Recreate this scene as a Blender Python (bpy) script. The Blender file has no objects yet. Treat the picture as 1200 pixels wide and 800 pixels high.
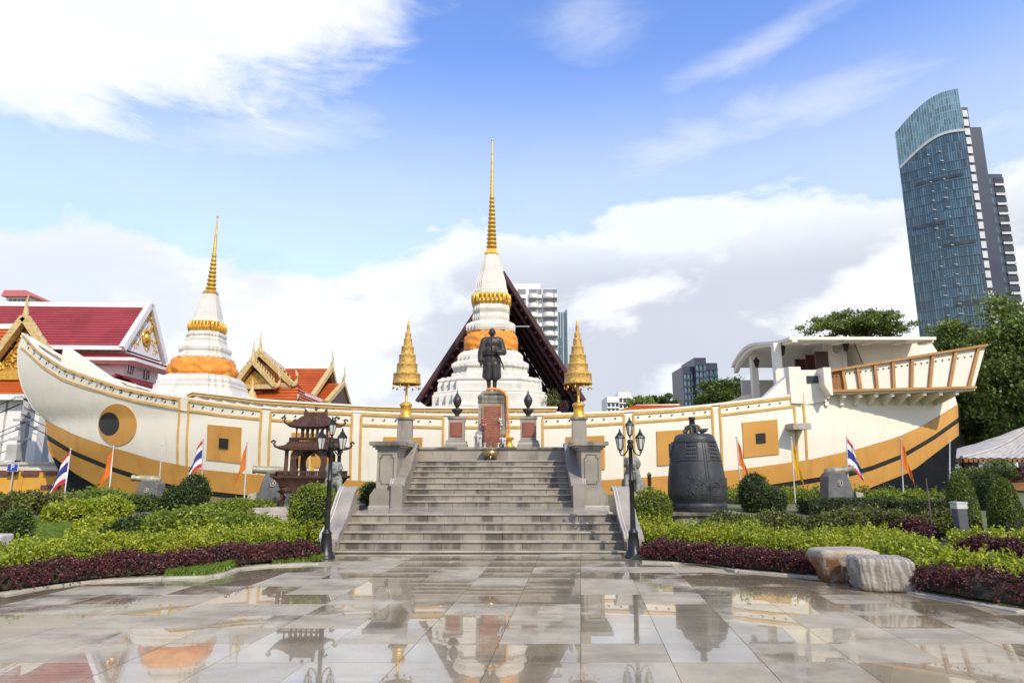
import bpy, bmesh, math, random
import numpy as np
from mathutils import Vector, Matrix, Euler
from mathutils import noise as mnoise

sc = bpy.context.scene
COL = sc.collection
R = math.radians
PI = math.pi
rng = np.random.default_rng(7)
random.seed(7)

# ------------------------------------------------------------------ camera
FPX, PITCH, EYE = 765.0, R(10.95), 1.6
cam_d = bpy.data.cameras.new("camera")
cam = bpy.data.objects.new("camera", cam_d)
COL.objects.link(cam)
cam_d.sensor_width = 36.0
cam_d.lens = FPX / 1200 * 36
cam_d.clip_start = 0.05
cam_d.clip_end = 6000
cam.location = (0, 0, EYE)
cam.rotation_euler = (R(90) + PITCH, 0, 0)
sc.camera = cam

CP, SP = math.cos(PITCH), math.sin(PITCH)
def pdir(px, py):
    dx, dy = (px - 600) / FPX, (400 - py) / FPX
    return Vector((dx, CP - dy * SP, SP + dy * CP))
def P(px, py, Y):
    """point at distance Y seen at photograph pixel px, py"""
    d = pdir(px, py); t = Y / d.y
    return Vector((d.x * t, Y, EYE + d.z * t))

# ------------------------------------------------------------------ light
SUN_EL, SUN_AZ = R(42), R(151)
sun_d = bpy.data.lights.new("sun", 'SUN')
sun = bpy.data.objects.new("sun", sun_d)
COL.objects.link(sun)
sun_d.energy = 2.9
sun_d.angle = R(0.6)
sun_d.color = (1.0, 0.90, 0.72)
sdir = Vector((math.sin(SUN_AZ) * math.cos(SUN_EL), math.cos(SUN_AZ) * math.cos(SUN_EL), math.sin(SUN_EL)))
sun.rotation_euler = sdir.to_track_quat('Z', 'Y').to_euler()

vs = sc.view_settings
vs.view_transform = 'Standard'
vs.look = 'None'
vs.exposure = 0.58
vs.gamma = 1.0
vs.use_curve_mapping = False

class NT:
    """small helper to write node maths as expressions"""
    def __init__(s, tree):
        s.t = tree; s.n = tree.nodes; s.l = tree.links
    def new(s, kind, **kw):
        nd = s.n.new(kind)
        for k, v in kw.items(): setattr(nd, k, v)
        return nd
    def put(s, sock, v):
        if isinstance(v, bpy.types.NodeSocket): s.l.new(v, sock)
        elif v is not None: sock.default_value = v
    def m(s, op, a, b=None, c=None, clamp=False):
        nd = s.n.new('ShaderNodeMath'); nd.operation = op; nd.use_clamp = clamp
        for i, v in enumerate((a, b, c)):
            if v is not None: s.put(nd.inputs[i], v)
        return nd.outputs[0]
    def smooth(s, x, a, b):
        nd = s.n.new('ShaderNodeMapRange'); nd.interpolation_type = 'SMOOTHSTEP'
        s.put(nd.inputs['Value'], x); s.put(nd.inputs['From Min'], a); s.put(nd.inputs['From Max'], b)
        return nd.outputs['Result']
    def mix(s, f, a, b, mode='MIX'):
        nd = s.n.new('ShaderNodeMix'); nd.data_type = 'RGBA'; nd.blend_type = mode
        s.put(nd.inputs[0], f)
        for i, v in ((6, a), (7, b)):
            if isinstance(v, bpy.types.NodeSocket): s.l.new(v, nd.inputs[i])
            else: nd.inputs[i].default_value = (*v[:3], 1)
        return nd.outputs[2]
    def noise(s, vec, scale, detail=4, rough=.5, dist=0.0):
        nd = s.n.new('ShaderNodeTexNoise')
        if vec is not None: s.l.new(vec, nd.inputs['Vector'])
        nd.inputs['Scale'].default_value = scale; nd.inputs['Detail'].default_value = detail
        nd.inputs['Roughness'].default_value = rough; nd.inputs['Distortion'].default_value = dist
        return nd.outputs['Fac']
    def mapping(s, vec, scale=(1, 1, 1), loc=(0, 0, 0), rot=(0, 0, 0)):
        nd = s.n.new('ShaderNodeMapping')
        s.l.new(vec, nd.inputs['Vector'])
        nd.inputs['Scale'].default_value = scale; nd.inputs['Location'].default_value = loc; nd.inputs['Rotation'].default_value = rot
        return nd.outputs[0]

# ------------------------------------------------------------------ sky with clouds
def build_world():
    w = bpy.data.worlds.new("World"); sc.world = w; w.use_nodes = True
    nt = NT(w.node_tree); nt.n.clear()
    out = nt.new('ShaderNodeOutputWorld'); bg = nt.new('ShaderNodeBackground')
    nt.l.new(bg.outputs[0], out.inputs[0])
    sky = nt.new('ShaderNodeTexSky'); sky.sky_type = 'NISHITA'; sky.sun_disc = False
    sky.sun_elevation = SUN_EL; sky.sun_rotation = SUN_AZ
    sky.air_density = 1.0; sky.dust_density = 0.3; sky.ozone_density = 2.0
    tc = nt.new('ShaderNodeTexCoord')
    sep = nt.new('ShaderNodeSeparateXYZ'); nt.l.new(tc.outputs['Generated'], sep.inputs[0])
    x, y, z = sep.outputs
    az = nt.m('ARCTAN2', x, y); el = nt.m('ARCSINE', z)
    def azel(px, py):
        d = pdir(px, py).normalized()
        return math.atan2(d.x, d.y), math.asin(d.z)
    def blob(px, py, sa, se, rot=0.0):
        a0, e0 = azel(px, py)
        da = nt.m('SUBTRACT', az, a0); de = nt.m('SUBTRACT', el, e0)
        c, s_ = math.cos(rot), math.sin(rot)
        u = nt.m('ADD', nt.m('MULTIPLY', da, c / sa), nt.m('MULTIPLY', de, s_ / sa))
        v = nt.m('ADD', nt.m('MULTIPLY', da, -s_ / se), nt.m('MULTIPLY', de, c / se))
        d2 = nt.m('ADD', nt.m('MULTIPLY', u, u), nt.m('MULTIPLY', v, v))
        return nt.m('POWER', 2.71828, nt.m('MULTIPLY', d2, -1.0))
    # noise in the direction sphere, flattened so clouds lie level
    v1 = nt.mapping(tc.outputs['Generated'], (1, 1, 2.1), (3.1, 1.7, .4))
    n1 = nt.noise(v1, 3.4, 11, .6, .25)
    v2 = nt.mapping(tc.outputs['Generated'], (1, 1, 3.4), (7.3, 4.7, 2.2), (0, R(-18), 0))
    n2 = nt.noise(v2, 5.5, 10, .66, .5)
    n3 = nt.noise(nt.mapping(tc.outputs['Generated'], (1, 1, 1.9), (1.3, 8.2, 5.5)), 3.4, 9, .55, .15)
    # cumulus bank low all round the horizon
    elw = nt.m('ADD', nt.m('ADD', el, nt.m('MULTIPLY', nt.m('SUBTRACT', n1, .5), .30)), nt.m('MULTIPLY', nt.smooth(az, .0, -.35), R(3.6)))
    bank = nt.smooth(elw, R(22.3), R(19.3))
    # high clouds
    hb = nt.m('MULTIPLY', blob(130, 5, .30, .115, .12), .92)
    hb = nt.m('ADD', hb, nt.m('MULTIPLY', blob(350, -20, .17, .08, 0), .50))
    hb = nt.m('ADD', hb, nt.m('MULTIPLY', blob(20, 120, .12, .07, -.3), .34))
    wb = nt.m('MULTIPLY', blob(300, 160, .26, .055, .2), .55)
    wb = nt.m('ADD', wb, nt.m('MULTIPLY', blob(880, 150, .34, .050, .10), .55))
    wb = nt.m('ADD', wb, nt.m('MULTIPLY', blob(900, 48, .20, .024, .22), .40))
    wb = nt.m('ADD', wb, nt.m('MULTIPLY', blob(1190, 145, .14, .04, 0), .50))
    wb = nt.m('ADD', wb, nt.m('MULTIPLY', blob(690, 20, .10, .06, 0), .40))
    hb = nt.m('ADD', hb, nt.m('MULTIPLY', blob(290, 160, .24, .050, .2), .22))
    hb = nt.m('ADD', hb, nt.m('MULTIPLY', blob(850, 155, .30, .050, .1), .12))
    hb = nt.m('ADD', hb, nt.m('MULTIPLY', blob(890, 48, .20, .024, .22), .12))
    hb = nt.m('ADD', hb, nt.m('MULTIPLY', blob(1190, 145, .14, .04, 0), .1))
    hb = nt.m('ADD', hb, nt.m('MULTIPLY', blob(690, 20, .09, .06, 0), .05))
    nn = nt.m('ADD', nt.m('MULTIPLY', n2, .55), nt.m('MULTIPLY', n1, .45))
    hd = nt.m('ADD', hb, nt.m('MULTIPLY', nt.m('SUBTRACT', nn, .5), 1.9))
    high = nt.smooth(hd, .18, .78)
    wisp_d = nt.m('ADD', wb, nt.m('MULTIPLY', nt.m('SUBTRACT', nn, .5), 1.1))
    high = nt.m('MAXIMUM', high, nt.m('MULTIPLY', nt.smooth(wisp_d, .05, .75), .62))
    # outside the picture the sky goes on with scattered cloud
    back = nt.m('MULTIPLY', nt.smooth(nt.m('MULTIPLY', y, -1.0), -.35, .3), nt.smooth(n1, .5, .66))
    top = nt.m('MULTIPLY', nt.smooth(el, R(44), R(62)), nt.smooth(n1, .48, .66))
    veil = nt.m('MULTIPLY', nt.smooth(el, R(36), R(21)), .42)
    # the bank
    mask = nt.m('MAXIMUM', nt.m('MAXIMUM', bank, high), nt.m('MAXIMUM', back, nt.m('MAXIMUM', top, veil)))
    # grey undersides
    g1 = nt.smooth(nt.m('ADD', n3, nt.m('MULTIPLY', nt.m('ADD', blob(840, 335, .26, .07, .25), blob(470, 420, .20, .06, 0)), .10)), .49, .585)
    lowz = nt.m('MULTIPLY', nt.smooth(el, R(21.5), R(15)), g1)
    shade = nt.m('MULTIPLY', lowz, nt.m('ADD', .35, nt.m('MULTIPLY', nt.smooth(az, -.35, .0), .55)))
    wisp = nt.smooth(n1, .32, .6)
    white = nt.mix(wisp, (6.3, 6.8, 7.7), (7.0, 7.15, 7.35))
    ccol = nt.mix(shade, white, (4.35, 4.65, 5.35))
    blue = nt.mix(1.0, sky.outputs[0], (1.55, 1.70, 2.20), 'MULTIPLY')
    fin = nt.mix(mask, blue, ccol)
    nt.l.new(fin, bg.inputs['Color'])
    bg.inputs['Strength'].default_value = 0.10
build_world()

# ------------------------------------------------------------------ materials
def mat(name, c1, c2=None, rough=.6, metal=0.0, scale=2.0, bump=.15, bscale=30.0, spec=.5,
        stain=0.0, stain_col=(.05, .045, .04), stain_scale=(2.2, 2.2, .35), island=0.0, objvar=0.0,
        coat=0.0, rough2=None, transl=0.0, speck=0.0, stain_lo=.5, stain_hi=.72, world=False):
    m = bpy.data.materials.new(name); m.use_nodes = True
    nt = NT(m.node_tree); nt.n.clear()
    out = nt.new('ShaderNodeOutputMaterial'); bs = nt.new('ShaderNodeBsdfPrincipled')
    tc = nt.new('ShaderNodeTexCoord'); oi = nt.new('ShaderNodeObjectInfo')
    co = tc.outputs['Object']
    off = nt.new('ShaderNodeVectorMath'); off.operation = 'ADD'
    nt.l.new(co, off.inputs[0])
    cmb = nt.new('ShaderNodeCombineXYZ'); r50 = nt.m('MULTIPLY', oi.outputs['Random'], 37.0)
    for i in range(3): nt.l.new(r50, cmb.inputs[i])
    nt.l.new(cmb.outputs[0], off.inputs[1])
    v = off.outputs[0]
    c2 = c2 or tuple(k * .8 for k in c1)
    n = nt.noise(v, scale, 5, .6)
    col = nt.mix(nt.smooth(n, .32, .68), c1, c2)
    if speck:
        sp = nt.noise(v, 140, 2, .6)
        col = nt.mix(nt.m('MULTIPLY', nt.smooth(sp, .55, .7), speck), col, tuple(k * .35 for k in c1))
    if stain:
        sv = nt.new('ShaderNodeNewGeometry').outputs['Position'] if world else v
        sn = nt.noise(nt.mapping(sv, stain_scale), 1.0, 6, .62)
        col = nt.mix(nt.m('MULTIPLY', nt.smooth(sn, stain_lo, stain_hi), stain), col, stain_col)
    if island:
        ge = nt.new('ShaderNodeNewGeometry')
        k = nt.m('ADD', 1.0 - island, nt.m('MULTIPLY', ge.outputs['Random Per Island'], island * 2))
        hv = nt.new('ShaderNodeHueSaturation'); nt.put(hv.inputs['Value'], k); nt.l.new(col, hv.inputs['Color']); col = hv.outputs[0]
    if objvar:
        k = nt.m('ADD', 1.0 - objvar, nt.m('MULTIPLY', oi.outputs['Random'], objvar * 2))
        hv = nt.new('ShaderNodeHueSaturation'); nt.put(hv.inputs['Value'], k); nt.l.new(col, hv.inputs['Color']); col = hv.outputs[0]
    nt.l.new(col, bs.inputs['Base Color'])
    if rough2 is not None:
        rr = nt.m('ADD', rough, nt.m('MULTIPLY', nt.smooth(nt.noise(v, scale * 2.3, 4), .35, .65), rough2 - rough))
        nt.l.new(rr, bs.inputs['Roughness'])
    else: bs.inputs['Roughness'].default_value = rough
    bs.inputs['Metallic'].default_value = metal
    bs.inputs['Specular IOR Level'].default_value = spec
    if coat: bs.inputs['Coat Weight'].default_value = coat; bs.inputs['Coat Roughness'].default_value = .08
    if bump:
        b = nt.new('ShaderNodeBump'); b.inputs['Strength'].default_value = bump; b.inputs['Distance'].default_value = .02
        nt.l.new(nt.noise(v, bscale, 4, .6), b.inputs['Height']); nt.l.new(b.outputs[0], bs.inputs['Normal'])
    sh = bs.outputs[0]
    if transl:
        tr = nt.new('ShaderNodeBsdfTranslucent'); mx = nt.new('ShaderNodeMixShader')
        nt.l.new(col, tr.inputs['Color']); mx.inputs[0].default_value = transl
        nt.l.new(sh, mx.inputs[1]); nt.l.new(tr.outputs[0], mx.inputs[2]); sh = mx.outputs[0]
    nt.l.new(sh, out.inputs[0])
    return m

M = {}
M['white'] = mat('white_paint', (.79, .73, .61), (.75, .69, .57), .55, scale=.6, bump=.08, bscale=8, stain=.26, stain_col=(.47, .41, .31), stain_scale=(2.2, 2.2, .2), stain_lo=.50, stain_hi=.78)
M['whitewash'] = mat('whitewash', (.64, .61, .54), (.56, .53, .46), .6, scale=1.2, bump=.15, bscale=10, stain=.42, stain_col=(.30, .27, .22), stain_scale=(2.6, 2.6, .4), stain_lo=.5, stain_hi=.74)
M['ochre'] = mat('ochre_paint', (.57, .29, .065), (.50, .245, .05), .45, scale=.7, bump=.04, bscale=8, stain=.35, stain_col=(.34, .16, .035), stain_scale=(2.0, 2.0, .2))
M['gilt'] = mat('gilt_line', (.62, .38, .10), (.50, .29, .07), .4, scale=3, bump=.05)
M['tar'] = mat('tarred_planks', (.008, .009, .013), (.014, .015, .019), .8, spec=.12, scale=1.5, bump=.2, bscale=14)
M['black'] = mat('black_paint', (.012, .012, .014), (.02, .02, .022), .4, bump=.03)
M['gold'] = mat('gold_leaf', (.78, .46, .08), (.62, .33, .05), .34, .55, scale=6, bump=.35, bscale=45)
M['goldorn'] = mat('gilded_ornament', (.74, .43, .08), (.33, .15, .02), .38, .35, scale=9, bump=1.0, bscale=16)
M['goldcloth'] = mat('gold_brocade', (.72, .46, .12), (.40, .22, .04), .42, .35, scale=16, bump=.9, bscale=60)
M['orangecloth'] = mat('orange_cloth', (.76, .29, .035), (.62, .20, .02), .75, scale=2.5, bump=.8, bscale=5)
M['stone'] = mat('grey_granite', (.32, .285, .235), (.24, .212, .17), .5, scale=1.6, bump=.2, bscale=60, world=True, stain=.6, stain_col=(.075, .064, .05), stain_scale=(1.8, 1.8, .45), speck=.35, objvar=.10, rough2=.3, stain_lo=.5, stain_hi=.7)
M['stonewet'] = mat('wet_granite', (.305, .27, .215), (.205, .18, .14), .38, scale=1.2, bump=.2, bscale=60, stain=.78, stain_col=(.05, .043, .033), stain_scale=(1.7, .5, .35), speck=.35, objvar=.16, rough2=.2, stain_lo=.46, stain_hi=.60, world=True)
M['stonetop'] = mat('worn_tread', (.42, .37, .295), (.28, .243, .19), .32, scale=2.2, bump=.12, bscale=50, stain=.4, stain_col=(.1, .09, .075), stain_scale=(1.2, 1.2, 1), speck=.25, rough2=.16, coat=.4)
M['stonepale'] = mat('pale_stone', (.46, .415, .345), (.33, .295, .24), .6, scale=3, bump=.3, bscale=40, stain=.35, stain_col=(.14, .125, .1), speck=.3)
M['lionstone'] = mat('carved_stone', (.30, .31, .275), (.16, .165, .145), .7, scale=9, bump=.5, bscale=40, stain=.5, stain_col=(.09, .095, .08), stain_scale=(6, 6, 3))
M['bronze'] = mat('dark_bronze', (.032, .029, .027), (.058, .052, .046), .48, .35, scale=4, bump=.2, bscale=30)
M['bell'] = mat('bell_bronze', (.030, .032, .034), (.052, .054, .054), .5, .3, scale=3, bump=.25, bscale=28, stain=.35, stain_col=(.085, .09, .085), stain_scale=(4, 4, .8))
M['rust'] = mat('brown_iron', (.115, .052, .033), (.06, .028, .018), .5, .3, scale=5, bump=.3, bscale=40)
M['redgranite'] = mat('red_granite', (.27, .085, .05), (.19, .055, .035), .35, scale=8, bump=.1, speck=.4)
M['engrave'] = mat('gilt_engraving', (.52, .30, .14), None, .5)
M['iron'] = mat('black_iron', (.014, .014, .015), (.025, .024, .023), .38, .3, scale=6, bump=.1)
M['brass'] = mat('old_brass', (.42, .32, .16), (.26, .19, .09), .32, .75, scale=6, bump=.1)
M['tan'] = mat('tan_painted_wood', (.44, .22, .065), (.37, .175, .05), .5, scale=3, bump=.2, bscale=25)
M['brown'] = mat('brown_wood', (.30, .135, .04), (.22, .09, .025), .5, scale=3, bump=.2, bscale=25)
M['darkdoor'] = mat('maroon_door', (.075, .018, .014), (.05, .012, .01), .45)
M['maroon'] = mat('maroon_boards', (.065, .011, .012), (.035, .007, .007), .5, scale=2, bump=.3, bscale=20)
M['redcloth'] = mat('flag_red', (.55, .025, .03), None, .8); M['whitecloth'] = mat('flag_white', (.75, .75, .75), None, .8)
M['bluecloth'] = mat('flag_blue', (.03, .035, .22), None, .8)
M['saffron'] = mat('flag_orange', (.80, .22, .03), (.72, .18, .02), .8, transl=.3); M['yellowcloth'] = mat('flag_yellow', (.85, .52, .03), (.75, .42, .02), .8, transl=.3)
M['pole'] = mat('pale_pole', (.6, .6, .58), None, .4, .2)
M['grass'] = mat('grass_blade', (.17, .26, .035), (.12, .20, .022), .6, scale=1.2, bump=0, island=.25, transl=.3)
M['soil'] = mat('garden_soil', (.13, .15, .045), (.09, .085, .04), .9, scale=1.5, bump=.5, bscale=20)
M['lime'] = mat('lime_leaf', (.40, .42, .030), (.25, .33, .022), .5, scale=1.6, bump=0, island=.35, transl=.35)
M['limemid'] = mat('fresh_leaf', (.25, .30, .026), (.13, .19, .016), .45, scale=1.8, bump=0, island=.35, transl=.3)
M['purple'] = mat('purple_leaf', (.13, .036, .036), (.065, .022, .020), .5, scale=2.0, bump=0, island=.45, transl=.2)
M['green'] = mat('green_leaf', (.16, .225, .035), (.075, .115, .020), .45, scale=1.5, bump=0, island=.4, transl=.25)
M['dark'] = mat('dark_leaf', (.07, .115, .020), (.035, .06, .012), .45, scale=1.5, bump=0, island=.45, transl=.2)
M['brownleaf'] = mat('olive_leaf', (.17, .19, .032), (.08, .085, .020), .5, scale=2.2, bump=0, island=.4, transl=.25)
M['conegreen'] = mat('cone_leaf', (.20, .26, .035), (.10, .145, .02), .5, scale=1.5, bump=0, island=.45, transl=.3)
M['tree'] = mat('tree_leaf', (.16, .21, .040), (.09, .135, .026), .5, scale=.5, bump=0, island=.45, transl=.42)
M['tree2'] = mat('light_tree_leaf', (.23, .28, .05), (.13, .185, .034), .5, scale=.5, bump=0, island=.45, transl=.42)
M['shade_core_stem'] = mat('shade_core_and_stems', (.022, .024, .010), None, .9, bump=0)  # near black: hedge cores stand in for shade between leaves; also deck shrub stems
M['bark'] = mat('bark', (.13, .10, .07), (.07, .055, .04), .85, scale=4, bump=.6, bscale=20)
M['redtile'] = mat('red_roof', (.36, .058, .066), (.29, .045, .05), .45, scale=.5, bump=.1)
M['orangetile'] = mat('orange_roof', (.52, .125, .025), (.42, .085, .018), .42, scale=.5, bump=.12, objvar=.06)
M['trim'] = mat('roof_trim', (.62, .47, .22), (.46, .30, .10), .5, scale=6, bump=.3, bscale=20)
M['plaster'] = mat('white_plaster', (.78, .77, .74), (.72, .70, .67), .6, scale=.5, bump=.05, stain=.15, stain_col=(.4, .38, .34))
M['yellowwall'] = mat('yellow_hoarding', (.62, .34, .05), (.55, .27, .035), .55, scale=.7, bump=.05, stain=.2, stain_col=(.4, .2, .03))
M['palewindow'] = mat('pale_window', (.17, .19, .21), (.24, .26, .28), .3, scale=.3, bump=0)  # paler grey window tone for the white apartment tower
M['window'] = mat('window_glass', (.03, .04, .05), (.06, .075, .085), .08, scale=.3, bump=0)
M['glass'] = mat('tower_glass', (.045, .105, .138), (.085, .165, .195), .12, .1, scale=.06, bump=0, island=.55, spec=.8)
M['glass2'] = mat('pale_tower_glass', (.10, .21, .24), (.16, .29, .31), .12, .2, scale=.1, bump=0, island=.4, spec=.8)
M['crownglass'] = mat('crown_glass', (.10, .22, .25), (.15, .29, .31), .15, .2, scale=.08, bump=0, island=.35, spec=.8)
M['frame'] = mat('tower_frame', (.13, .18, .21), (.10, .14, .165), .4, .2, scale=.2, bump=0)
M['greyframe'] = mat('pale_frame', (.60, .61, .62), None, .5, bump=0)
M['slate'] = mat('slate_cladding', (.036, .044, .075), (.028, .034, .058), .4, scale=.2, bump=0)
M['concrete'] = mat('concrete', (.42, .41, .39), (.33, .32, .30), .7, scale=1.5, bump=.2)
M['rooftile'] = mat('pale_roof_tile', (.40, .37, .34), (.31, .285, .26), .6, scale=2, bump=.2)
M['lampglass'] = mat('lamp_glass', (.55, .56, .52), (.45, .46, .42), .12, scale=4, bump=0, spec=.6)
M['signblue'] = mat('sign_blue', (.03, .06, .38), None, .4, bump=0)
M['signwhite'] = mat('sign_white', (.85, .85, .85), None, .4, bump=0)
M['marble'] = mat('striped_marble', (.52, .49, .44), (.40, .37, .33), .6, scale=2, bump=.3)
M['ground'] = mat('far_ground', (.10, .11, .06), (.13, .12, .09), .9, scale=.05, bump=.2)

# ------------------------------------------------------------------ object helpers
def tag(o, label=None, cat=None, group=None, kind=None):
    if label: o['label'] = label
    if cat: o['category'] = cat
    if group: o['group'] = group
    if kind: o['kind'] = kind
    return o
def thing(name, label, cat, loc=(0, 0, 0), group=None):
    o = bpy.data.objects.new(name, None); COL.objects.link(o)
    o.empty_display_size = .2; o.location = loc
    return tag(o, label, cat, group)
def woff(o):
    v = Vector((0, 0, 0))
    while o is not None: v = v + Vector(o.location); o = o.parent
    return v
def link(name, me, parent=None):
    o = bpy.data.objects.new(name, me); COL.objects.link(o)
    if parent is not None: o.parent = parent
    return o
def copy_tree(o, parent=None):
    c = o.copy(); COL.objects.link(c)
    if parent is not None: c.parent = parent
    for ch in list(o.children): copy_tree(ch, c)
    return c

class MB:
    """collects geometry in world coordinates and links it as one mesh object"""
    def __init__(s): s.v = []; s.f = []; s.mi = []; s.cur = 0; s.sm = []
    def add(s, vs_, fs, smooth=False):
        b = len(s.v); s.v += [tuple(p) for p in vs_]
        for f in fs:
            s.f.append(tuple(b + i for i in f)); s.mi.append(s.cur); s.sm.append(smooth)
        return s
    def box(s, c, d, rz=0.0, taper=1.0):
        x, y, z = d[0] / 2, d[1] / 2, d[2] / 2
        cr, sr = math.cos(rz), math.sin(rz); pts = []
        for k, t in ((-1, 1.0), (1, taper)):
            for sx, sy in ((-1, -1), (1, -1), (1, 1), (-1, 1)):
                px, py = sx * x * t, sy * y * t
                pts.append((c[0] + px * cr - py * sr, c[1] + px * sr + py * cr, c[2] + k * z))
        return s.add(pts, [(0, 3, 2, 1), (4, 5, 6, 7), (0, 1, 5, 4), (1, 2, 6, 5), (2, 3, 7, 6), (3, 0, 4, 7)])
    def bb(s, x0, x1, y0, y1, z0, z1): return s.box(((x0 + x1) / 2, (y0 + y1) / 2, (z0 + z1) / 2), (x1 - x0, y1 - y0, z1 - z0))
    def tube(s, pts, rad, n=8, cap=True):
        pts = [Vector(p) for p in pts]
        if not hasattr(rad, '__len__'): rad = [rad] * len(pts)
        ring = []; up = Vector((0, 0, 1))
        for i, p in enumerate(pts):
            d = (pts[min(i + 1, len(pts) - 1)] - pts[max(i - 1, 0)])
            d = d.normalized() if d.length > 1e-9 else Vector((0, 0, 1))
            a = d.cross(up)
            if a.length < .05: a = d.cross(Vector((0, 1, 0)))
            a.normalize(); b = d.cross(a)
            ring.append([p + (a * math.cos(2 * PI * k / n) + b * math.sin(2 * PI * k / n)) * rad[i] for k in range(n)])
        vs_ = [q for r in ring for q in r]; fs = []
        for i in range(len(pts) - 1):
            for k in range(n):
                fs.append((i * n + k, i * n + (k + 1) % n, (i + 1) * n + (k + 1) % n, (i + 1) * n + k))
        s.add(vs_, fs, True)
        if cap: s.add(ring[0], [tuple(range(n))]); s.add(ring[-1], [tuple(reversed(range(n)))])
        return s
    def lathe(s, c, prof, n=24, smooth=True, shape=None, cap=True):
        """prof: list of (radius, z); shape: optional unit outline [(x, y)] used instead of a circle"""
        sh = shape or [(math.cos(2 * PI * k / n), math.sin(2 * PI * k / n)) for k in range(n)]
        n = len(sh); vs_ = []; fs = []
        for r, z in prof:
            vs_ += [(c[0] + a * r, c[1] + b * r, c[2] + z) for a, b in sh]
        for i in range(len(prof) - 1):
            for k in range(n): fs.append((i * n + k, i * n + (k + 1) % n, (i + 1) * n + (k + 1) % n, (i + 1) * n + k))
        s.add(vs_, fs, smooth)
        if cap:
            s.add(vs_[-n:], [tuple(range(n))]); s.add(vs_[:n], [tuple(reversed(range(n)))])
        return s
    def prism(s, poly, ax, t0, t1):
        """polygon in the plane normal to axis ax (0 x, 1 y, 2 z), extruded t0..t1"""
        def mk(p, t):
            if ax == 0: return (t, p[0], p[1])
            if ax == 1: return (p[0], t, p[1])
            return (p[0], p[1], t)
        n = len(poly); vs_ = [mk(p, t0) for p in poly] + [mk(p, t1) for p in poly]
        return s.add(vs_, [tuple(range(n)), tuple(range(2 * n - 1, n - 1, -1))] + [(i, n + i, n + (i + 1) % n, (i + 1) % n) for i in range(n)])
    def slab(s, pts, th):
        """a flat or bent sheet of corner points given a thickness along its normal (downwards)"""
        pts = [Vector(p) for p in pts]
        nr = (pts[1] - pts[0]).cross(pts[2] - pts[0]).normalized()
        if nr.z < 0: nr = -nr
        n = len(pts); lo = [p - nr * th for p in pts]
        return s.add(pts + lo, [tuple(range(n)), tuple(range(2 * n - 1, n - 1, -1))] + [(i, n + i, n + (i + 1) % n, (i + 1) % n) for i in range(n)])
    def beam(s, a, b, w, h):
        a, b = Vector(a), Vector(b); d = (b - a).normalized(); up = Vector((0, 0, 1))
        sd = d.cross(up)
        if sd.length < .02: sd = Vector((1, 0, 0))
        sd.normalize(); u = sd.cross(d).normalized()
        vs_ = [p + sd * (x * w / 2) + u * (y * h / 2) for p in (a, b) for x, y in ((-1, -1), (1, -1), (1, 1), (-1, 1))]
        return s.add(vs_, [(3, 2, 1, 0), (4, 5, 6, 7), (0, 1, 5, 4), (1, 2, 6, 5), (2, 3, 7, 6), (3, 0, 4, 7)])
    def sphere(s, c, r, n=10, m=7):
        if not hasattr(r, '__len__'): r = (r, r, r)
        prof = [(math.sin(PI * i / m), -math.cos(PI * i / m)) for i in range(m + 1)]
        vs_ = []; fs = []
        for a, z in prof: vs_ += [(c[0] + r[0] * a * math.cos(2 * PI * k / n), c[1] + r[1] * a * math.sin(2 * PI * k / n), c[2] + r[2] * z) for k in range(n)]
        for i in range(m):
            for k in range(n): fs.append((i * n + k, i * n + (k + 1) % n, (i + 1) * n + (k + 1) % n, (i + 1) * n + k))
        return s.add(vs_, fs, True)
    def build(s, name, ma, parent=None, fix=True, kind=None, bevel=0.0):
        o = woff(parent) if parent is not None else Vector((0, 0, 0))
        me = bpy.data.meshes.new(name)
        me.from_pydata([(p[0] - o.x, p[1] - o.y, p[2] - o.z) for p in s.v], [], s.f)
        for m_ in (ma if isinstance(ma, (list, tuple)) else [ma]): me.materials.append(m_)
        me.polygons.foreach_set('material_index', s.mi); me.polygons.foreach_set('use_smooth', s.sm)
        if fix:
            bm = bmesh.new(); bm.from_mesh(me)
            bmesh.ops.recalc_face_normals(bm, faces=bm.faces)
            if bevel:
                bmesh.ops.remove_doubles(bm, verts=bm.verts, dist=1e-5)
                bmesh.ops.bevel(bm, geom=list(bm.edges), offset=bevel, segments=1, affect='EDGES', clamp_overlap=True)
            bm.to_mesh(me); bm.free()
        me.update()
        ob = link(name, me, parent)
        if kind: ob['kind'] = kind
        return ob

def np_mesh(name, verts, quads, mats, mi=None, parent=None, smooth=False):
    o = woff(parent) if parent is not None else Vector((0, 0, 0))
    me = bpy.data.meshes.new(name)
    v = np.asarray(verts, dtype=np.float32) - np.array(o, dtype=np.float32); q = np.asarray(quads, dtype=np.int32)
    me.vertices.add(len(v)); me.vertices.foreach_set('co', v.ravel())
    me.loops.add(q.size); me.loops.foreach_set('vertex_index', q.ravel())
    me.polygons.add(len(q)); me.polygons.foreach_set('loop_start', np.arange(len(q), dtype=np.int32) * 4)
    me.polygons.foreach_set('loop_total', np.full(len(q), 4, dtype=np.int32))
    for m_ in mats: me.materials.append(m_)
    if mi is not None: me.polygons.foreach_set('material_index', np.asarray(mi, dtype=np.int32))
    if smooth: me.polygons.foreach_set('use_smooth', np.ones(len(q), dtype=bool))
    me.update(calc_edges=True); me.validate()
    return link(name, me, parent)

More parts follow.
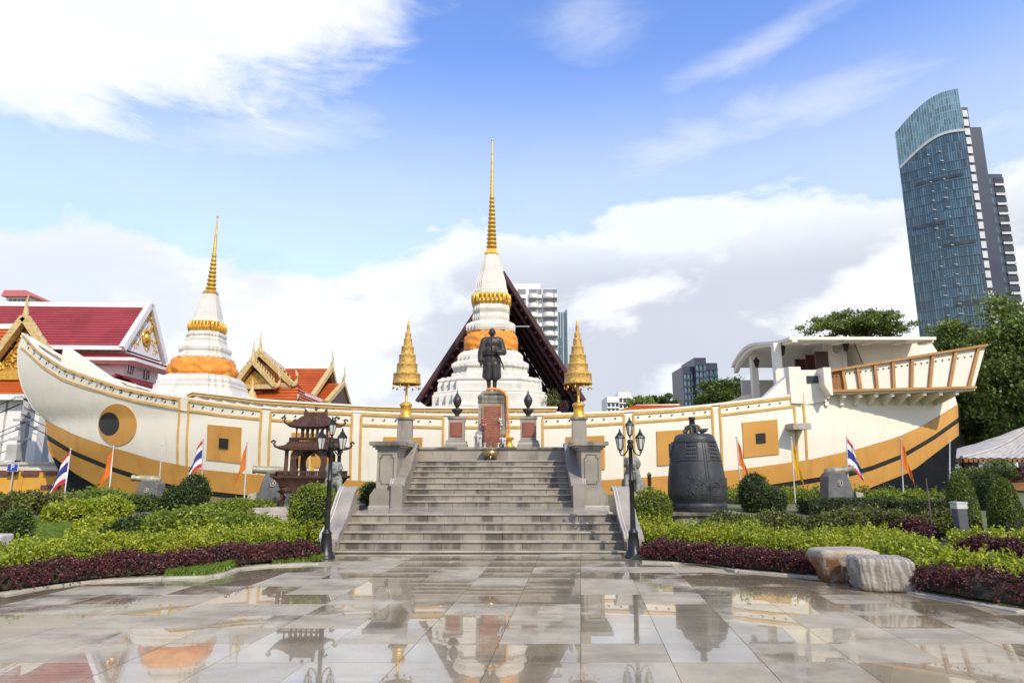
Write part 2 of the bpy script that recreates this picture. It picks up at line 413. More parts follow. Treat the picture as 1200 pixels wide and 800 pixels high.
def organic(name, shapes, ma, parent=None, voxel=.02, smooth=3):
    """one continuous skin over capsules ('c', p0, p1, r0, r1) and ellipsoids ('e', centre, radii)"""
    mb = MB()
    for s in shapes:
        if s[0] == 'c':
            p0, p1 = Vector(s[1]), Vector(s[2]); k = max(2, int((p1 - p0).length / (min(s[3], s[4]) * .5 + 1e-4)))
            k = min(k, 14)
            mb.tube([p0.lerp(p1, i / k) for i in range(k + 1)], [s[3] + (s[4] - s[3]) * i / k for i in range(k + 1)], 12)
            mb.sphere(p0, s[3], 12, 8); mb.sphere(p1, s[4], 12, 8)
        elif s[0] == 'e': mb.sphere(s[1], s[2], 16, 10)
        elif s[0] == 'b': mb.box(s[1], s[2])
    ob = mb.build(name, ma, parent)
    md = ob.modifiers.new('r', 'REMESH'); md.mode = 'VOXEL'; md.voxel_size = voxel; md.use_smooth_shade = True
    sm = ob.modifiers.new('s', 'SMOOTH'); sm.factor = .5; sm.iterations = smooth
    dg = bpy.context.evaluated_depsgraph_get()
    me = bpy.data.meshes.new_from_object(ob.evaluated_get(dg))
    old = ob.data; ob.modifiers.clear(); ob.data = me; bpy.data.meshes.remove(old); me.name = name
    if not me.materials: me.materials.append(ma)
    return ob

# ------------------------------------------------------------------ foliage helpers
def leaves(pts, nrm, size, asp=.55, spread=.9):
    """rhombic leaves: returns (verts, quads)"""
    n = len(pts)
    d = nrm * .55 + rng.normal(size=(n, 3)) * spread * .6
    d /= np.linalg.norm(d, axis=1)[:, None] + 1e-9
    r = rng.normal(size=(n, 3)); s = np.cross(d, r); s /= np.linalg.norm(s, axis=1)[:, None] + 1e-9
    L = size * (.5 + 1.0 * rng.random(n))[:, None]; W = L * asp * .5
    nn = np.cross(d, s)
    a = pts - d * L * .5; c = pts + d * L * .5
    b = pts + s * W + nn * W * .35; e = pts - s * W + nn * W * .35
    v = np.stack([a, b, c, e], 1).reshape(-1, 3)
    q = np.arange(n * 4).reshape(-1, 4)
    return v, q
def nz(p, sc_): return mnoise.noise(Vector((p[0] * sc_, p[1] * sc_, p[2] * sc_)))
def ell_core(c, r, n=14, m=8):
    mb = MB().sphere(c, r, n, m); return mb
def finish(name, v, q, ma, core=None, parent=None):
    """leaves plus a dark core (painted inner shade, or stems) as one mesh"""
    mi = np.zeros(len(q), dtype=np.int32)
    if core is not None and core.f:
        cv = np.array(core.v, dtype=float); cf = np.array([f if len(f) == 4 else (f[0], f[1], f[2], f[2]) for f in core.f])
        q = np.concatenate([q, cf + len(v)]); v = np.concatenate([v, cv]); mi = np.concatenate([mi, np.ones(len(cf), dtype=np.int32)])
    return np_mesh(name, v, q, [ma, M['shade_core_stem']], mi, parent)

def sprigs(pts, nr, leaf, k=8):
    """gather leaves into small shoots that stand proud of the clipped surface by different amounts"""
    n = len(pts); ns = max(1, n // k); c = rng.choice(n, ns, replace=False)
    cp, cn = pts[c], nr[c] / (np.linalg.norm(nr[c], axis=1)[:, None] + 1e-9)
    ax = cn + np.array([0, 0, .5]) + rng.normal(size=cn.shape) * .35; ax /= np.linalg.norm(ax, axis=1)[:, None]
    reach = (.4 + 1.9 * rng.random(ns) ** 2)[:, None] * leaf
    i = np.repeat(np.arange(ns), k); u = rng.random(len(i))[:, None]
    rad = rng.normal(size=(len(i), 3)); rad /= np.linalg.norm(rad, axis=1)[:, None]
    p = cp[i] + ax[i] * reach[i] * (u * 1.6 - .5) + rad * leaf * (.75 - .35 * u)
    return p, ax[i] * .8 + rad * .9
def bush(name, label, cat, base, rx, ry, h, ma, n=3500, leaf=.05, group=None, lump=.10, kind='ball', kindprop=None):
    """clipped or loose shrub: ball, cone (tall rounded) or box"""
    base = Vector(base); c = base + Vector((0, 0, h * .5))
    u = rng.normal(size=(n, 3)); u /= np.linalg.norm(u, axis=1)[:, None]
    if kind == 'ball': pts = u * np.array([rx, ry, h * .55])
    elif kind == 'cone':
        t = rng.random(n) ** .8; a = rng.random(n) * 2 * PI
        prof = np.sqrt(np.clip(1 - (t * 1.0) ** 2.3, 0, 1))
        pts = np.stack([rx * prof * np.cos(a), ry * prof * np.sin(a), (t - .5) * h], 1)
        u = np.stack([np.cos(a) * .8, np.sin(a) * .8, t * .9], 1); u /= np.linalg.norm(u, axis=1)[:, None]
    else:
        k = rng.integers(0, 4, n); w = rng.random((n, 3)) * 2 - 1
        w[:, 2] = np.where(k < 2, 1, w[:, 2]); w[:, 1] = np.where(k == 2, -1, w[:, 1]); w[:, 0] = np.where(k == 3, np.sign(w[:, 0]), w[:, 0])
        pts = w * np.array([rx, ry, h * .5]); u = np.where(np.abs(w) > .98, np.sign(w), 0).astype(float)
    if lump:
        f = np.array([1 + lump * (nz(p + np.array(base), 2.6 / max(rx, .3) * .5) + .5 * nz(p + np.array(base), 6)) for p in pts])
        pts = pts * f[:, None]
    pts *= (1 - .10 * rng.random(n) ** 2)[:, None]
    pts += np.array(c); keep = pts[:, 2] > base.z - .05
    if kind == 'ball': p_, n_ = sprigs(pts[keep], u[keep], leaf, 5)
    else: p_, n_ = pts[keep], u[keep]
    v, q = leaves(p_, n_, leaf)
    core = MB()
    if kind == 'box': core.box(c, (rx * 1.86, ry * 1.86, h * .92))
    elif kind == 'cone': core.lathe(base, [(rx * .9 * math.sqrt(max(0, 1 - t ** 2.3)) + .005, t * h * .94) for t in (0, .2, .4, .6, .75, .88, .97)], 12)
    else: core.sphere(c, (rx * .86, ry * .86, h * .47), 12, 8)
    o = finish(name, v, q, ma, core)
    if kindprop: return tag(o, label, cat, group, kindprop)
    return tag(o, label, cat, group)

def band(name, label, cat, path, width, h, ma, n, leaf, group=None, stuff=True, lump=.25, sprig=0.0, zfn=None):
    """a planted row along a ground path, domed in section, with an uneven top"""
    path = [Vector(p) for p in path]
    seg = [(path[i + 1] - path[i]).length for i in range(len(path) - 1)]; tot = sum(seg); cum = np.concatenate([[0], np.cumsum(seg)])
    px = np.array([[p.x, p.y, p.z] for p in path])
    t = rng.random(n) * tot
    base = np.stack([np.interp(t, cum, px[:, k]) for k in range(3)], 1)
    i = np.clip(np.searchsorted(cum, t) - 1, 0, len(seg) - 1)
    dirs = np.array([[(path[k + 1] - path[k]).x, (path[k + 1] - path[k]).y, 0] for k in range(len(seg))]); dirs /= np.linalg.norm(dirs, axis=1)[:, None]
    tang = np.concatenate([dirs[:1], (dirs[1:] + dirs[:-1]) * .5, dirs[-1:]])
    d = np.stack([np.interp(t, cum, tang[:, k]) for k in range(3)], 1); d /= np.linalg.norm(d, axis=1)[:, None]; sd = np.stack([d[:, 1], -d[:, 0], np.zeros(n)], 1)
    a = rng.random(n) * PI; ca, sa = np.cos(a), np.sin(a)
    sx = np.sign(ca) * np.abs(ca) ** .7; sz = sa ** .6
    lmp = np.array([1 + lump * (nz(b, 2.3) + .9 * nz(b, 6.0)) for b in base])
    endf = np.clip(np.minimum(t, tot - t) / (width * .5), 0, 1) ** .5
    rad = (1 - .12 * rng.random(n) ** 2)
    pts = base + sd * (sx * width * .5 * rad * (.6 + .4 * endf))[:, None]
    pts[:, 2] += sz * h * lmp * rad * (.35 + .65 * endf)
    if sprig: pts[:, 2] += sprig * (rng.random(n) ** 4)
    nr = sd * sx[:, None] + np.array([0, 0, 1]) * sz[:, None]
    pts, nr = sprigs(pts, nr, leaf)
    v, q = leaves(pts, nr, leaf)
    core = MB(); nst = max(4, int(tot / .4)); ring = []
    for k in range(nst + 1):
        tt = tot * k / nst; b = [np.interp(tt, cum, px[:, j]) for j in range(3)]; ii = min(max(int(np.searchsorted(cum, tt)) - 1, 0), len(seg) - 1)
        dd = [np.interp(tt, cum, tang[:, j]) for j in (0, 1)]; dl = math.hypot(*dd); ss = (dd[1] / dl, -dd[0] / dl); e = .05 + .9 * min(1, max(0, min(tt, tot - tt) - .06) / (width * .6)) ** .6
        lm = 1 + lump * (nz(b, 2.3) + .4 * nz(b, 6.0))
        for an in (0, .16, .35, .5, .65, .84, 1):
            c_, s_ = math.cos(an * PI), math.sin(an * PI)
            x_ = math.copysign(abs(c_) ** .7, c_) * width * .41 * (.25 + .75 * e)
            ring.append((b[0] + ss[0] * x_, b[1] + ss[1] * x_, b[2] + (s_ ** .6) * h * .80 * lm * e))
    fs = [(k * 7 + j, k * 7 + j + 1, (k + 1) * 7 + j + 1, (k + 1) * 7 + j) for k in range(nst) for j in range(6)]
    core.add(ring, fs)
    o = finish(name, v, q, ma, core)
    return tag(o, label, cat, group, 'stuff' if stuff else None)

def tree(name, label, base, h, rx, ry, ma, n=14000, leaf=.35, clusters=60, trunk_r=.25, crown_lo=.35, group=None, seed=1, dense=1.0, flat=.45):
    lr = np.random.default_rng(seed); rd = random.Random(seed)
    base = Vector(base); t = thing(name, label, 'tree', base, group)
    mb = MB(); cz = h * (crown_lo + 1) / 2; rz = h * (1 - crown_lo) / 2
    cl = []
    for k in range(clusters):
        u = lr.normal(size=3); u /= np.linalg.norm(u); rr = lr.random() ** (1 / 2.2)
        f = .8 + .35 * nz((u[0] + seed, u[1], u[2]), 1.7)
        cl.append(np.array([u[0] * rx * rr * f, u[1] * ry * rr * f, cz + u[2] * rz * rr * f]))
    mb.tube([base, base + Vector((.1 * h * .1, 0, h * crown_lo * .6)), base + Vector((-.02 * h, .02 * h, h * (crown_lo + .15))), base + Vector((0, 0, h * .8))], [trunk_r, trunk_r * .8, trunk_r * .6, trunk_r * .15], 8)
    for c in cl[::max(1, clusters // 26)]:
        s0 = base + Vector((0, 0, h * (crown_lo * .7 + .25 * rd.random()))); e = base + Vector(c)
        mid = s0.lerp(e, .5) + Vector((0, 0, .06 * h * rd.random()))
        mb.tube([s0, mid, e], [trunk_r * .38, trunk_r * .2, trunk_r * .05], 5)
    mb.build('trunk', M['bark'], t)
    per = n // clusters; P_ = []; N_ = []
    for c in cl:
        s = (.12 + .10 * lr.random()) * (rx + rz) * .5 * dense
        g = lr.normal(size=(per, 3)) * .62
        P_.append(c + g * np.array([s * 1.25, s * 1.25, s * flat * 1.6])); N_.append(g * .5 + np.array([0, 0, .6]))
    p = np.concatenate(P_) + np.array(base); nn = np.concatenate(N_)
    v, q = leaves(p, nn, leaf, .6)
    np_mesh('crown', v, q, [ma], None, t)
    return t
# ------------------------------------------------------------------ ground, paving
def G0(px, py, z=0.0):
    d = pdir(px, py); t = (z - EYE) / d.z
    return Vector((d.x * t, d.y * t, z))
EDGE_PX = [(0, 697), (50, 688), (100, 682), (190, 678), (250, 676), (277, 667), (317, 663), (373, 661)]
EDGE_PXR = [(752, 659), (800, 660), (833, 662), (867, 669), (943, 675), (1013, 682), (1077, 696), (1133, 705), (1200, 718)]
EL = [G0(*p) for p in EDGE_PX]; ER = [G0(*p) for p in EDGE_PXR]
EX = [-60, -14] + [p.x for p in EL] + [-3.55, -3.40, 2.25, 2.40] + [p.x for p in ER] + [14, 60]
EY = [3.0, 7.6] + [p.y for p in EL] + [12.7, 13.3, 13.3, 12.7] + [p.y for p in ER] + [7.2, 3.0]
def yb(x): return float(np.interp(x, EX, EY))
def sst(x, a, b):
    t = min(1, max(0, (x - a) / (b - a))); return t * t * (3 - 2 * t)
def hgt(x, y):
    d = y - yb(x)
    if d < 0.02: return -0.09
    far = 1 - sst(y, 60, 120)
    return (.02 + .05 * sst(d, 0, .6) + .24 * sst(d, .3, 11) + .33 * math.exp(-((x + .6) / 9.5) ** 2) * sst(y, 13.5, 20)) * far
def Gt(px, py):
    """ground point under a photograph pixel"""
    d = pdir(px, py); y = 5.0
    while y < 70:
        t = y / d.y
        if EYE + d.z * t < hgt(d.x * t, y): break
        y += .05
    t = y / d.y; x = d.x * t
    return Vector((x, y, hgt(x, y)))

def axis(lo, hi, step, far):
    a = list(np.arange(lo, hi + 1e-6, step)); f = 1.0
    while a[-1] < far: a.append(a[-1] + step * f * 2); f *= 1.5
    f = 1.0
    while a[0] > -far: a.insert(0, a[0] - step * f * 2); f *= 1.5
    return a
xs = axis(-16, 16, .25, 3500); ys = axis(6, 36, .25, 3500)
gv = [(x, y, hgt(x, y)) for y in ys for x in xs]
nx_ = len(xs)
gq = [(j * nx_ + i, j * nx_ + i + 1, (j + 1) * nx_ + i + 1, (j + 1) * nx_ + i) for j in range(len(ys) - 1) for i in range(nx_ - 1)]
go = np_mesh('ground', gv, gq, [M['soil']], smooth=True); go['kind'] = 'structure'

def wet_paving():
    m = bpy.data.materials.new('wet_paving'); m.use_nodes = True
    nt = NT(m.node_tree); nt.n.clear()
    out = nt.new('ShaderNodeOutputMaterial'); bs = nt.new('ShaderNodeBsdfPrincipled')
    tc = nt.new('ShaderNodeTexCoord'); oi = nt.new('ShaderNodeObjectInfo'); ge = nt.new('ShaderNodeNewGeometry')
    wp = ge.outputs['Position']
    rnd = oi.outputs['Random']
    n1 = nt.noise(wp, .55, 4, .55, .4); n2 = nt.noise(wp, 2.6, 5, .6); n3 = nt.noise(wp, 90, 3, .6)
    # how much standing water: large patches, tile by tile, drier rims
    wet = nt.m('ADD', nt.m('ADD', nt.m('MULTIPLY', n1, .75), nt.m('MULTIPLY', n2, .25)), nt.m('MULTIPLY', nt.m('SUBTRACT', rnd, .5), .42))
    wm = nt.smooth(wet, .35, .52)
    dry = nt.mix(nt.smooth(n2, .3, .7), (.49, .425, .295), (.37, .315, .21))
    k = nt.m('ADD', .84, nt.m('MULTIPLY', rnd, .32))
    hv = nt.new('ShaderNodeHueSaturation'); nt.put(hv.inputs['Value'], k); nt.l.new(dry, hv.inputs['Color'])
    col = nt.mix(nt.m('MULTIPLY', nt.smooth(n3, .52, .66), .35), hv.outputs[0], (.12, .105, .08))
    stn = nt.noise(nt.mapping(wp, (.5, 1.3, 1)), 1.0, 6, .65)
    col = nt.mix(nt.m('MULTIPLY', nt.smooth(stn, .5, .68), .55), col, (.16, .13, .088))
    wetcol = nt.mix(1.0, col, (.56, .53, .48), 'MULTIPLY')
    col = nt.mix(nt.m('MULTIPLY', wm, .8), col, wetcol)
    nt.l.new(col, bs.inputs['Base Color'])
    rgh = nt.mix(wm, (.55, .55, .55), (.12, .12, .12)); nt.l.new(rgh, bs.inputs['Roughness'])
    bs.inputs['IOR'].default_value = 1.5
    nt.l.new(nt.m('ADD', .06, nt.m('MULTIPLY', wm, .94)), bs.inputs['Coat Weight'])
    bs.inputs['Coat Roughness'].default_value = .012
    bs.inputs['Coat IOR'].default_value = 1.46
    b = nt.new('ShaderNodeBump'); b.inputs['Strength'].default_value = .10; b.inputs['Distance'].default_value = .004
    nt.l.new(nt.m('MULTIPLY', n3, nt.m('SUBTRACT', 1.15, wm)), b.inputs['Height']); nt.l.new(b.outputs[0], bs.inputs['Normal'])
    b2 = nt.new('ShaderNodeBump'); b2.inputs['Strength'].default_value = .012; b2.inputs['Distance'].default_value = .004
    nt.l.new(nt.noise(wp, 11, 2), b2.inputs['Height']); nt.l.new(b2.outputs[0], bs.inputs['Coat Normal'])
    nt.l.new(bs.outputs[0], out.inputs[0])
    return m
M['paving'] = wet_paving()
M['mortar'] = mat('wet_mortar', (.17, .148, .11), (.12, .104, .08), .25, scale=3, bump=.1)

pm = MB(); pm.bb(-24, 24, -6, 13.2, -.12, -.011)
plaza = pm.build('plaza', M['mortar']); plaza['kind'] = 'structure'
TW, TD, SKEW = .765, .60, .103
cand = []
for j in range(-14, 22):
    for i in range(-40, 40):
        y0, y1 = 13.08 - (j + 1) * TD, 13.08 - j * TD
        x0, x1 = i * TW - .22, (i + 1) * TW - .22
        k0, k1 = SKEW * (y0 - 13), SKEW * (y1 - 13)
        cx, cy = (x0 + x1 + k0 + k1) / 2, (y0 + y1) / 2
        if cy > yb(cx) + .25 or abs(cx) > 12 or cy < -5.5: continue
        dd = Vector((cx, cy, -EYE)); zc = cy * CP - EYE * SP
        vis = zc > 1 and abs(cx / zc * FPX) < 640 and (400 + (EYE * CP + cy * SP) / zc * FPX) < 815
        cand.append((0 if vis else 1, (cx * cx + cy * cy), x0, x1, y0, y1, k0, k1))
cand.sort()
rest = MB()
for n, (vz, _, x0, x1, y0, y1, k0, k1) in enumerate(cand):
    g = .0028; tz = [random.uniform(-.0012, .0012) for _ in range(4)]
    cx, cy = (x0 + x1 + k0 + k1) / 2, (y0 + y1) / 2
    a, bq = random.uniform(-.0011, .0011), random.uniform(-.0011, .0011); zz = random.uniform(-.0010, .0010)
    q = [(x0 + g + k0, y0 + g), (x1 - g + k0, y0 + g), (x1 - g + k1, y1 - g), (x0 + g + k1, y1 - g)]
    top = [(px_, py_, zz + a * (px_ - cx) + bq * (py_ - cy)) for px_, py_ in q]; lo = [(px_, py_, -.03) for px_, py_ in q]
    mbt = MB() if n < 300 else rest
    mbt.add(top + lo, [(0, 1, 2, 3), (0, 4, 5, 1), (1, 5, 6, 2), (2, 6, 7, 3), (3, 7, 4, 0)])
    if n < 300: mbt.build('paving_slab', M['paving'], plaza, fix=False)
if rest.f: rest.build('paving_slab', M['paving'], plaza, fix=False, kind='stuff')

# low kerb stones that follow the planting beds
def kerb(pts, nm='kerb_stone'):
    for i in range(len(pts) - 1):
        a, b = pts[i], pts[i + 1]; L = (b - a).length; k = max(1, int(L / .8))
        for j in range(k):
            p, q = a.lerp(b, j / k), a.lerp(b, (j + 1) / k); d = (q - p).normalized()
            mb = MB(); mb.beam(p + d * .004 + Vector((0, .02, -.035)), q - d * .004 + Vector((0, .02, -.035)), .17, .12 + random.uniform(-.004, .004))
            mb.build(nm, M['stonepale'], plaza, bevel=.008)
kerb(EL[::1]); kerb(ER[::1])

# ------------------------------------------------------------------ staircase
XC = -.59; RL, TL, RU, TU = .152, .30, .145, .30
ZL = RL * 4 + .04; YU = 16.72; YP = 19.4; ZP = 2.20
stair = thing('stone_staircase', 'wide grey granite staircase in two flights rising from the wet plaza', 'staircase', (XC, 13.0, 0))
def flight(n, y0, z0, riser, tread, half, lastd, first=None):
    z = z0
    for k in range(n):
        r = first if (k == 0 and first) else riser
        y = y0 + k * tread; dep = tread if k < n - 1 else lastd
        mb = MB(); mb.bb(XC - half, XC + half, y - .035, y + dep + .05, z + r - .032, z + r)
        st = mb.build('step', M['stonetop'], stair, bevel=.005)
        ns = 7; off = .5 * (k % 2); cuts = [XC - half] + [XC - half + (i + off) * 2 * half / ns for i in range(1, ns)] + [XC + half]
        for i in range(len(cuts) - 1):
            m2 = MB(); m2.bb(cuts[i] + .004, cuts[i + 1] - .004, y + random.uniform(-.003, .003), y + .2, z, z + r - .032)
            m2.build('riser_stone', M['stonewet'], st)
        z += r
    return z
flight(5, 13.0, 0, RL, TL, 2.78, 2.6, first=.045)
flight(8, YU, ZL, RU, TU, 2.08, .6)
mb = MB(); mb.bb(XC - 2.74, XC + 2.74, 13.25, 19.2, -.1, .03); mb.bb(XC - 2.0, XC + 2.0, 17.0, 19.5, .2, ZL + RU - .04)
mb.bb(XC - 2.7, XC + 2.7, 14.3, 16.9, .0, ZL - .035)
for k in range(1, 8): mb.bb(XC - 2.0, XC + 2.0, YU + k * TU + .06, 19.5, ZL + RU * k - .1, ZL + RU * (k + 1) - .034)
mb.build('stair_core', M['stone'], stair)
# curved side walls, lower and upper
def cheek(x0, x1, ya, yb_, za, zb, z0, parent, bulge):
    pts = []
    n = 18
    for i in range(n + 1):
        t = i / n
        y = ya + (yb_ - ya) * t
        s = float(np.interp(t, [0, .08, .25, .45, .62, .78, .9, 1], [0, .12, .22, .40, .64, .86, .97, 1.0]))
        pts.append((y, za + (zb - za) * s))
    pts = [(ya, z0)] + pts + [(yb_ + .10, zb - .05), (yb_ + .14, zb - .16), (yb_ + .14, z0)]
    w = MB().prism(pts, 0, x0, x1).build('cheek_wall', M['stone'], parent)
    cp = MB()
    xi0, xi1 = x0 - .05, x1 + .05
    for i in range(1, len(pts) - 3):
        (ya1, z1), (yb1, z2) = pts[i], pts[i + 1]
        cp.add([(xi0, ya1, z1), (xi1, ya1, z1), (xi1, yb1, z2), (xi0, yb1, z2), (xi0, ya1, z1 + .05), (xi1, ya1, z1 + .05), (xi1, yb1, z2 + .05), (xi0, yb1, z2 + .05)],
               [(0, 3, 2, 1), (4, 5, 6, 7), (0, 1, 5, 4), (1, 2, 6, 5), (2, 3, 7, 6), (3, 0, 4, 7)])
    cp.build('coping', M['stone'], w, fix=False)
    gr = MB()
    for xx in ((x0 - .03, x0 + .03) if x0 < XC or ya < 14 else (x1 - .03, x1 + .03)):
        gr.tube([(xx, p[0], p[1] + .052) for p in pts[1:-3]], .009, 5)
    gr.build('moulding', M['whitewash'], w)
for sx in (-1, 1):
    a, b = XC + sx * 2.78, XC + sx * 3.06
    cheek(min(a, b), max(a, b), 12.93, 14.45, .22, 1.16, 0, stair, 0)
    a, b = XC + sx * 2.08, XC + sx * 2.36
    cheek(min(a, b), max(a, b), 16.30, 18.6, 1.17, 2.24, ZL - .02, stair, 0)

# podium behind the upper flight
pod = thing('stone_podium', 'grey stone podium wall at the stair head with dark weathered coping', 'podium', (XC, YP, 0))
ns = 5
for i in range(ns):
    x0 = XC - 2.3 + i * 4.6 / ns
    MB().bb(x0 + .002, x0 + 4.6 / ns - .002, YP, YP + .3, ZL, ZP - .08).build('wall_stone', M['stone'], pod)
MB().bb(XC - 2.32, XC + 2.32, YP - .05, YP + .45, ZP - .078, ZP).build('coping', M['stonewet'], pod, bevel=.01)
MB().bb(XC - 2.30, XC + 2.30, YP + .32, 23.2, .1, ZP - .02).build('platform', M['stone'], pod)

def gate_pillar(x, lab):
    t = thing('stone_pillar', lab, 'pillar', (x, 16.5, ZL - .1), 'stone pillars beside the upper stair flight')
    y0, y1 = 16.5, 19.3; s = 1 if x < XC else -1
    MB().bb(x - .41, x + .41, y0 - .12, y1, .3, ZL + .05).build('plinth', M['stonepale'], t, bevel=.02)
    bs = MB(); bs.prism([(x - .38, ZL + .05), (x + .38, ZL + .05), (x + .38, ZL + .30), (x + .33, ZL + .36), (x + .27, ZL + .46), (x - .27, ZL + .46), (x - .33, ZL + .36), (x - .38, ZL + .30)], 1, y0 - .09, y1 - .05)
    bs.build('base', M['stone'], t)
    MB().bb(x - .245, x + .245, y0, y1 - .1, ZL + .46, ZP - .16).build('shaft', M['stone'], t)
    pn = MB(); zc0, zc1 = ZL + .56, ZP - .27
    loop = [(x - .17, zc0 + .08), (x - .125, zc0 + .08), (x - .125, zc0), (x + .125, zc0), (x + .125, zc0 + .08), (x + .17, zc0 + .08), (x + .17, zc1 - .08), (x + .125, zc1 - .08), (x + .125, zc1), (x - .125, zc1), (x - .125, zc1 - .08), (x - .17, zc1 - .08)]
    for i in range(len(loop)):
        a, b = loop[i], loop[(i + 1) % len(loop)]
        pn.tube([(a[0], y0 - .004, a[1]), (b[0], y0 - .004, b[1])], .013, 5)
    pn.build('panel_moulding', M['stonewet'], t)
    c = MB()
    c.bb(x - .29, x + .29, y0 - .06, y1, ZP - .16, ZP - .10); c.bb(x - .35, x + .35, y0 - .11, y1 + .02, ZP - .10, ZP - .05); c.bb(x - .42, x + .42, y0 - .17, y1 + .04, ZP - .05, ZP + .045)
    c.build('cap', M['stonewet'], t)
gate_pillar(-3.11, 'grey stone pillar with panelled shaft at the left of the upper steps')
gate_pillar(1.97, 'grey stone pillar with panelled shaft at the right of the upper steps')

def pz(py, Y): return P(600, py, Y).z
def pxx(px, py, Y): return P(px, py, Y).x

# tiered golden umbrellas on small pedestals
def umbrella(px, lab, plab):
    Y = 18.4; x = pxx(px, 500, Y); z0 = ZP + .045; z1 = pz(489, Y)
    p = thing('umbrella_pedestal', plab, 'pedestal', (x, Y, z0), 'small pedestals under the golden umbrellas')
    MB().box((x, Y, z0 + .05), (.56, .56, .10)).build('base', M['stone'], p, bevel=.015)
    MB().box((x, Y, (z0 + .1 + z1 - .07) / 2), (.40, .40, z1 - z0 - .17), taper=.94).build('shaft', M['stone'], p)
    MB().box((x, Y, z1 - .035), (.47, .47, .07)).build('cap', M['stonewet'], p, bevel=.012)
    t = thing('tiered_umbrella', lab, 'ceremonial umbrella', (x, Y, z1), 'golden tiered umbrellas on pedestals')
    k = 18.6 / FPX
    zt = lambda y: pz(y, Y)
    MB().lathe((x, Y, 0), [(.20, z1), (.20, z1 + .05), (.17, z1 + .07), (.15, zt(484)), (.145, zt(478)), (.17, zt(476)), (.185, zt(474)), (.15, zt(472.5)), (.10, zt(471.5)), (.05, zt(471))], 20).build('foot', M['gold'], t)
    MB().lathe((x, Y, 0), [(.05, zt(471)), (.034, zt(469)), (.034, zt(440)), (.02, zt(380))], 12).build('pole', M['gold'], t)
    tiers = [(16.2, 450, 437.5), (12.3, 438, 426), (10.0, 427, 415.5), (7.5, 416.5, 406), (5.1, 407, 397), (3.5, 398, 390), (1.9, 391, 382)]
    for r, yl, yu in tiers:
        r *= k; a, b = zt(yl), zt(yu)
        sh = [(math.cos(2 * PI * i / 48) * (1 + .012 * (i % 2)), math.sin(2 * PI * i / 48) * (1 + .012 * (i % 2))) for i in range(48)]
        MB().lathe((x, Y, 0), [(r * .99, a - .012), (r * 1.0, a), (r * 1.02, a + .015), (r * .99, a + .03), (r * .95, b - .05), (r * .985, b - .035), (r * .96, b - .01), (r * .80, b + .01), (r * .3, b + .03), (.02, b + .04)], shape=sh, cap=False).build('tier', M['goldcloth'], t)
    MB().lathe((x, Y, 0), [(.03, zt(382)), (.045, zt(380.5)), (.02, zt(379)), (.028, zt(378)), (.012, zt(376)), (.004, zt(373))], 10).build('finial', M['gold'], t)
    for i in range(10):
        a = 2 * PI * i / 10; r = tiers[0][0] * k * .97; q = (x + r * math.cos(a), Y + r * math.sin(a)); zb = zt(450) - .012
        m2 = MB(); m2.tube([(q[0], q[1], zb), (q[0], q[1], zb - .07)], .004, 4)
        m2.sphere((q[0], q[1], zb - .10), (.028, .012, .04), 6, 4)
        m2.build('pendant', M['gold'], t)
umbrella(475, 'golden seven tiered umbrella on the left stone pillar', 'small grey pedestal carrying the left golden umbrella')
umbrella(678.5, 'golden seven tiered umbrella on the right stone pillar', 'small grey pedestal carrying the right golden umbrella')

# statue, its pedestal and the two flanking pedestals
Y0 = 20.3
def zs(y, Y=20.3): return pz(y, Y)
xs_ = pxx(577, 490, Y0); kk = Y0 * 1.0 / FPX * 1.0
ped = thing('statue_pedestal', 'tall grey pedestal with red inscribed tablet beneath the bronze statue', 'pedestal', (xs_, Y0, ZP))
hw = lambda p: p * 20.35 / FPX
MB().box((xs_, Y0 + .2, ZP + .05), (hw(40), hw(36), .10)).build('plinth', M['stone'], ped, bevel=.01)
bm_ = MB(); bm_.lathe((xs_, Y0 + .2, 0), [(hw(18), ZP + .10), (hw(18.6), zs(512)), (hw(19.4), zs(509)), (hw(19), zs(507)), (hw(17), zs(505))], shape=[(-1, -.9), (1, -.9), (1, .9), (-1, .9)], smooth=False); bm_.build('base_moulding', M['stone'], ped)
MB().box((xs_, Y0 + .2, (zs(505) + zs(473)) / 2), (hw(33), hw(30), zs(473) - zs(505)), taper=.97).build('shaft', M['stone'], ped)
cm = MB(); cm.lathe((xs_, Y0 + .2, 0), [(hw(16.5), zs(473)), (hw(17), zs(472)), (hw(17), zs(470.5)), (hw(16), zs(470)), (hw(17.2), zs(466.5)), (hw(17), zs(464.5)), (hw(14.5), zs(463)), (hw(13.5), zs(460.5)), (hw(11.5), zs(459.5)), (hw(10.5), zs(458))], shape=[(-1, -.9), (1, -.9), (1, .9), (-1, .9)], smooth=False); cm.build('cap', M['stonewet'], ped)
yf = Y0 + .2 - hw(15) - .02
tb = MB().bb(xs_ - hw(11), xs_ + hw(11), yf - .05, yf + .1, zs(499), zs(475.5)).build('tablet', M['redgranite'], ped, bevel=.01)
tb2 = MB().bb(xs_ - hw(9.2), xs_ + hw(9.2), yf - .16, yf + .02, ZP + .02, zs(497.5)).build('lower_tablet', M['redgranite'], ped, bevel=.01)
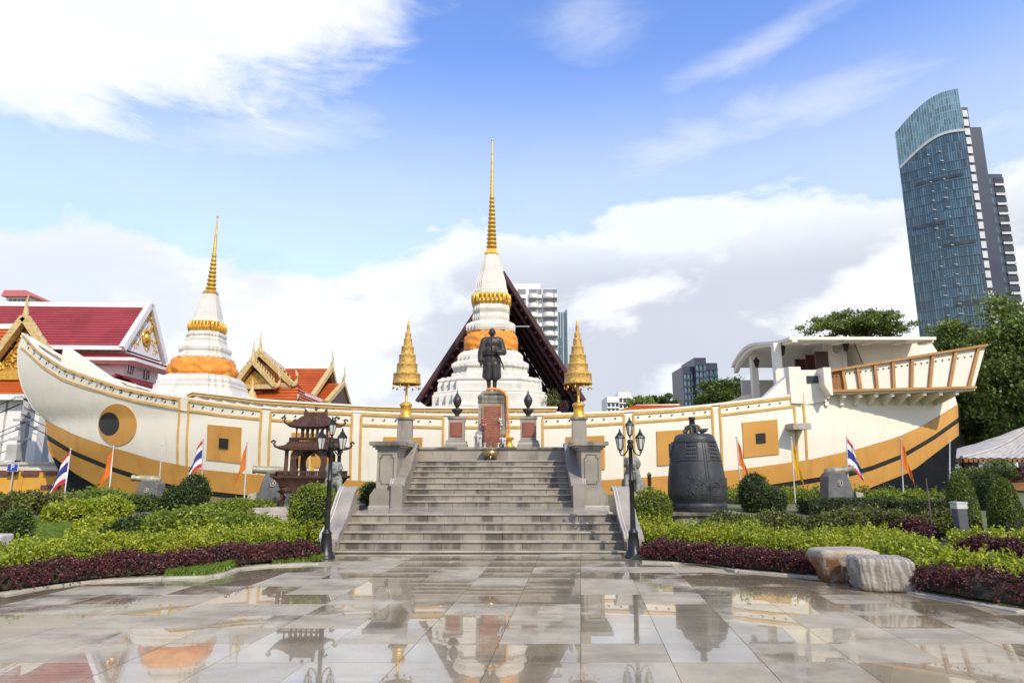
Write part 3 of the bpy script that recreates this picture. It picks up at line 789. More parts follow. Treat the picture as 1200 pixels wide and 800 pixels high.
def writing(par, x, y, z0, z1, wmax, rows, seed, h=.035, taper=False):
    rd = random.Random(seed); mb = MB()
    for r in range(rows):
        z = z1 - (r + .5) * (z1 - z0) / rows; w = wmax * (rd.uniform(.75, 1) if not taper else (.95 - .25 * abs(r - rows / 2) / rows))
        xx = x - w / 2
        while xx < x + w / 2 - .02:
            cw = rd.uniform(.018, .03)
            mb.bb(xx, xx + .006, y - .004, y, z - h * .4, z + h * .4 * rd.uniform(.6, 1.1))
            mb.bb(xx, xx + cw * .8, y - .004, y, z + h * .3, z + h * .42)
            if rd.random() < .6: mb.bb(xx + cw * .7, xx + cw * .7 + .006, y - .0045, y, z - h * .4, z + h * .2)
            xx += cw + .012
    mb.build('inscription', M['engrave'], par, fix=False, kind='stuff')
writing(tb, xs_, yf - .05, zs(497.5), zs(477), hw(17), 10, 3)
writing(tb2, xs_, yf - .16, zs(512), zs(499), hw(15), 6, 4)
fr = MB()
for sgn in (-1, 1): fr.bb(xs_ + sgn * hw(10.6) - .012, xs_ + sgn * hw(10.6) + .012, yf - .058, yf - .045, zs(498), zs(476))
fr.bb(xs_ - hw(10.6), xs_ + hw(10.6), yf - .058, yf - .045, zs(476.8), zs(476)); fr.build('tablet_border', M['engrave'], tb)

def side_ped(px0, px1, pc, lab, ulab):
    Y = 20.0; a, b = pxx(px0, 500, Y), pxx(px1, 500, Y); x = (a + b) / 2; w = (b - a)
    t = thing('urn_pedestal', lab, 'pedestal', (x, Y, ZP), 'low pedestals beside the statue')
    z = lambda y: pz(y, Y)
    sq = [(-1, -1), (1, -1), (1, 1), (-1, 1)]
    MB().lathe((x, Y + .2, 0), [(w * .60, ZP), (w * .60, z(520.5)), (w * .57, z(519)), (w * .54, z(517.6)), (w * .56, z(516.8)), (w * .47, z(515.6))], shape=sq, smooth=False).build('base', M['stone'], t)
    MB().box((x, Y + .2, (z(516) + z(491.5)) / 2), (w * .86, w * .86, z(491.5) - z(516))).build('shaft', M['stone'], t)
    MB().lathe((x, Y + .2, 0), [(w * .43, z(492)), (w * .44, z(491.5)), (w * .48, z(490.5)), (w * .48, z(488))], shape=sq, smooth=False).build('cap', M['stonewet'], t)
    y = Y + .2 - w * .43
    pl = MB().bb(x - w * .33, x + w * .33, y - .03, y + .02, z(511.5), z(495)).build('plaque', M['redgranite'], t, bevel=.006)
    writing(pl, x, y - .03, z(510), z(496.5), w * .5, 7, int(px0), .025)
    u = thing('finial_urn', ulab, 'urn', (x, Y + .2, z(488)), 'dark bronze finials beside the statue')
    k = 20.2 / FPX
    MB().lathe((x, Y + .2, 0), [(r * k, z(yy)) for r, yy in ((2.6, 488), (2.9, 487), (2.4, 485.6), (4.0, 483.6), (6.3, 480.6), (6.6, 478.5), (5.0, 478), (3.0, 477.5))], 20).build('bowl', M['bronze'], u)
    MB().lathe((x, Y + .2, 0), [(r * k, z(yy)) for r, yy in ((2.0, 477.6), (1.8, 476.3), (2.6, 475.3), (4.2, 472.5), (5.2, 469), (4.8, 466.5), (3.2, 463.5), (1.6, 461), (.9, 459), (.35, 456), (.1, 453.5))], 18).build('flame_bud', M['bronze'], u)
side_ped(524, 545.5, 535, 'low grey pedestal with red plaque left of the statue', 'dark bronze bud finial left of the statue')
side_ped(608.5, 630, 619, 'low grey pedestal with red plaque right of the statue', 'dark bronze bud finial right of the statue')

def statue():
    z0, z1 = zs(458), zs(383); H = z1 - z0; x, y = xs_ - .03, Y0 + .2
    t = thing('bronze_statue', 'dark bronze standing statue of a robed man on the central pedestal', 'statue', (x, y, z0))
    def q(a, b, c): return (x + a * H * .93, y + b * H, z0 + c * H)
    S = []
    r = lambda v: v * H
    # head with face
    S += [('e', q(0, -.005, .935), (r(.052), r(.060), r(.066))), ('e', q(0, -.022, .908), (r(.042), r(.044), r(.042))), ('e', q(0, -.070, .925), (r(.011), r(.014), r(.017))),
          ('e', q(.057, .0, .925), (r(.009), r(.014), r(.021))), ('e', q(-.057, .0, .925), (r(.009), r(.014), r(.021))), ('e', q(0, -.062, .897), (r(.020), r(.009), r(.007))),
          ('e', q(0, -.058, .950), (r(.036), r(.009), r(.007))), ('c', q(0, 0, .85), q(0, 0, .92), r(.030), r(.027))]
    # coat: shoulders to knee
    S += [('c', q(-.105, 0, .815), q(.105, 0, .815), r(.048), r(.048)), ('e', q(0, 0, .76), (r(.135), r(.085), r(.11))), ('e', q(0, 0, .64), (r(.125), r(.085), r(.14))), ('e', q(0, .005, .5), (r(.13), r(.09), r(.16))),
          ('c', q(-.075, .01, .46), q(-.082, .012, .225), r(.072), r(.050)), ('c', q(.075, .01, .46), q(.082, .012, .225), r(.072), r(.050)), ('c', q(0, .045, .5), q(0, .05, .235), r(.075), r(.055)),
          ('c', q(-.112, -.02, .5), q(-.135, -.01, .23), r(.03), r(.026)), ('c', q(.112, -.02, .5), q(.13, -.01, .23), r(.03), r(.026))]
    # trousers wrapped at the knee, calves, feet
    for sg in (-1, 1):
        S += [('c', q(sg * .05, -.02, .42), q(sg * .055, -.02, .20), r(.062), r(.05)), ('c', q(sg * .052, -.01, .20), q(sg * .048, .0, .115), r(.036), r(.034)), ('c', q(sg * .048, 0, .12), q(sg * .048, .005, .02), r(.034), r(.022)),
              ('c', q(sg * .048, .01, .016), q(sg * .06, -.085, .012), r(.022), r(.018))]
    # right arm hanging, with wide sleeve
    S += [('c', q(-.135, 0, .80), q(-.185, -.005, .60), r(.052), r(.055)), ('c', q(-.185, -.005, .60), q(-.188, -.02, .49), r(.052), r(.048)), ('c', q(-.188, -.02, .48), q(-.182, -.035, .43), r(.022), r(.020))]
    # left arm bent, hand holding the hilt at the waist
    S += [('c', q(.135, 0, .80), q(.190, .0, .62), r(.052), r(.055)), ('c', q(.190, .0, .62), q(.125, -.085, .60), r(.052), r(.046)), ('c', q(.125, -.085, .605), q(.08, -.115, .61), r(.024), r(.022))]
    organic('figure', S, M['bronze'], t, voxel=.019, smooth=2)
    hd = []
    for i in range(4):
        hd.append(('c', q(-.176 - .006 * i, -.052 + .012 * i, .435), q(-.174 - .006 * i, -.058 + .012 * i, .385 + .006 * abs(i - 1)), r(.0075), r(.006)))
    hd += [('c', q(-.172, -.055, .44), q(-.162, -.07, .41), r(.008), r(.007)), ('e', q(-.184, -.036, .43), (r(.016), r(.02), r(.024)))]
    organic('hand', hd, M['bronze'], t, voxel=.008, smooth=1)
    h2 = [('e', q(.075, -.118, .61), (r(.024), r(.018), r(.022)))]
    for i in range(4): h2.append(('c', q(.06, -.135, .598 + .012 * i), q(.085, -.142, .595 + .012 * i), r(.0075), r(.0065)))
    h2.append(('c', q(.07, -.12, .628), q(.088, -.132, .645), r(.008), r(.007)))
    organic('hand', h2, M['bronze'], t, voxel=.008, smooth=1)
    sw = MB(); sw.tube([q(.06, -.15, .66), q(.095, -.135, .60), q(.185, -.05, .40), q(.205, -.03, .33)], [r(.010), r(.012), r(.010), r(.006)], 8); sw.sphere(q(.056, -.152, .668), r(.015), 8, 6)
    sw.build('sword', M['bronze'], t)
    bt = MB()
    bt.tube([q(0, -.088, .84), q(0, -.097, .76), q(0, -.095, .64), q(0, -.102, .52)], r(.006), 6)
    for c_ in (.80, .74, .68, .62): bt.sphere(q(.006, -.099, c_), r(.008), 6, 4)
    bt.tube([q(-.12, -.045, .585), q(-.06, -.092, .575), q(0, -.10, .572), q(.06, -.092, .575), q(.12, -.045, .585)], r(.012), 6)
    bt.build('coat_front', M['bronze'], t)
statue()

# garlands and offerings
gl = MB(); xg = xs_ + hw(17.6)
gl.tube([(xs_ - hw(7), yf - .06, zs(457.5)), (xs_, yf - .10, zs(456.6)), (xs_ + hw(8), yf - .06, zs(457.5)), (xs_ + hw(14), yf + .0, zs(461)), (xs_ + hw(17), yf - .06, zs(466)), (xg, yf - .08, zs(480)), (xg + .02, yf - .08, zs(495)), (xg + .06, yf - .08, zs(508))], [.04, .04, .04, .042, .036, .032, .036, .036], 8)
gl.tube([(xg - .02, yf - .16, zs(507)), (xg, yf - .16, ZP + .16)], [.05, .09], 8)
tag(gl.build('garland', M['orangecloth']), 'long orange marigold garland draped down the right of the statue pedestal', 'garland')
cn = MB(); cn.lathe((xg + .05, yf - .18, ZP), [(.16, 0), (.17, .03), (.10, .10), (.08, .2), (.15, .26), (.15, .30)], 14)
tag(cn.build('flower_stand', M['gold']), 'small gilt flower stand at the right foot of the statue pedestal', 'stand')
for i, (px, lab, w, h) in enumerate(((561, 'pale stone elephant figure left of the red tablet', 1.0, .40), (589.5, 'pale stone elephant figure right of the red tablet', .85, .30))):
    x = pxx(px, 515, 20.0); y = 20.0 - .3
    o = organic('elephant_figure', [('e', (x, y, ZP + h * .55), (.11 * w, .15 * w, h * .30)), ('e', (x, y - .14 * w, ZP + h * .78), (.075 * w, .08 * w, h * .2)), ('c', (x, y - .21 * w, ZP + h * .75), (x, y - .24 * w, ZP + h * .3), .035 * w, .02 * w),
        ('e', (x - .09 * w, y - .11 * w, ZP + h * .78), (.035, .02, .07 * w)), ('e', (x + .09 * w, y - .11 * w, ZP + h * .78), (.035, .02, .07 * w))] +
        [('c', (x + a * .07 * w, y + b * .09 * w, ZP + .02), (x + a * .06 * w, y + b * .08 * w, ZP + h * .5), .038 * w, .045 * w) for a in (-1, 1) for b in (-1, 1)], M['marble'], None, .014, 2)
    tag(o, lab, 'figurine', 'elephant figurines by the tablet')
for i, (dx, c, lab) in enumerate(((-.20, 'marble', 'white offering cup at the left of the tablet foot'), (-.02, 'brass', 'small brass incense cup at the middle of the tablet foot'), (.20, 'marble', 'white offering cup at the right of the tablet foot'))):
    o = MB().lathe((xs_ + dx, 19.55, ZP), [(.04, 0), (.045, .01), (.02, .04), (.05, .09), (.055, .13)], 12).build('offering_cup', M[c]); tag(o, lab, 'cup')
for i, (px, lab) in enumerate(((567, 'pink flower bunch at the left edge of the red tablet'), (586.5, 'white flower bunch at the right edge of the red tablet'))):
    x = pxx(px, 498, 19.8); mb = MB(); mb.tube([(x, yf - .12, zs(504)), (x, yf - .12, zs(496))], .012, 5)
    for k in range(14): mb.sphere((x + random.uniform(-.05, .05), yf - .13 + random.uniform(-.03, .03), zs(499) + random.uniform(0, .2)), .028, 6, 4)
    tag(mb.build('flower_bunch', mat('petal_%s' % ('pink' if i == 0 else 'white'), (.7, .2, .14) if i == 0 else (.75, .72, .66), None, .7, bump=0)), lab, 'flowers')
bx_ = pxx(575, 533, 19.2); zb_ = ZL + RU * 8
o = thing('incense_bowl', 'round brass incense bowl on the top step below the podium', 'bowl', (bx_, 19.15, zb_))
k = 19.2 / FPX
MB().lathe((bx_, 19.15, zb_ + .08), [(.08, 0), (.17, .03), (.235, .10), (.24, .15), (.20, .20), (.19, .22), (.25, .245), (.25, .26), (.20, .255), (.17, .2), (.02, .19)], 28, cap=False).build('basin', M['brass'], o)
for a in (-PI / 2, PI / 6, 5 * PI / 6):
    MB().tube([(bx_ + .13 * math.cos(a), 19.15 + .13 * math.sin(a), zb_ + .12), (bx_ + .19 * math.cos(a), 19.15 + .19 * math.sin(a), zb_ + .06), (bx_ + .17 * math.cos(a), 19.15 + .17 * math.sin(a), zb_ + .015)], [.035, .03, .02], 7).build('foot', M['brass'], o)
# ------------------------------------------------------------------ the white ship
YC, XM = 31.0, -1.0
STEM = [P(*p, YC) for p in ((26, 393), (21, 407), (20, 425), (21.5, 440), (26, 456), (37, 477), (54, 494), (55, 509), (57, 526), (72, 560), (84, 590))]
STZ = [p.z for p in STEM][::-1]; STX = [p.x for p in STEM][::-1]
def xstem(z): return float(np.interp(z, STZ, STX))
def ysurf(x, z):
    if x < XM: s = 1 - min(1, (XM - x) / (XM - xstem(z))) ** 2.3
    else: s = 1 - min(1, (x - XM) / 27.0) ** 2.2
    half = 5.0 * s - .10 * max(0, 3.0 - z) ** 1.25 * (.25 + .75 * (1 - abs(s - .5)))
    return YC - max(half, .03 if s > .001 else 0.0)
def hull_pt(px, py, off=0.0):
    Y = 28.0
    for _ in range(12):
        p = P(px, py, Y); Y = .5 * Y + .5 * (ysurf(p.x, p.z) - off)
    return P(px, py, Y)
def row(px): return [hull_pt(*p) for p in px]
NT_ = 120
TT = [(i / NT_) ** 1.35 for i in range(NT_ + 1)]
class Row:
    def __init__(s, px):
        pts = [hull_pt(*p) for p in px]; s.x = [p.x for p in pts]; s.z = [p.z for p in pts]
    def z_at(s, x): return float(np.interp(x, s.x, s.z))
    def at(s, t):
        x = s.x[0] + (s.x[-1] - s.x[0]) * t; return x, s.z_at(x)
TOP = Row([(27, 393), (45, 412.5), (75, 432), (105, 442.5), (140, 454), (175, 462), (211, 467.5), (260, 474.5), (307, 480), (360, 482.5), (414, 484.5), (470, 487), (519, 488.5), (576, 488.8), (634, 488), (685, 486.5), (731, 484.5), (790, 481), (832, 477), (880, 471), (930, 465), (966, 461), (1040, 457), (1117, 452)])
BANDL = Row([(25.5, 407), (52, 431), (75, 445), (105, 455), (157, 469), (210, 479), (260, 486.5), (307, 491), (360, 495), (414, 497.5), (470, 499.5), (519, 500.5), (576, 500.5), (634, 500), (685, 498.5), (731, 495.5), (790, 491.5), (832, 487.5), (880, 482), (930, 476), (1000, 470), (1118, 460)])
G1T = Row([(54.5, 492), (87, 508.5), (115, 519), (150, 529.5), (182, 539), (220, 546.5), (238, 550), (283, 554.5), (340, 558.5), (403, 562), (442, 564.5), (520, 566.5), (620, 566), (703, 562.5), (757, 559), (800, 556), (855, 551), (902, 545), (951, 538), (1008, 525), (1050, 512.5), (1080, 499.5), (1122, 474)])
G1B = Row([(55, 508.5), (87, 528), (133, 547), (175, 560.5), (214, 571), (241, 574.5), (286, 579.5), (340, 584), (403, 588), (520, 592), (620, 592), (757, 584), (855, 574.5), (906, 567), (945, 561), (990, 554), (1020, 546), (1056, 532), (1092, 511), (1122.5, 489)])
G2T = Row([(56, 515), (87, 533.5), (133, 552.5), (175, 566.5), (214, 577), (286, 586), (403, 595), (520, 599), (620, 599), (757, 591), (855, 581), (906, 573.5), (945, 567), (990, 559.5), (1020, 551.5), (1056, 537.5), (1092, 516.5), (1122.8, 494.5)])
G2B = Row([(58, 533), (87, 554), (115, 570), (140, 581.5), (200, 597), (286, 612), (403, 625), (520, 630), (620, 630), (757, 622), (855, 610), (945, 594), (1000, 578), (1020, 571), (1068, 552), (1095, 531), (1123, 510)])
class Flat:
    def at(s, t):
        a, b = pxx(84, 590, YC), pxx(1116, 585, 28.6); return a + (b - a) * t, -.2
BOT = Flat()
SHIP = thing('ship_building', 'long white ship shaped hall with painted eye, ochre stripes and rising stern', 'ship', (XM, YC, 0))

def strip(name, ra, rb, nv, ma, off=0.0, stemfit=True, parent=SHIP):
    fv = []; n = NT_ + 1
    for t in TT:
        a, b = ra.at(t), rb.at(t)
        for k in range(nv + 1):
            u = k / nv; x = a[0] + (b[0] - a[0]) * u; z = a[1] + (b[1] - a[1]) * u
            if stemfit:
                x0 = ra.at(0)[0] + (rb.at(0)[0] - ra.at(0)[0]) * u; z0 = ra.at(0)[1] + (rb.at(0)[1] - ra.at(0)[1]) * u
                x += (xstem(z0) - x0) * math.exp(-t * 22)
            fv.append((x, ysurf(x, z) - off, z))
    m = len(fv); back = [(x, 2 * YC - y, z) for x, y, z in fv]; w = nv + 1; fs = []
    for i in range(NT_):
        for k in range(nv):
            q = (i * w + k, i * w + k + 1, (i + 1) * w + k + 1, (i + 1) * w + k)
            fs.append(q); fs.append(tuple(m + j for j in reversed(q)))
    for k in range(nv):
        i = NT_ * w + k; fs.append((i, i + 1, m + i + 1, m + i))
        fs.append((k, k + 1, m + k + 1, m + k))
    mb = MB(); mb.add(fv + back, fs, True)
    o = mb.build(name, ma, parent, fix=False)
    me = o.data
    return o
strip('bulwark', TOP, BANDL, 3, M['white'])
strip('hull_planking', BANDL, G1T, 12, M['white'])
strip('ochre_stripe', G1T, G1B, 3, M['ochre'], .035)
strip('dark_stripe', G1B, G2T, 1, M['black'], .0)
strip('ochre_stripe', G2T, G2B, 3, M['ochre'], .035)
strip('keel', G2B, BOT, 4, M['tar'], .0)
dk = []; dfs = []
for i, t in enumerate(TT):
    x, z = TOP.at(t); y = ysurf(x, z) + .02; dk += [(x, y, z - .45), (x, 2 * YC - y, z - .45)]
    if i: dfs.append((2 * i - 2, 2 * i - 1, 2 * i + 1, 2 * i))
MB().add(dk, dfs, True).build('deck', M['whitewash'], SHIP)

def hullrail(name, r, px0, px1, z0, z1, o0, o1, ma, dz=0.0, parent=SHIP, both=False):
    """a moulding that follows the hull between two x positions; o0/o1 outward and inward offsets"""
    x0, x1 = px0, px1; n = max(4, int(abs(x1 - x0) / .3)); vs_ = []; fs = []
    for i in range(n + 1):
        x = x0 + (x1 - x0) * i / n; z = r.z_at(x) + dz; y = ysurf(x, z)
        vs_ += [(x, y - o0, z + z0), (x, y + o1, z + z0), (x, y + o1, z + z1), (x, y - o0, z + z1)]
        if i:
            b = 4 * i - 4
            for k in range(4): fs.append((b + k, b + (k + 1) % 4, b + 4 + (k + 1) % 4, b + 4 + k))
    fs += [(0, 1, 2, 3), (4 * n + 3, 4 * n + 2, 4 * n + 1, 4 * n)]
    mb = MB().add(vs_, fs)
    if both: mb.add([(x, 2 * YC - y, z) for x, y, z in vs_], fs)
    return mb.build(name, ma, parent)
hx = lambda px, py: hull_pt(px, py).x
xa, xe = TOP.x[0] + .02, hx(930, 465)
PAIRS = [(216, 11), (312.5, 11), (418.5, 11), (525.5, 11), (630.5, 11), (736.5, 11), (838.5, 9), (935, 11)]
bays = []
for c, w in PAIRS:
    y_ = float(np.interp(c, [210, 420, 630, 830, 930], [467, 485, 488, 477, 465]))
    bays.append((hx(c - w / 2, y_), hx(c + w / 2, y_)))
# gold lines under and over the frieze, panel by panel
segs = [(xa, bays[0][0])] + [(bays[i][1], bays[i + 1][0]) for i in range(7)]
for a, b in segs:
    hullrail('frieze_moulding', BANDL, a, b, -.05, .05, .035, .02, M['gilt'])
    hullrail('top_moulding', TOP, a, b, -.06, .045, .045, .10, M['gilt'])
hullrail('top_rail', TOP, xa, xe, .05, .13, .03, .28, M['white'], both=True)
class Lift:
    """gilt uprights beside each panel, from the frieze down to the ochre stripe"""
for a, b in bays:
    for x in (a, b):
        z1, z0 = TOP.z_at(x) - .06, G1T.z_at(x)
        if x > xe - .2: z1 = TOP.z_at(x) + .1
        n = 8; vs_ = []; fs = []
        for i in range(n + 1):
            z = z0 + (z1 - z0) * i / n
            for dx, o in ((-.042, -.04), (-.042, .04), (.042, .04), (.042, -.04)): vs_.append((x + dx, ysurf(x, z) - o if o > 0 else ysurf(x, z) - o, z))
            if i:
                q = 4 * i - 4
                for k in range(4): fs.append((q + k, q + (k + 1) % 4, q + 4 + (k + 1) % 4, q + 4 + k))
        MB().add(vs_, fs).build('panel_upright', M['gilt'], SHIP)
# small dark drain holes along the frieze and over the bow
dots = MB()
x = xa + .6
while x < xe - .3:
    z = .55 * TOP.z_at(x) + .45 * BANDL.z_at(x); y = ysurf(x, z)
    if not any(a - .1 < x < b + .1 for a, b in bays):
        dots.box((x, y - .012, z), (.05, .03, .05)); dots.box((x - .04, y - .006, z - .04), (.06, .02, .018))
    x += .46
dots.build('drain_hole', M['black'], SHIP, kind='stuff')
dots = MB(); x = xa + .5
while x < hx(208, 467):
    dots.box((x, ysurf(x, TOP.z_at(x)) - .03, TOP.z_at(x) - .09), (.09, .05, .05)); x += .55
dots.build('rail_bolt', M['black'], SHIP, kind='stuff')
# gun ports: ochre squares with a dark opening
for i in range(7):
    x0, x1 = bays[i][1], bays[i + 1][0]; c = (x0 + x1) / 2 + (.05 if i else .06); w = (x1 - x0) * .235
    zt = BANDL.z_at(c) - .42; zb = G1T.z_at(c) + .42; slope = (BANDL.z_at(c + w) - BANDL.z_at(c - w))
    sl = slope * .8
    if i in (3,): continue
    def patch(cx, cz, hw_, hh, o, sl_):
        pts = [(cx - hw_, cz - hh - sl_ * .5), (cx + hw_, cz - hh + sl_ * .5), (cx + hw_, cz + hh + sl_ * .5), (cx - hw_, cz + hh - sl_ * .5)]
        f = [(a, ysurf(a, b) - o, b) for a, b in pts]; k = [(a, ysurf(a, b) + .08, b) for a, b in pts]
        return MB().add(f + k, [(0, 1, 2, 3), (7, 6, 5, 4), (0, 4, 5, 1), (1, 5, 6, 2), (2, 6, 7, 3), (3, 7, 4, 0)])
    cz = (zt + zb) / 2
    gp = patch(c, cz, w, (zt - zb) / 2, .05, sl).build('gun_port', M['ochre'], SHIP)
    patch(c, cz, w * .26, w * .26, .062, sl * .26).build('port_opening', M['black'], gp)
# painted eye on the bow
def disc(px, py, rx, ry, o):
    c = hull_pt(px, py); n = 40; f = []
    for i in range(n):
        p = hull_pt(px + rx * math.cos(2 * PI * i / n), py + ry * math.sin(2 * PI * i / n)); f.append((p.x, ysurf(p.x, p.z) - o, p.z))
    ce = (c.x, ysurf(c.x, c.z) - o, c.z); b = [(p[0], p[1] + o + .05, p[2]) for p in f]
    mb = MB(); rings = []
    for s in (1, .8, .6, .4, .2):
        r_ = []
        for i in range(n):
            x_, z_ = ce[0] + (f[i][0] - ce[0]) * s, ce[2] + (f[i][2] - ce[2]) * s; r_.append((x_, ysurf(x_, z_) - o, z_))
        rings.append(r_)
    vs_ = [p for r_ in rings for p in r_]; fs = [(j * n + i, j * n + (i + 1) % n, (j + 1) * n + (i + 1) % n, (j + 1) * n + i) for j in range(4) for i in range(n)]
    mb.add(vs_ + [ce], fs + [(4 * n + i, 4 * n + (i + 1) % n, 5 * n) for i in range(n)], True)
    return mb.add(rings[0] + b, [(i, n + i, n + (i + 1) % n, (i + 1) % n) for i in range(n)])
eye = disc(138, 497.5, 22.5, 24.5, .04).build('eye', M['ochre'], SHIP)
disc(128.5, 496.5, 11.8, 13.5, .055).build('pupil', M['black'], eye)
# raised rail on the left half with short posts
RAIL = Row([(218, 463), (226, 459.5), (270, 464.5), (300, 468.5), (360, 472.5), (420, 476), (480, 478), (540, 478.5), (600, 478), (653, 478)])
x0, x1 = hx(220, 461), hx(652, 478)
for a, b, z0, z1 in ((x0, x1, -.07, .05), ):
    hullrail('upper_rail', RAIL, a, b, -.13, -.02, .02, .32, M['gilt']); hullrail('upper_rail_cap', RAIL, a - .05, b + .05, -.015, .06, .06, .36, M['white'])
n = 26
for i in range(n):
    x = x0 + .1 + (x1 - x0 - .2) * i / (n - 1); z0 = TOP.z_at(x) + .13; z1 = RAIL.z_at(x) - .13
    if z1 - z0 > .04:
        MB().box((x, ysurf(x, z0) + .14, (z0 + z1) / 2), (.55, .18, z1 - z0)).build('rail_post', M['whitewash'], SHIP)
# fin inside the bow
a, b, c_ = P(80, 408, YC), P(75, 436, YC), P(162, 464, YC)
m2 = MB(); m2.prism([(a.x, a.z), (b.x, b.z - .6), (c_.x, c_.z - .6), (c_.x, c_.z), (P(120, 438, YC).x, P(120, 436, YC).z)], 1, YC - .35, YC + .35); m2.build('bow_fin', M['white'], SHIP)

# stern: raised side, gallery, cabin
ys0 = 28.0
def stern_panel(pts, y0, y1, nm, ma=M['white']): return MB().prism([(P(a, b, y0).x, P(a, b, y0).z) for a, b in pts], 1, y0, y1).build(nm, ma, SHIP)
YG = 26.9
crv = [(885, 473), (893, 468), (900, 461.5), (908, 453.5), (916, 446), (923, 440.5), (930, 436.5), (930, 433.5), (969, 433), (969, 470), (930, 476), (885, 482)]
yq = ysurf(hx(930, 455), 5.2) + .06
stern_panel(crv, yq, yq + .5, 'stern_bulwark')
far = [(843, 477), (855, 470), (872, 463), (887, 459), (887, 480), (843, 484)]
yq2 = 33.6
MB().prism([(P(a, b, yq2).x, P(a, b, yq2).z) for a, b in far], 1, yq2, yq2 + .4).build('stern_bulwark', M['white'], SHIP)
p0, p1 = P(928.5, 433, yq), P(931, 470, yq)
MB().bb(p0.x - .22, p0.x + .28, yq - .16, yq + .3, p1.z - .1, p0.z + .1).build('stern_post', M['white'], SHIP)
o = P(952, 444.5, yq); MB().box((o.x, yq - .01, o.z), (.48, .06, .30)).build('stern_window', M['window'], SHIP)
q0, q1 = P(962, 433, yq - .3), P(970, 462, yq - .3)
MB().prism([(q0.x - .02, q1.z + .35), (q0.x + .2, q1.z - .05), (q1.x + .1, q1.z - .05), (q1.x + .1, q0.z + .06), (q0.x - .02, q0.z + .06)], 1, yq - .55, yq + .1).build('gallery_bracket_wall', M['white'], SHIP)
# side gallery
gal = MB()
def gp_(px, py): return P(px, py, YG)
A_, B_, C_, D_ = gp_(967, 437), gp_(1155, 406), gp_(1142, 453), gp_(967, 457.5)
def galq(u, v):
    """u along the gallery, v from the foot to the rail"""
    t = D_.lerp(C_, u); s = A_.lerp(B_, u ** 1.12); return t.lerp(s, v)
US = [0, .132, .232, .343, .455, .572, .693, .825, .955, 1.0]
gallery = []
for i in range(len(US) - 1):
    a, b = US[i], US[i + 1]
    q = [galq(a, 0), galq(b, 0), galq(b, 1), galq(a, 1)]
    m2 = MB(); f = [(p.x, YG, p.z) for p in q]; k = [(p.x, YG + .1, p.z) for p in q]
    m2.add(f + k, [(0, 1, 2, 3), (7, 6, 5, 4), (0, 4, 5, 1), (1, 5, 6, 2), (2, 6, 7, 3), (3, 7, 4, 0)])
    m2.build('gallery_panel', M['brown'] if i == 0 else M['white'], SHIP)
for u in US[1:-1]:
    m2 = MB(); m2.beam(galq(u, .0) - Vector((0, .05, 0)), galq(u, 1) - Vector((0, .05, 0)), .11, .12); m2.build('gallery_post', M['tan'], SHIP)
m2 = MB()
for i in range(16):
    a, b = galq(i / 16, 1), galq((i + 1) / 16, 1); m2.beam(a + Vector((0, -.02, .05)), b + Vector((0.01, -.02, .05)), .26, .10)
m2.build('gallery_rail', M['tan'], SHIP)
m2 = MB(); m2.beam(galq(0, 0) + Vector((0, -.02, -.03)), galq(1, 0) + Vector((0, -.02, -.03)), .24, .10); m2.build('gallery_sill', M['tan'], SHIP)
MB().slab([galq(0, 0) + Vector((0, .0, -.06)), galq(1, 0) + Vector((0, 0, -.06)), galq(1, 0) + Vector((-.3, 2.8, -.06)), galq(0, 0) + Vector((0, 1.9, -.06))], .10).build('gallery_floor', M['white'], SHIP)
for i in range(9):
    p = galq(.02 + i * .108, 0); yh = ysurf(p.x, p.z - .4)
    MB().prism([(YG + .05, p.z - .18), (yh + .06, p.z - .18), (yh + .06, p.z - .62), (yh - .12, p.z - .60), (YG + .25, p.z - .34), (YG + .05, p.z - .30)], 0, p.x - .07, p.x + .07).build('gallery_bracket', M['white'], SHIP)
d2 = MB()
for i in range(1, 8):
    for k in (.2, .5, .8):
        p = galq(US[i] + (US[i + 1] - US[i]) * k, .80); d2.box((p.x, YG - .01, p.z), (.05, .04, .05))
for k in (.03, .06, .09, .12): p = galq(k, .75); d2.box((p.x, YG - .01, p.z), (.04, .04, .04))
d2.build('panel_bolt', M['iron'], SHIP, kind='stuff')
# cabin behind the gallery
yw = 29.0
cab = [(1000, 402), (1090, 399), (1100, 414), (1100, 440), (1018, 440)]
MB().prism([(P(a, b, yw).x, P(a, b, yw).z) for a, b in cab], 1, yw, yw + 4.6).build('cabin_wall', M['white'], SHIP)
MB().tube([P(1001, 402, yw - .03), P(1016, 438, yw - .03)], .02, 5).build('conduit', M['iron'], SHIP)
# front bulkhead of the cabin with the maroon door, facing the bow
xb = P(968, 420, yw).x
zb0, zb1 = P(968, 437, yw).z, P(968, 399, yw).z
f0, f1 = P(932, 436, 31.5), P(1000, 400, yw)
bk = MB(); bk.slab([(xb + .75, yw - .0, zb0 - .5), (xb + .75, yw, zb1 + .25), (xb + .75, 33.6, zb1 + .4), (xb + .75, 33.6, zb0 - .5)], .12)
bk.build('bulkhead', M['whitewash'], SHIP)
bk = MB(); bk.bb(xb - .05, xb + .95, yw + .02, yw + .14, zb0 - .5, zb1 + .1); bk.build('bulkhead', M['whitewash'], SHIP)
MB().bb(xb + .5, xb + .56, yw - .0, yw + .02, zb0 + .5, zb0 + .52)
fd = P(980, 407.5, yw); MB().lathe((0, 0, 0), [(.01, 0), (.17, 0), (.17, .05), (.01, .05)], 20).v
em = MB(); em.add([(fd.x + .16 * math.cos(2 * PI * i / 24), yw - .02 + s, fd.z + .26 * math.sin(2 * PI * i / 24)) for s in (0, .06) for i in range(24)], [tuple(range(24)), tuple(range(47, 23, -1))] + [(i, 24 + i, 24 + (i + 1) % 24, (i + 1) % 24) for i in range(24)])
em.build('oval_plaque', M['stonepale'], SHIP)
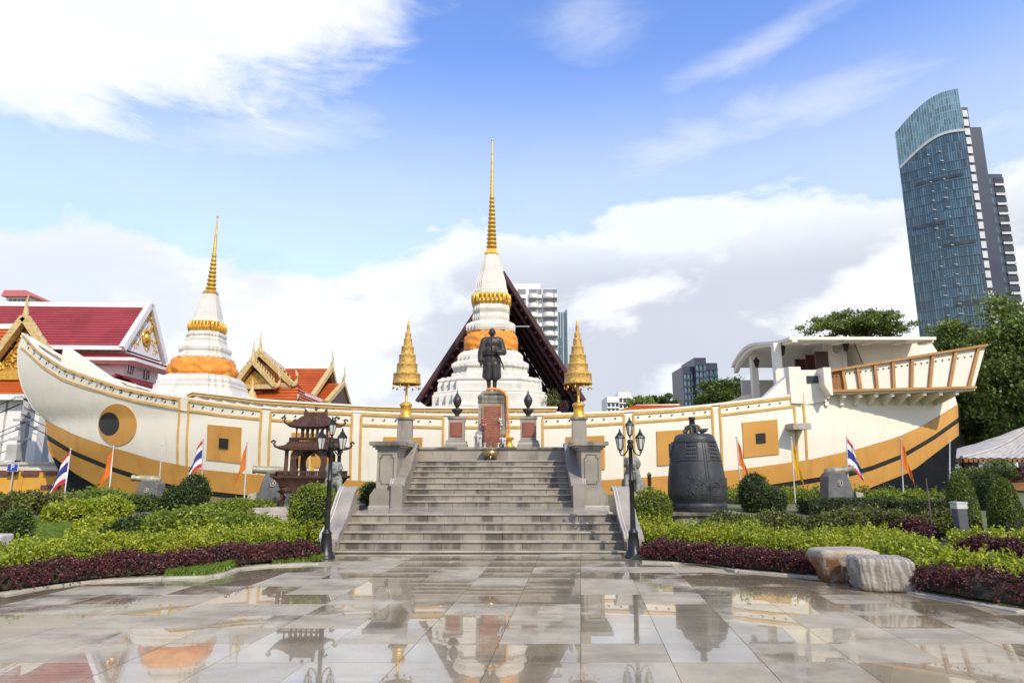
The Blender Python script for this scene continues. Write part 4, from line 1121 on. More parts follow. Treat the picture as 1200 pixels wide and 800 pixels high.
for (x0, x1, y0, y1, yy) in ((957, 970, 411.5, 436, yw - .03), (933, 947, 420.5, 436, 31.2), (946, 958, 415.5, 436, 30.4)):
    a, b = P(x0, y1, yy), P(x1, y0, yy); MB().bb(a.x, b.x, yy, yy + .08, a.z, b.z).build('cabin_door', M['darkdoor'], SHIP)
MB().prism([(P(a, b, 31.9).x, P(a, b, 31.9).z) for a, b in ((925, 440), (931, 424), (940, 414), (952, 406), (968, 401), (980, 440))], 1, 31.9, 32.0).build('bulkhead', M['whitewash'], SHIP)
# canopy: shallow vault on posts
yn, yfar = 27.3, 34.8
ze = P(1000, 395, yn).z + .02; xl = P(857, 428, yfar).x; xr = P(1097, 395, yn).x
prof = []
for i in range(15):
    t = i / 14; y = yn + (yfar - yn) * t; prof.append((y, ze + .62 * math.sin(PI * t ** 1.7) + (P(857, 428, yfar).z - ze) * t))
cn = MB()
vs_ = []; fs = []
for x in (xl, xr):
    for y, z in prof: vs_.append((x, y, z))
    for y, z in prof: vs_.append((x, y, z - .13))
n = len(prof)
for i in range(n - 1):
    fs += [(i, i + 1, 2 * n + i + 1, 2 * n + i), (n + i, 3 * n + i, 3 * n + i + 1, n + i + 1), (i, n + i, n + i + 1, i + 1), (2 * n + i, 2 * n + i + 1, 3 * n + i + 1, 3 * n + i)]
fs += [(0, 2 * n, 3 * n, n), (n - 1, 2 * n - 1, 4 * n - 1, 3 * n - 1)]
cn.add(vs_, fs); cn.build('canopy', M['white'], SHIP)
fa = MB()
arch = [(y, z - .13) for y, z in prof] + [(y, z - .13 - .10 - .20 * (i / (n - 1)) ** 3) for i, (y, z) in reversed(list(enumerate(prof)))]
fa.prism(arch[::1], 0, xl + .12, xl + .34); fa.build('canopy_arch', M['white'], SHIP)
for x in (xl + .9, xl + 2.2, xl + 3.5, xl + 4.8, xl + 6.0):
    MB().bb(x, x + .30, yn + .25, yn + .9, ze - .20, ze - .02).build('canopy_beam', M['white'], SHIP)
for px, py0, py1, Y in ((909, 404, 447, 28.5), (882.5, 418, 470, 33.2)):
    a, b = P(px, py0, Y), P(px, py1, Y); zt_ = float(np.interp(Y, [p[0] for p in prof], [p[1] for p in prof])) - .14
    MB().bb(a.x - .16, a.x + .16, Y - .16, Y + .16, b.z - .3, zt_).build('canopy_post', M['white'], SHIP)
MB().bb(xl + .4, xr, yfar - .3, yfar - .1, ze - 2.2, ze - .9).build('far_parapet', M['whitewash'], SHIP)
for px, py, Y, lab in ((991, 404, yw - .25, 'black carriage lantern on the cabin wall under the canopy edge'), (916.5, 409, 28.6, 'black hanging lantern beside the near canopy post'), (886.5, 424, 33.0, 'black hanging lantern beside the far canopy post')):
    p = P(px, py, Y); l = thing('wall_lantern', lab, 'lantern', (p.x, Y, p.z - .3), 'lanterns under the ship canopy')
    MB().lathe((p.x, Y, p.z), [(.03, -.30), (.08, -.25), (.15, .05), (.17, .07), (.06, .18), (.02, .25)], 8, smooth=False).build('lamp_body', M['iron'], l)
    MB().lathe((p.x, Y, p.z), [(.075, -.22), (.135, .04)], 8, smooth=False).build('lamp_glass', M['lampglass'], l)
    MB().beam((p.x, Y, p.z + .24), (p.x + .12, Y + .2, p.z + .42), .03, .03).build('bracket', M['iron'], l)
# spout block on the hull at right
b = hull_pt(932, 500.5)
MB().box((b.x - .05, b.y - .38, b.z), (.72, .80, .24)).build('spout_block', M['stonepale'], SHIP)

# ------------------------------------------------------------------ chedis (redented square towers)
def redent(steps=3, cut=.13):
    pts = []; c = 1.0 - steps * cut
    quad = [(1.0, c)]
    for i in range(1, steps + 1): quad += [(1 - i * cut, c + (i - 1) * cut), (1 - i * cut, c + i * cut)]
    for k in range(4):
        a = k * PI / 2; ca, sa = round(math.cos(a)), round(math.sin(a)); pts += [(x * ca - y * sa, x * sa + y * ca) for x, y in quad]
    return pts
RED = redent()
def chedi(name, lab, px, py, Y, tiers, ringspec, polespec, cloth_label, rot=0.0):
    base = P(px, py, Y); x = base.x
    def zy(y, w): return P(px, y, Y - w * .82).z
    def wp(h, y): return h / FPX * (Y * CP + (P(px, y, Y).z - EYE) * SP) * .94
    t = thing(name, lab, 'chedi', (x, Y, base.z), None)
    cr, sr = math.cos(rot), math.sin(rot); sh = [(a * cr - b * sr, a * sr + b * cr) for a, b in RED]
    for nm, ma, prof in tiers:
        pr = [(wp(h, y), zy(y, wp(h, y))) for h, y in prof]
        for i in range(1, len(pr)):
            if pr[i][1] <= pr[i - 1][1]: pr[i] = (pr[i][0], pr[i - 1][1] + .004)
        cloth = nm == 'cloth_band'
        if cloth:
            n = 72; vs_ = []; fs = []
            shp = []
            for i in range(n):
                a = 2 * PI * i / n; ca, sa = math.cos(a), math.sin(a); k = 1 / (abs(ca) ** 3.2 + abs(sa) ** 3.2) ** (1 / 3.2); shp.append((ca * k * .97, sa * k * .97))
            rows = []
            for j in range(13):
                u = j / 12; z = pr[0][1] + (pr[-1][1] - pr[0][1]) * u; r = float(np.interp(z, [q[1] for q in pr], [q[0] for q in pr]))
                for i, (a, b) in enumerate(shp):
                    f = 1 + .05 * nz((a * 3, b * 3, z * 2.0 + 1.5 * a), 1.6) + .028 * math.sin(z * 14 + 9 * a + 6 * nz((a * 3, b * 3, z), 1.0))
                    vs_.append((x + a * r * f, Y + b * r * f, z))
            for j in range(12):
                for i in range(n): fs.append((j * n + i, j * n + (i + 1) % n, (j + 1) * n + (i + 1) % n, (j + 1) * n + i))
            MB().add(vs_, fs, True).build(nm, ma, t)
            continue
        mb = MB(); mb.lathe((x, Y, 0), pr, shape=sh, smooth=False)
        o = mb.build(nm, ma, t)
        if nm == 'gilt_band':
            orn = MB(); r = pr[1][0] * 1.01; za, zb_ = pr[0][1], pr[-1][1]
            for k in range(4):
                a = k * PI / 2 + rot
                for j in range(9):
                    u = -1 + 2 * (j + .5) / 9; lim = 1.0 if abs(u) < .62 else .87 if abs(u) < .75 else .74
                    cx, cy = r * lim, u * r; zc = (za + zb_) / 2
                    X_, Y_ = x + cx * math.cos(a) - cy * math.sin(a), Y + cx * math.sin(a) + cy * math.cos(a)
                    orn.sphere((X_, Y_, zc), (r * .075, r * .075, (zb_ - za) * .46), 6, 5)
            orn.build('lotus_petals', M['gold'], o)
    rb, rt, y0, y1, nr = ringspec
    prev = None
    for i in range(nr):
        u = i / nr; ya = y0 + (y1 - y0) * u; yb2 = y0 + (y1 - y0) * (i + 1) / nr; r = rb + (rt - rb) * u
        w = wp(r, ya); za, zb_ = P(px, ya, Y).z, P(px, yb2, Y).z; h = zb_ - za
        MB().lathe((x, Y, 0), [(w * .55, za), (w * .92, za + h * .12), (w, za + h * .35), (w * .92, za + h * .6), (w * .62, za + h * .82), (w * .55, zb_)], 20, cap=False).build('spire_ring', M['gold'], t)
    pole = MB(); pr = [(wp(h, y), P(px, y, Y).z) for h, y in polespec]; pole.lathe((x, Y, 0), pr, 12); pole.build('spire_pole', M['gold'], t)
    zt = pr[-1][1]; r = wp(1.5, polespec[-1][1]); MB().sphere((x, Y, zt + r), (r, r, r * 1.3), 10, 7).build('orb', M['gold'], t)
    return t
chedi('tall_chedi', 'tall white tiered spire with gilt rings behind the bronze statue', 575, 478, 30.6, [
    ('base_tier', M['whitewash'], [(75, 486), (75, 479.5), (77, 478.5), (77, 475.5), (68, 474.5), (68, 462), (66, 460.5), (66.5, 458.5), (62, 457), (62, 450), (60.5, 446.5), (62, 445.5), (62, 443.5), (57.8, 442), (57.8, 440.8)]),
    ('middle_tier', M['whitewash'], [(46.5, 441), (46.5, 437), (44, 435), (44, 431), (46.5, 429), (46.5, 425), (42, 422.5), (39.5, 421.5), (39.5, 416), (37, 413), (31.5, 409.5)]),
    ('cloth_band', M['orangecloth'], [(33.0, 409), (34, 404), (33.6, 397), (33, 393), (30.2, 389), (29.6, 386.5)]),
    ('upper_tier', M['whitewash'], [(29, 387), (30, 384), (30, 379.5), (27.5, 377.5), (25, 376.5), (22, 375.5), (22.6, 371), (21.4, 366), (23, 361.5), (22.2, 358), (20.6, 355.2)]),
    ('gilt_band', M['gold'], [(21.6, 355.4), (22.8, 352.5), (21.4, 349), (22.8, 345), (21.5, 342.6)]),
    ('bell_body', M['whitewash'], [(21.2, 342.8), (20.4, 341.4), (20.4, 338.5), (19.3, 337.5), (18.2, 330), (8.6, 298)]),
    ('neck', M['gold'], [(8.4, 298.2), (8.8, 296), (7.6, 293.5), (6.2, 291)])],
    (6.7, 3.0, 291, 229, 13), [(2.6, 231), (2.2, 226), (1.9, 210), (1.2, 180), (.8, 165.5)], '', 0.0)
chedi('small_chedi', 'smaller white tiered spire with gilt rings standing in the ship bow', 235.5, 470, 31.2, [
    ('base_tier', M['whitewash'], [(55, 482), (55, 466), (52, 461), (47.5, 456), (46, 453), (46, 449.5), (43.5, 448), (43.5, 444), (41, 441), (37.5, 438.2)]),
    ('cloth_band', M['orangecloth'], [(36.5, 438.4), (37.5, 434), (37, 428), (33.5, 421), (30.5, 417.5)]),
    ('upper_tier', M['whitewash'], [(30, 418), (30, 416), (26.5, 414.5), (25.2, 411), (26.2, 408.5), (26.2, 405.5), (22.5, 403), (20.5, 399), (20.5, 396), (19.2, 394), (20.3, 391), (19.6, 388.5), (17.6, 387.2)]),
    ('gilt_band', M['gold'], [(18.2, 387.3), (18.9, 383.5), (17.8, 380.5), (18.8, 377), (17.2, 375.6)]),
    ('bell_body', M['whitewash'], [(16.8, 375.8), (16, 374), (14.8, 371), (13.2, 364), (8.2, 344)]),
    ('neck', M['gold'], [(7.6, 344.2), (8.2, 342.4), (6.6, 340.2), (5.6, 339)])],
    (6.2, 2.6, 339.5, 297, 9), [(2.4, 298), (2.1, 294), (1.6, 280), (.9, 262), (.7, 255.5)], '', 0.0)

# ------------------------------------------------------------------ steep dark roof behind the tall chedi
def aframe():
    ya, yb2 = 35.0, 46.0
    r = P(589, 320.5, ya); l = P(490, 469, ya); e = P(683.5, 468, ya)
    t = thing('steep_hall_roof', 'steep dark maroon gabled hall roof open at the front behind the tall white chedi', 'roof', (r.x, ya, l.z))
    for s, (q, nm) in enumerate(((l, 'roof_slope'), (e, 'roof_slope'))):
        top = MB().slab([(r.x, ya, r.z), (q.x, ya, q.z), (q.x, yb2, q.z), (r.x, yb2, r.z)], .14); o = top.build(nm, M['maroon'], t)
        d = (Vector((q.x, 0, q.z)) - Vector((r.x, 0, r.z))); L = d.length; d.normalize(); nn = Vector((d.z, 0, -d.x)); nn = nn if nn.z < 0 else -nn
        for k in range(16):
            p = Vector((r.x, 0, r.z)) + d * (L * (k + .6) / 16.5) + nn * .20
            MB().beam((p.x, ya + .05, p.z), (p.x, yb2, p.z), .14, .12).build('batten', M['maroon'], o)
        for k in range(5):
            y = ya + .8 + k * 2.4; a = Vector((r.x, y, r.z)) + nn * .32; b = Vector((q.x, y, q.z)) + nn * .32
            MB().beam(a, b, .14, .18).build('rafter', M['maroon'], o)
        MB().beam(Vector((r.x, ya - .1, r.z + .05)), Vector((q.x, ya - .1, q.z)) + d * .1, .16, .22).build('barge_board', M['maroon'], o)
    MB().prism([(r.x, r.z - .3), (l.x + .3, l.z), (e.x - .3, e.z)], 1, yb2 - .3, yb2).build('end_wall', M['maroon'], t)
    MB().bb(l.x + .6, e.x - .6, ya + 3, yb2, 0, l.z).build('hall_wall', M['maroon'], t)
    # tie beam with a thin rod, as seen right of the spire
    MB().tube([P(604, 382.5, ya - .05), P(620.5, 382.5, ya - .05)], .03, 5).build('tie_rod', M['pole'], t)
    ft = MB()
    for s in (l, e):
        sx = 1 if s is l else -1
        ft.bb(min(s.x + sx * .3, s.x + sx * 1.4), max(s.x + sx * .3, s.x + sx * 1.4), ya + 2.5, yb2, 3.4, l.z + .3)
    ft.build('dark_eaves_block', M['tar'], t)  # side blocks coloured tar black to keep the area under the eaves dark
aframe()
# ------------------------------------------------------------------ lamp posts
def lamp(px, py, rz, lab):
    g = G0(px, py, .0); x, y = g.x, g.y
    t = thing('lamp_post', lab, 'street lamp', (x, y, 0), 'black three lantern lamp posts at the stair foot')
    MB().lathe((x, y, 0), [(.17, 0), (.17, .035), (.145, .05), (.14, .09), (.115, .12), (.10, .30), (.085, .42), (.095, .44), (.07, .47), (.055, .5)], 12).build('base', M['iron'], t)
    MB().lathe((x, y, 0), [(.052, .48), (.046, .8), (.042, 1.35), (.055, 1.36), (.055, 1.385), (.040, 1.40), (.036, 1.95), (.06, 1.96), (.065, 2.0), (.045, 2.04), (.06, 2.08), (.05, 2.11), (.025, 2.13)], 12).build('pole', M['iron'], t)
    def lantern(cx, cy, z, s):
        l = MB(); sq = 6
        l.lathe((cx, cy, z), [(.015 * s, -.21 * s), (.03 * s, -.20 * s), (.02 * s, -.17 * s), (.045 * s, -.15 * s), (.05 * s, -.135 * s)], sq, smooth=False)
        l.lathe((cx, cy, z), [(.095 * s, .07 * s), (.100 * s, .08 * s), (.085 * s, .11 * s), (.045 * s, .155 * s), (.05 * s, .165 * s), (.02 * s, .19 * s), (.024 * s, .205 * s), (.006 * s, .26 * s)], sq, smooth=False)
        for k in range(sq):
            a = 2 * PI * k / sq; l.tube([(cx + .048 * s * math.cos(a), cy + .048 * s * math.sin(a), z - .14 * s), (cx + .088 * s * math.cos(a), cy + .088 * s * math.sin(a), z + .075 * s)], .006, 4)
        o = l.build('lantern', M['iron'], t)
        MB().lathe((cx, cy, z), [(.042 * s, -.135 * s), (.080 * s, .07 * s)], sq, smooth=False).build('lamp_glass', M['lampglass'], o)
    lantern(x, y, 2.33, .85)
    for k in (0, PI):
        ca, sa = math.cos(rz + k), math.sin(rz + k)
        MB().tube([(x + ca * r, y + sa * r, z) for r, z in ((.03, 2.0), (.07, 1.90), (.12, 1.84), (.17, 1.83), (.19, 1.87))], .013, 7).build('arm', M['iron'], t)
        lantern(x + ca * .19, y + sa * .19, 2.08, .98)
lamp(381.5, 654, .15, 'black three lantern lamp post in front of the brown pavilion burner')
lamp(743, 652.5, -.1, 'black three lantern lamp post between the stairs and the big bell')

# ------------------------------------------------------------------ stone guardian lions
def lion(px, pyb, Y, face, lab, plab):
    b = P(px, pyb, Y); x, z0 = b.x, b.z; zg = hgt(x, Y)
    MBp = thing('lion_plinth', plab, 'plinth', (x, Y, zg), 'plinths of the stone lions')
    MB().bb(x - .42, x + .42, Y - .42, Y + .42, zg - .05, z0 - .1).build('block', M['stone'], MBp, bevel=.015)
    MB().bb(x - .36, x + .36, Y - .38, Y + .38, z0 - .1, z0).build('top', M['stonepale'], MBp, bevel=.015)
    def q(a, b_, c): return (x + a * math.cos(face) - b_ * math.sin(face), Y + a * math.sin(face) + b_ * math.cos(face), z0 + c)
    S = [('c', q(0, .12, .24), q(0, -.02, .52), .20, .19), ('e', q(0, -.10, .50), (.19, .15, .20)),
         ('e', q(0, -.15, .76), (.18, .17, .16)), ('e', q(0, -.30, .71), (.12, .10, .075)), ('e', q(0, -.29, .64), (.10, .09, .035)), ('e', q(0, -.385, .755), (.05, .04, .03)),
         ('e', q(-.07, -.30, .80), (.04, .035, .035)), ('e', q(.07, -.30, .80), (.04, .035, .035)), ('c', q(-.11, -.27, .83), q(-.02, -.31, .845), .022, .02), ('c', q(.11, -.27, .83), q(.02, -.31, .845), .022, .02),
         ('e', q(-.17, -.16, .78), (.035, .03, .05)), ('e', q(.17, -.16, .78), (.035, .03, .05))]
    for s in (-1, 1):
        S += [('c', q(s * .14, -.16, .46), q(s * .15, -.24, .10), .075, .055), ('e', q(s * .15, -.29, .05), (.075, .10, .055)),
              ('e', q(s * .19, .14, .20), (.11, .19, .19)), ('e', q(s * .21, -.04, .05), (.075, .13, .055))]
    rd = random.Random(int(px))
    for k in range(46):
        a = rd.uniform(0, 2 * PI); e = rd.uniform(-.5, 1)
        r = .185
        pxx_, pyy_, pzz_ = r * math.cos(a) * math.cos(e), -.11 + r * math.sin(a) * math.cos(e), .74 + r * math.sin(e)
        if pyy_ < -.22 and abs(pxx_) < .13: continue
        S.append(('e', q(pxx_, pyy_, pzz_), (.042, .042, .042)))
    for k in range(8): S.append(('e', q(-.10 + .2 * (k % 4) / 3, -.24, .60 - .07 * (k // 4)), (.035, .03, .03)))
    S += [('c', q(0, .30, .15), q(0, .36, .45), .06, .08), ('e', q(0, .36, .52), (.09, .06, .10))]
    o = organic('stone_lion', S, M['lionstone'], None, .020, 2)
    tag(o, lab, 'statue', 'seated stone guardian lions beside the stairs')
lion(390, 585, 16.6, .25, 'seated grey stone lion behind the left lamp post', 'grey plinth under the left stone lion')
lion(742, 578, 16.9, -.25, 'seated grey stone lion behind the right lamp post', 'grey plinth under the right stone lion')

# ------------------------------------------------------------------ great bell
def bell():
    Y = 16.6; c = P(818, 598, Y); x, z0 = c.x, c.z; k = Y * 1.0 / FPX; S = (z0 - P(818, 508, Y).z) / -90.0
    pl = thing('bell_plinth', 'dark stepped stone plinth beneath the big bronze bell', 'plinth', (x, Y, hgt(x, Y)))
    MB().box((x - .0, Y, z0 - .04), (1.62, 1.5, .08)).build('top_slab', M['stonewet'], pl, bevel=.01)
    MB().box((x, Y, z0 - .16), (1.45, 1.35, .16)).build('middle_slab', M['stonewet'], pl, bevel=.01)
    MB().box((x, Y, z0 - .42), (1.62, 1.5, .36)).build('lower_slab', M['stone'], pl, bevel=.01)
    t = thing('bronze_bell', 'huge dark bronze temple bell on a low plinth right of the stairs', 'bell', (x, Y, z0))
    prof = [(33, 0), (33.4, .5), (33.2, 5), (33.0, 9.5), (32.5, 10.2), (33.4, 11), (33.6, 22), (33.2, 33), (32.0, 43), (30.6, 54), (29, 63), (27.2, 71), (25.2, 78.5), (24.6, 79.3), (24.9, 80), (23.2, 85), (21.5, 88), (18, 89.6), (10, 90.2), (.5, 90.6)]
    prof = [(r * k * .97, h * S) for r, h in prof]
    def rad(h): return float(np.interp(h, [p[1] for p in prof], [p[0] for p in prof]))
    bd = MB().lathe((x, Y, z0), prof, 56); body = bd.build('body', M['bell'], t)
    for a in (-2.0, -.95, .1, PI / 2, PI - .1):
        pn = MB()
        for i in range(5):
            for j in range(4):
                aa = a + (i - 2) * .085; h = (62 + j * 4.4) * S; r = rad(h); pn.sphere((x + r * math.cos(aa), Y + r * math.sin(aa), z0 + h), .026, 7, 5)
        pn.build('boss', M['bell'], body, kind='stuff')
        bo = MB()
        c4 = [(a - .25, 59), (a + .25, 59), (a + .25, 78.5), (a - .25, 78.5)]
        for i in range(4):
            (a0, h0), (a1, h1) = c4[i], c4[(i + 1) % 4]
            bo.tube([(x + rad((h0 + (h1 - h0) * u) * S) * math.cos(a0 + (a1 - a0) * u), Y + rad((h0 + (h1 - h0) * u) * S) * math.sin(a0 + (a1 - a0) * u), z0 + (h0 + (h1 - h0) * u) * S) for u in (0, .25, .5, .75, 1)], .013, 5)
        bo.build('boss_frame', M['bell'], body)
    for a in (-1.50, -1.40):
        MB().tube([(x + (rad(h * S) + .002) * math.cos(a), Y + (rad(h * S) + .002) * math.sin(a), z0 + h * S) for h in (11, 25, 40, 55, 70, 79)], .012, 5).build('rib', M['bell'], body)
    am = -1.22; r = rad(26 * S); md = MB()
    for rr in (.16, .11):
        md.tube([(x + r * math.cos(am + rr * math.cos(q) / r), Y + r * math.sin(am + rr * math.cos(q) / r), z0 + 26 * S + rr * math.sin(q)) for q in [2 * PI * i / 20 for i in range(21)]], .012, 5)
    for q in range(8): md.sphere((x + r * math.cos(am + .06 * math.cos(q * PI / 4) / r), Y + r * math.sin(am + .06 * math.cos(q * PI / 4) / r), z0 + 26 * S + .06 * math.sin(q * PI / 4)), .022, 6, 4)
    md.build('medallion', M['bell'], body)
    # raised relief figures and lettering round the rim
    rd = random.Random(5); rl = MB()
    for a0 in (-1.95, -1.62, -.8):
        for i in range(26):
            a = a0 + rd.uniform(-.13, .13); h = rd.uniform(17, 38); r = rad(h * S); p = Vector((x + r * math.cos(a), Y + r * math.sin(a), z0 + h * S))
            e = p + Vector((rd.uniform(-.07, .07), 0, rd.uniform(-.05, .12))); rl.tube([p, e], [.014, .006], 5)
    rl.build('relief', M['bell'], body, kind='stuff')
    tx = MB()
    for i in range(64):
        a = -2.35 + i * .027
        if i % 9 in (0,): continue
        r = rad(5.5 * S) + .002; hh = rd.uniform(.03, .055)
        tx.box((x + r * math.cos(a), Y + r * math.sin(a), z0 + 5.6 * S), (.010, .012, hh), a); tx.box((x + r * math.cos(a + .007), Y + r * math.sin(a + .007), z0 + 5.6 * S + rd.choice((-1, 0, 1)) * hh * .4), (.012, .022, .009), a)
    tx.build('rim_lettering', M['bell'], body, kind='stuff')
    for h in (10.4, 80, 58): 
        rr = rad(h * S); MB().tube([(x + rr * math.cos(2 * PI * i / 40), Y + rr * math.sin(2 * PI * i / 40), z0 + h * S) for i in range(41)], .014, 5).build('band', M['bell'], body)
    for a in (PI * .98, .06):
        r = rad((68 if a > 1 else 26) * S); MB().box((x + r * math.cos(a), Y + r * math.sin(a), z0 + (70 if a > 1 else 30) * S), (.10, .14, .34)).build('lug', M['bell'], body, bevel=.015)
    zt = z0 + 90 * S
    dr = [('c', (x - .22, Y, zt + .02), (x - .18, Y, zt + .14), .05, .055), ('c', (x - .18, Y, zt + .14), (x - .04, Y - .02, zt + .20), .055, .06), ('c', (x - .04, Y - .02, zt + .20), (x + .10, Y, zt + .16), .065, .06), ('c', (x + .10, Y, zt + .16), (x + .19, Y - .04, zt + .04), .055, .05),
          ('e', (x + .25, Y - .06, zt + .08), (.07, .06, .055)), ('e', (x + .31, Y - .07, zt + .11), (.04, .03, .03)), ('c', (x - .24, Y - .04, zt + .02), (x - .29, Y - .06, zt + .06), .04, .025), ('c', (x + .05, Y - .10, zt + .02), (x + .05, Y - .02, zt + .16), .035, .05), ('c', (x - .1, Y - .12, zt + .02), (x - .08, Y - .02, zt + .16), .035, .05)]
    organic('dragon_loop', dr, M['bronze'], t, .02, 1)
    MB().lathe((x - .03, Y + .02, zt), [(.08, .0), (.075, .1), (.072, .36), (.085, .37), (.085, .42), (.06, .42), (.055, .38)], 14).build('sound_pipe', M['bronze'], t)
bell()

# ------------------------------------------------------------------ two storey incense burner pavilion
def chinese_roof(c, z0, hw_, hd, tw, td, h, lift):
    n = 10; m = 7; ring = []
    for j in range(m + 1):
        v = j / m; w = tw + (hw_ - tw) * (1 - v) ** 1.0; d = td + (hd - td) * (1 - v); z = z0 + h * (v ** 1.45)
        r = []
        for (ax, ay, bx, by) in ((-1, -1, 1, -1), (1, -1, 1, 1), (1, 1, -1, 1), (-1, 1, -1, -1)):
            for i in range(n):
                u = i / n; px_, py_ = ax + (bx - ax) * u, ay + (by - ay) * u; k = abs(2 * u - 1) ** 3 * (1 - v) ** 2
                r.append((c[0] + px_ * w * (1 + .06 * k), c[1] + py_ * d * (1 + .06 * k), z + lift * k))
        ring.append(r)
    N = 4 * n; vs_ = [p for r in ring for p in r]; fs = [(j * N + i, j * N + (i + 1) % N, (j + 1) * N + (i + 1) % N, (j + 1) * N + i) for j in range(m) for i in range(N)]
    mb = MB(); mb.add(vs_, fs); mb.add([(p[0], p[1], p[2] - .035) for p in ring[0]] + [p for p in ring[0]], [(i, (i + 1) % N, N + (i + 1) % N, N + i) for i in range(N)])
    mb.add([(p[0], p[1], p[2] - .035) for p in ring[0]], [tuple(reversed(range(N)))]); mb.add(ring[-1], [tuple(range(N))])
    for i in range(N):           # tile ribs
        if i % 1 == 0:
            mb.tube([ring[j][i] for j in range(m + 1)], .013, 4)
    return mb
def burner():
    Y = 17.6; ax = 366; x = pxx(ax, 560, Y); k = (17.6 * .93) / FPX; z = lambda y: pz(y, Y); zg = hgt(x, Y)
    pl = thing('burner_plinth', 'low grey stone steps under the brown incense pavilion', 'plinth', (x, Y, zg))
    MB().bb(x - 1.25, x + 1.25, Y - 1.05, Y + .9, zg - .1, z(592)).build('upper_step', M['stonepale'], pl, bevel=.01)
    MB().bb(x - 1.5, x + 1.5, Y - 1.35, Y + 1.1, zg - .15, z(598)).build('lower_step', M['stonepale'], pl, bevel=.01)
    t = thing('incense_pavilion', 'brown cast iron two storey pavilion shaped incense burner with upturned roofs', 'incense burner', (x, Y, z(592)))
    RU_ = M['rust']
    for sx in (-1, 1):
        for sy in (-1, 1):
            X_, Y_ = x + sx * 29 * k, Y + sy * .42
            MB().tube([(X_, Y_, z(592) + .02), (X_ + sx * .05, Y_ + sy * .03, z(588)), (X_ - sx * .02, Y_, z(581)), (X_ + sx * .02, Y_ + sy * .02, z(574)), (X_, Y_, z(570))], [.13, .10, .085, .13, .14], 10).build('foot', RU_, t)
    sq = [(-1, -.72), (1, -.72), (1, .72), (-1, .72)]
    MB().lathe((x, Y, 0), [(28 * k, z(577)), (31 * k, z(576)), (31.5 * k, z(570)), (34 * k, z(565)), (36 * k, z(562.5)), (37 * k, z(561))], shape=sq, smooth=False).build('trough', RU_, t)
    MB().lathe((x, Y, 0), [(38 * k, z(561)), (40 * k, z(559)), (40 * k, z(557.4)), (36 * k, z(557))], shape=sq, smooth=False).build('trough_rim', RU_, t)
    pn = MB()
    for i in range(4): pn.box((x + (-1.5 + i) * 15 * k, Y - 31.4 * k * .72 - .01, z(572)), (12 * k, .03, 4.5 * k))
    pn.build('trough_panel', RU_, t)
    for sx in (-1, 1): MB().box((x + sx * 39 * k, Y - 27 * k, z(556.5)), (5 * k, 5 * k, 5 * k), taper=1.25).build('corner_block', RU_, t)
    bl = MB(); za, zb_ = z(557.3), z(552.3)
    for (x0, y0, x1, y1, n) in ((-36, -26, 36, -26, 30), (-36, 26, 36, 26, 30), (-36, -26, -36, 26, 18), (36, -26, 36, 26, 18)):
        for i in range(n + 1): bl.box((x + (x0 + (x1 - x0) * i / n) * k, Y + (y0 + (y1 - y0) * i / n) * k, (za + zb_) / 2), (.02, .02, zb_ - za))
        bl.beam((x + x0 * k, Y + y0 * k, zb_), (x + x1 * k, Y + y1 * k, zb_), .035, .035)
    bl.build('balustrade', RU_, t, kind='stuff')
    for sx in (-1, 1):
        for sy in (-1, 1): MB().lathe((x + sx * 27 * k, Y + sy * 19 * k, 0), [(.07, z(557)), (.055, z(555)), (.05, z(530)), (.065, z(528)), (.075, z(526))], 10).build('column', RU_, t)
    # arch panels with a cusped opening, front and back
    for yy in (-19, 19):
        ypl = Y + yy * k; hw_ = 22 * k; o = [(x - hw_, z(557)), (x - hw_, z(526)), (x + hw_, z(526)), (x + hw_, z(557))]
        prof = [(13.5, 557), (13.2, 551), (14.8, 546), (15.3, 540), (13.2, 535.5), (9.5, 533), (7.2, 530.5), (4, 529.2), (0, 528.4)]
        L_ = [(x - a * k, z(b)) for a, b in prof]; Rr = [(x + a * k, z(b)) for a, b in prof[::-1]]
        inner = L_ + Rr[1:]
        mb = MB(); n = len(inner)
        outer = []
        for (a, b) in inner:
            u = (a - x) / (15.3 * k); outer.append((x + (-hw_ if a < x else hw_ if a > x else 0), b) if abs(a - x) > 10 * k else (a if abs(a - x) < 10 * k else x, z(526)))
        outer = [(x - hw_, b) if i < n // 2 - 2 else (x + hw_, b) if i > n // 2 + 2 else (x + (i - n // 2) * hw_ / 2.5, z(526)) for i, (a, b) in enumerate(inner)]
        for s in (-.02, .02): mb.add([(a, ypl + s, b) for a, b in inner] + [(a, ypl + s, b) for a, b in outer], [(i, i + 1, n + i + 1, n + i) for i in range(n - 1)])
        mb.add([(a, ypl + s, b) for s in (-.02, .02) for a, b in inner], [(i, i + 1, n + i + 1, n + i) for i in range(n - 1)])
        mb.build('arch_panel', RU_, t, fix=False)
    MB().bb(x - 28 * k, x + 28 * k, Y - 20 * k, Y + 20 * k, z(527.5), z(525)).build('lintel', RU_, t)
    chinese_roof((x, Y), z(526), 36 * k, 27 * k, 25 * k, 18 * k, z(519) - z(526), .06).build('lower_roof', RU_, t)
    bl = MB(); za, zb_ = z(519.5), z(513.8)
    for (x0, y0, x1, y1, n) in ((-25, -18, 25, -18, 26), (-25, 18, 25, 18, 26), (-25, -18, -25, 18, 16), (25, -18, 25, 18, 16)):
        for i in range(n + 1): bl.box((x + (x0 + (x1 - x0) * i / n) * k, Y + (y0 + (y1 - y0) * i / n) * k, (za + zb_) / 2), (.018, .018, zb_ - za))
        for zz in (za + .02, zb_): bl.beam((x + x0 * k, Y + y0 * k, zz), (x + x1 * k, Y + y1 * k, zz), .03, .035)
    bl.build('balustrade', RU_, t, kind='stuff')
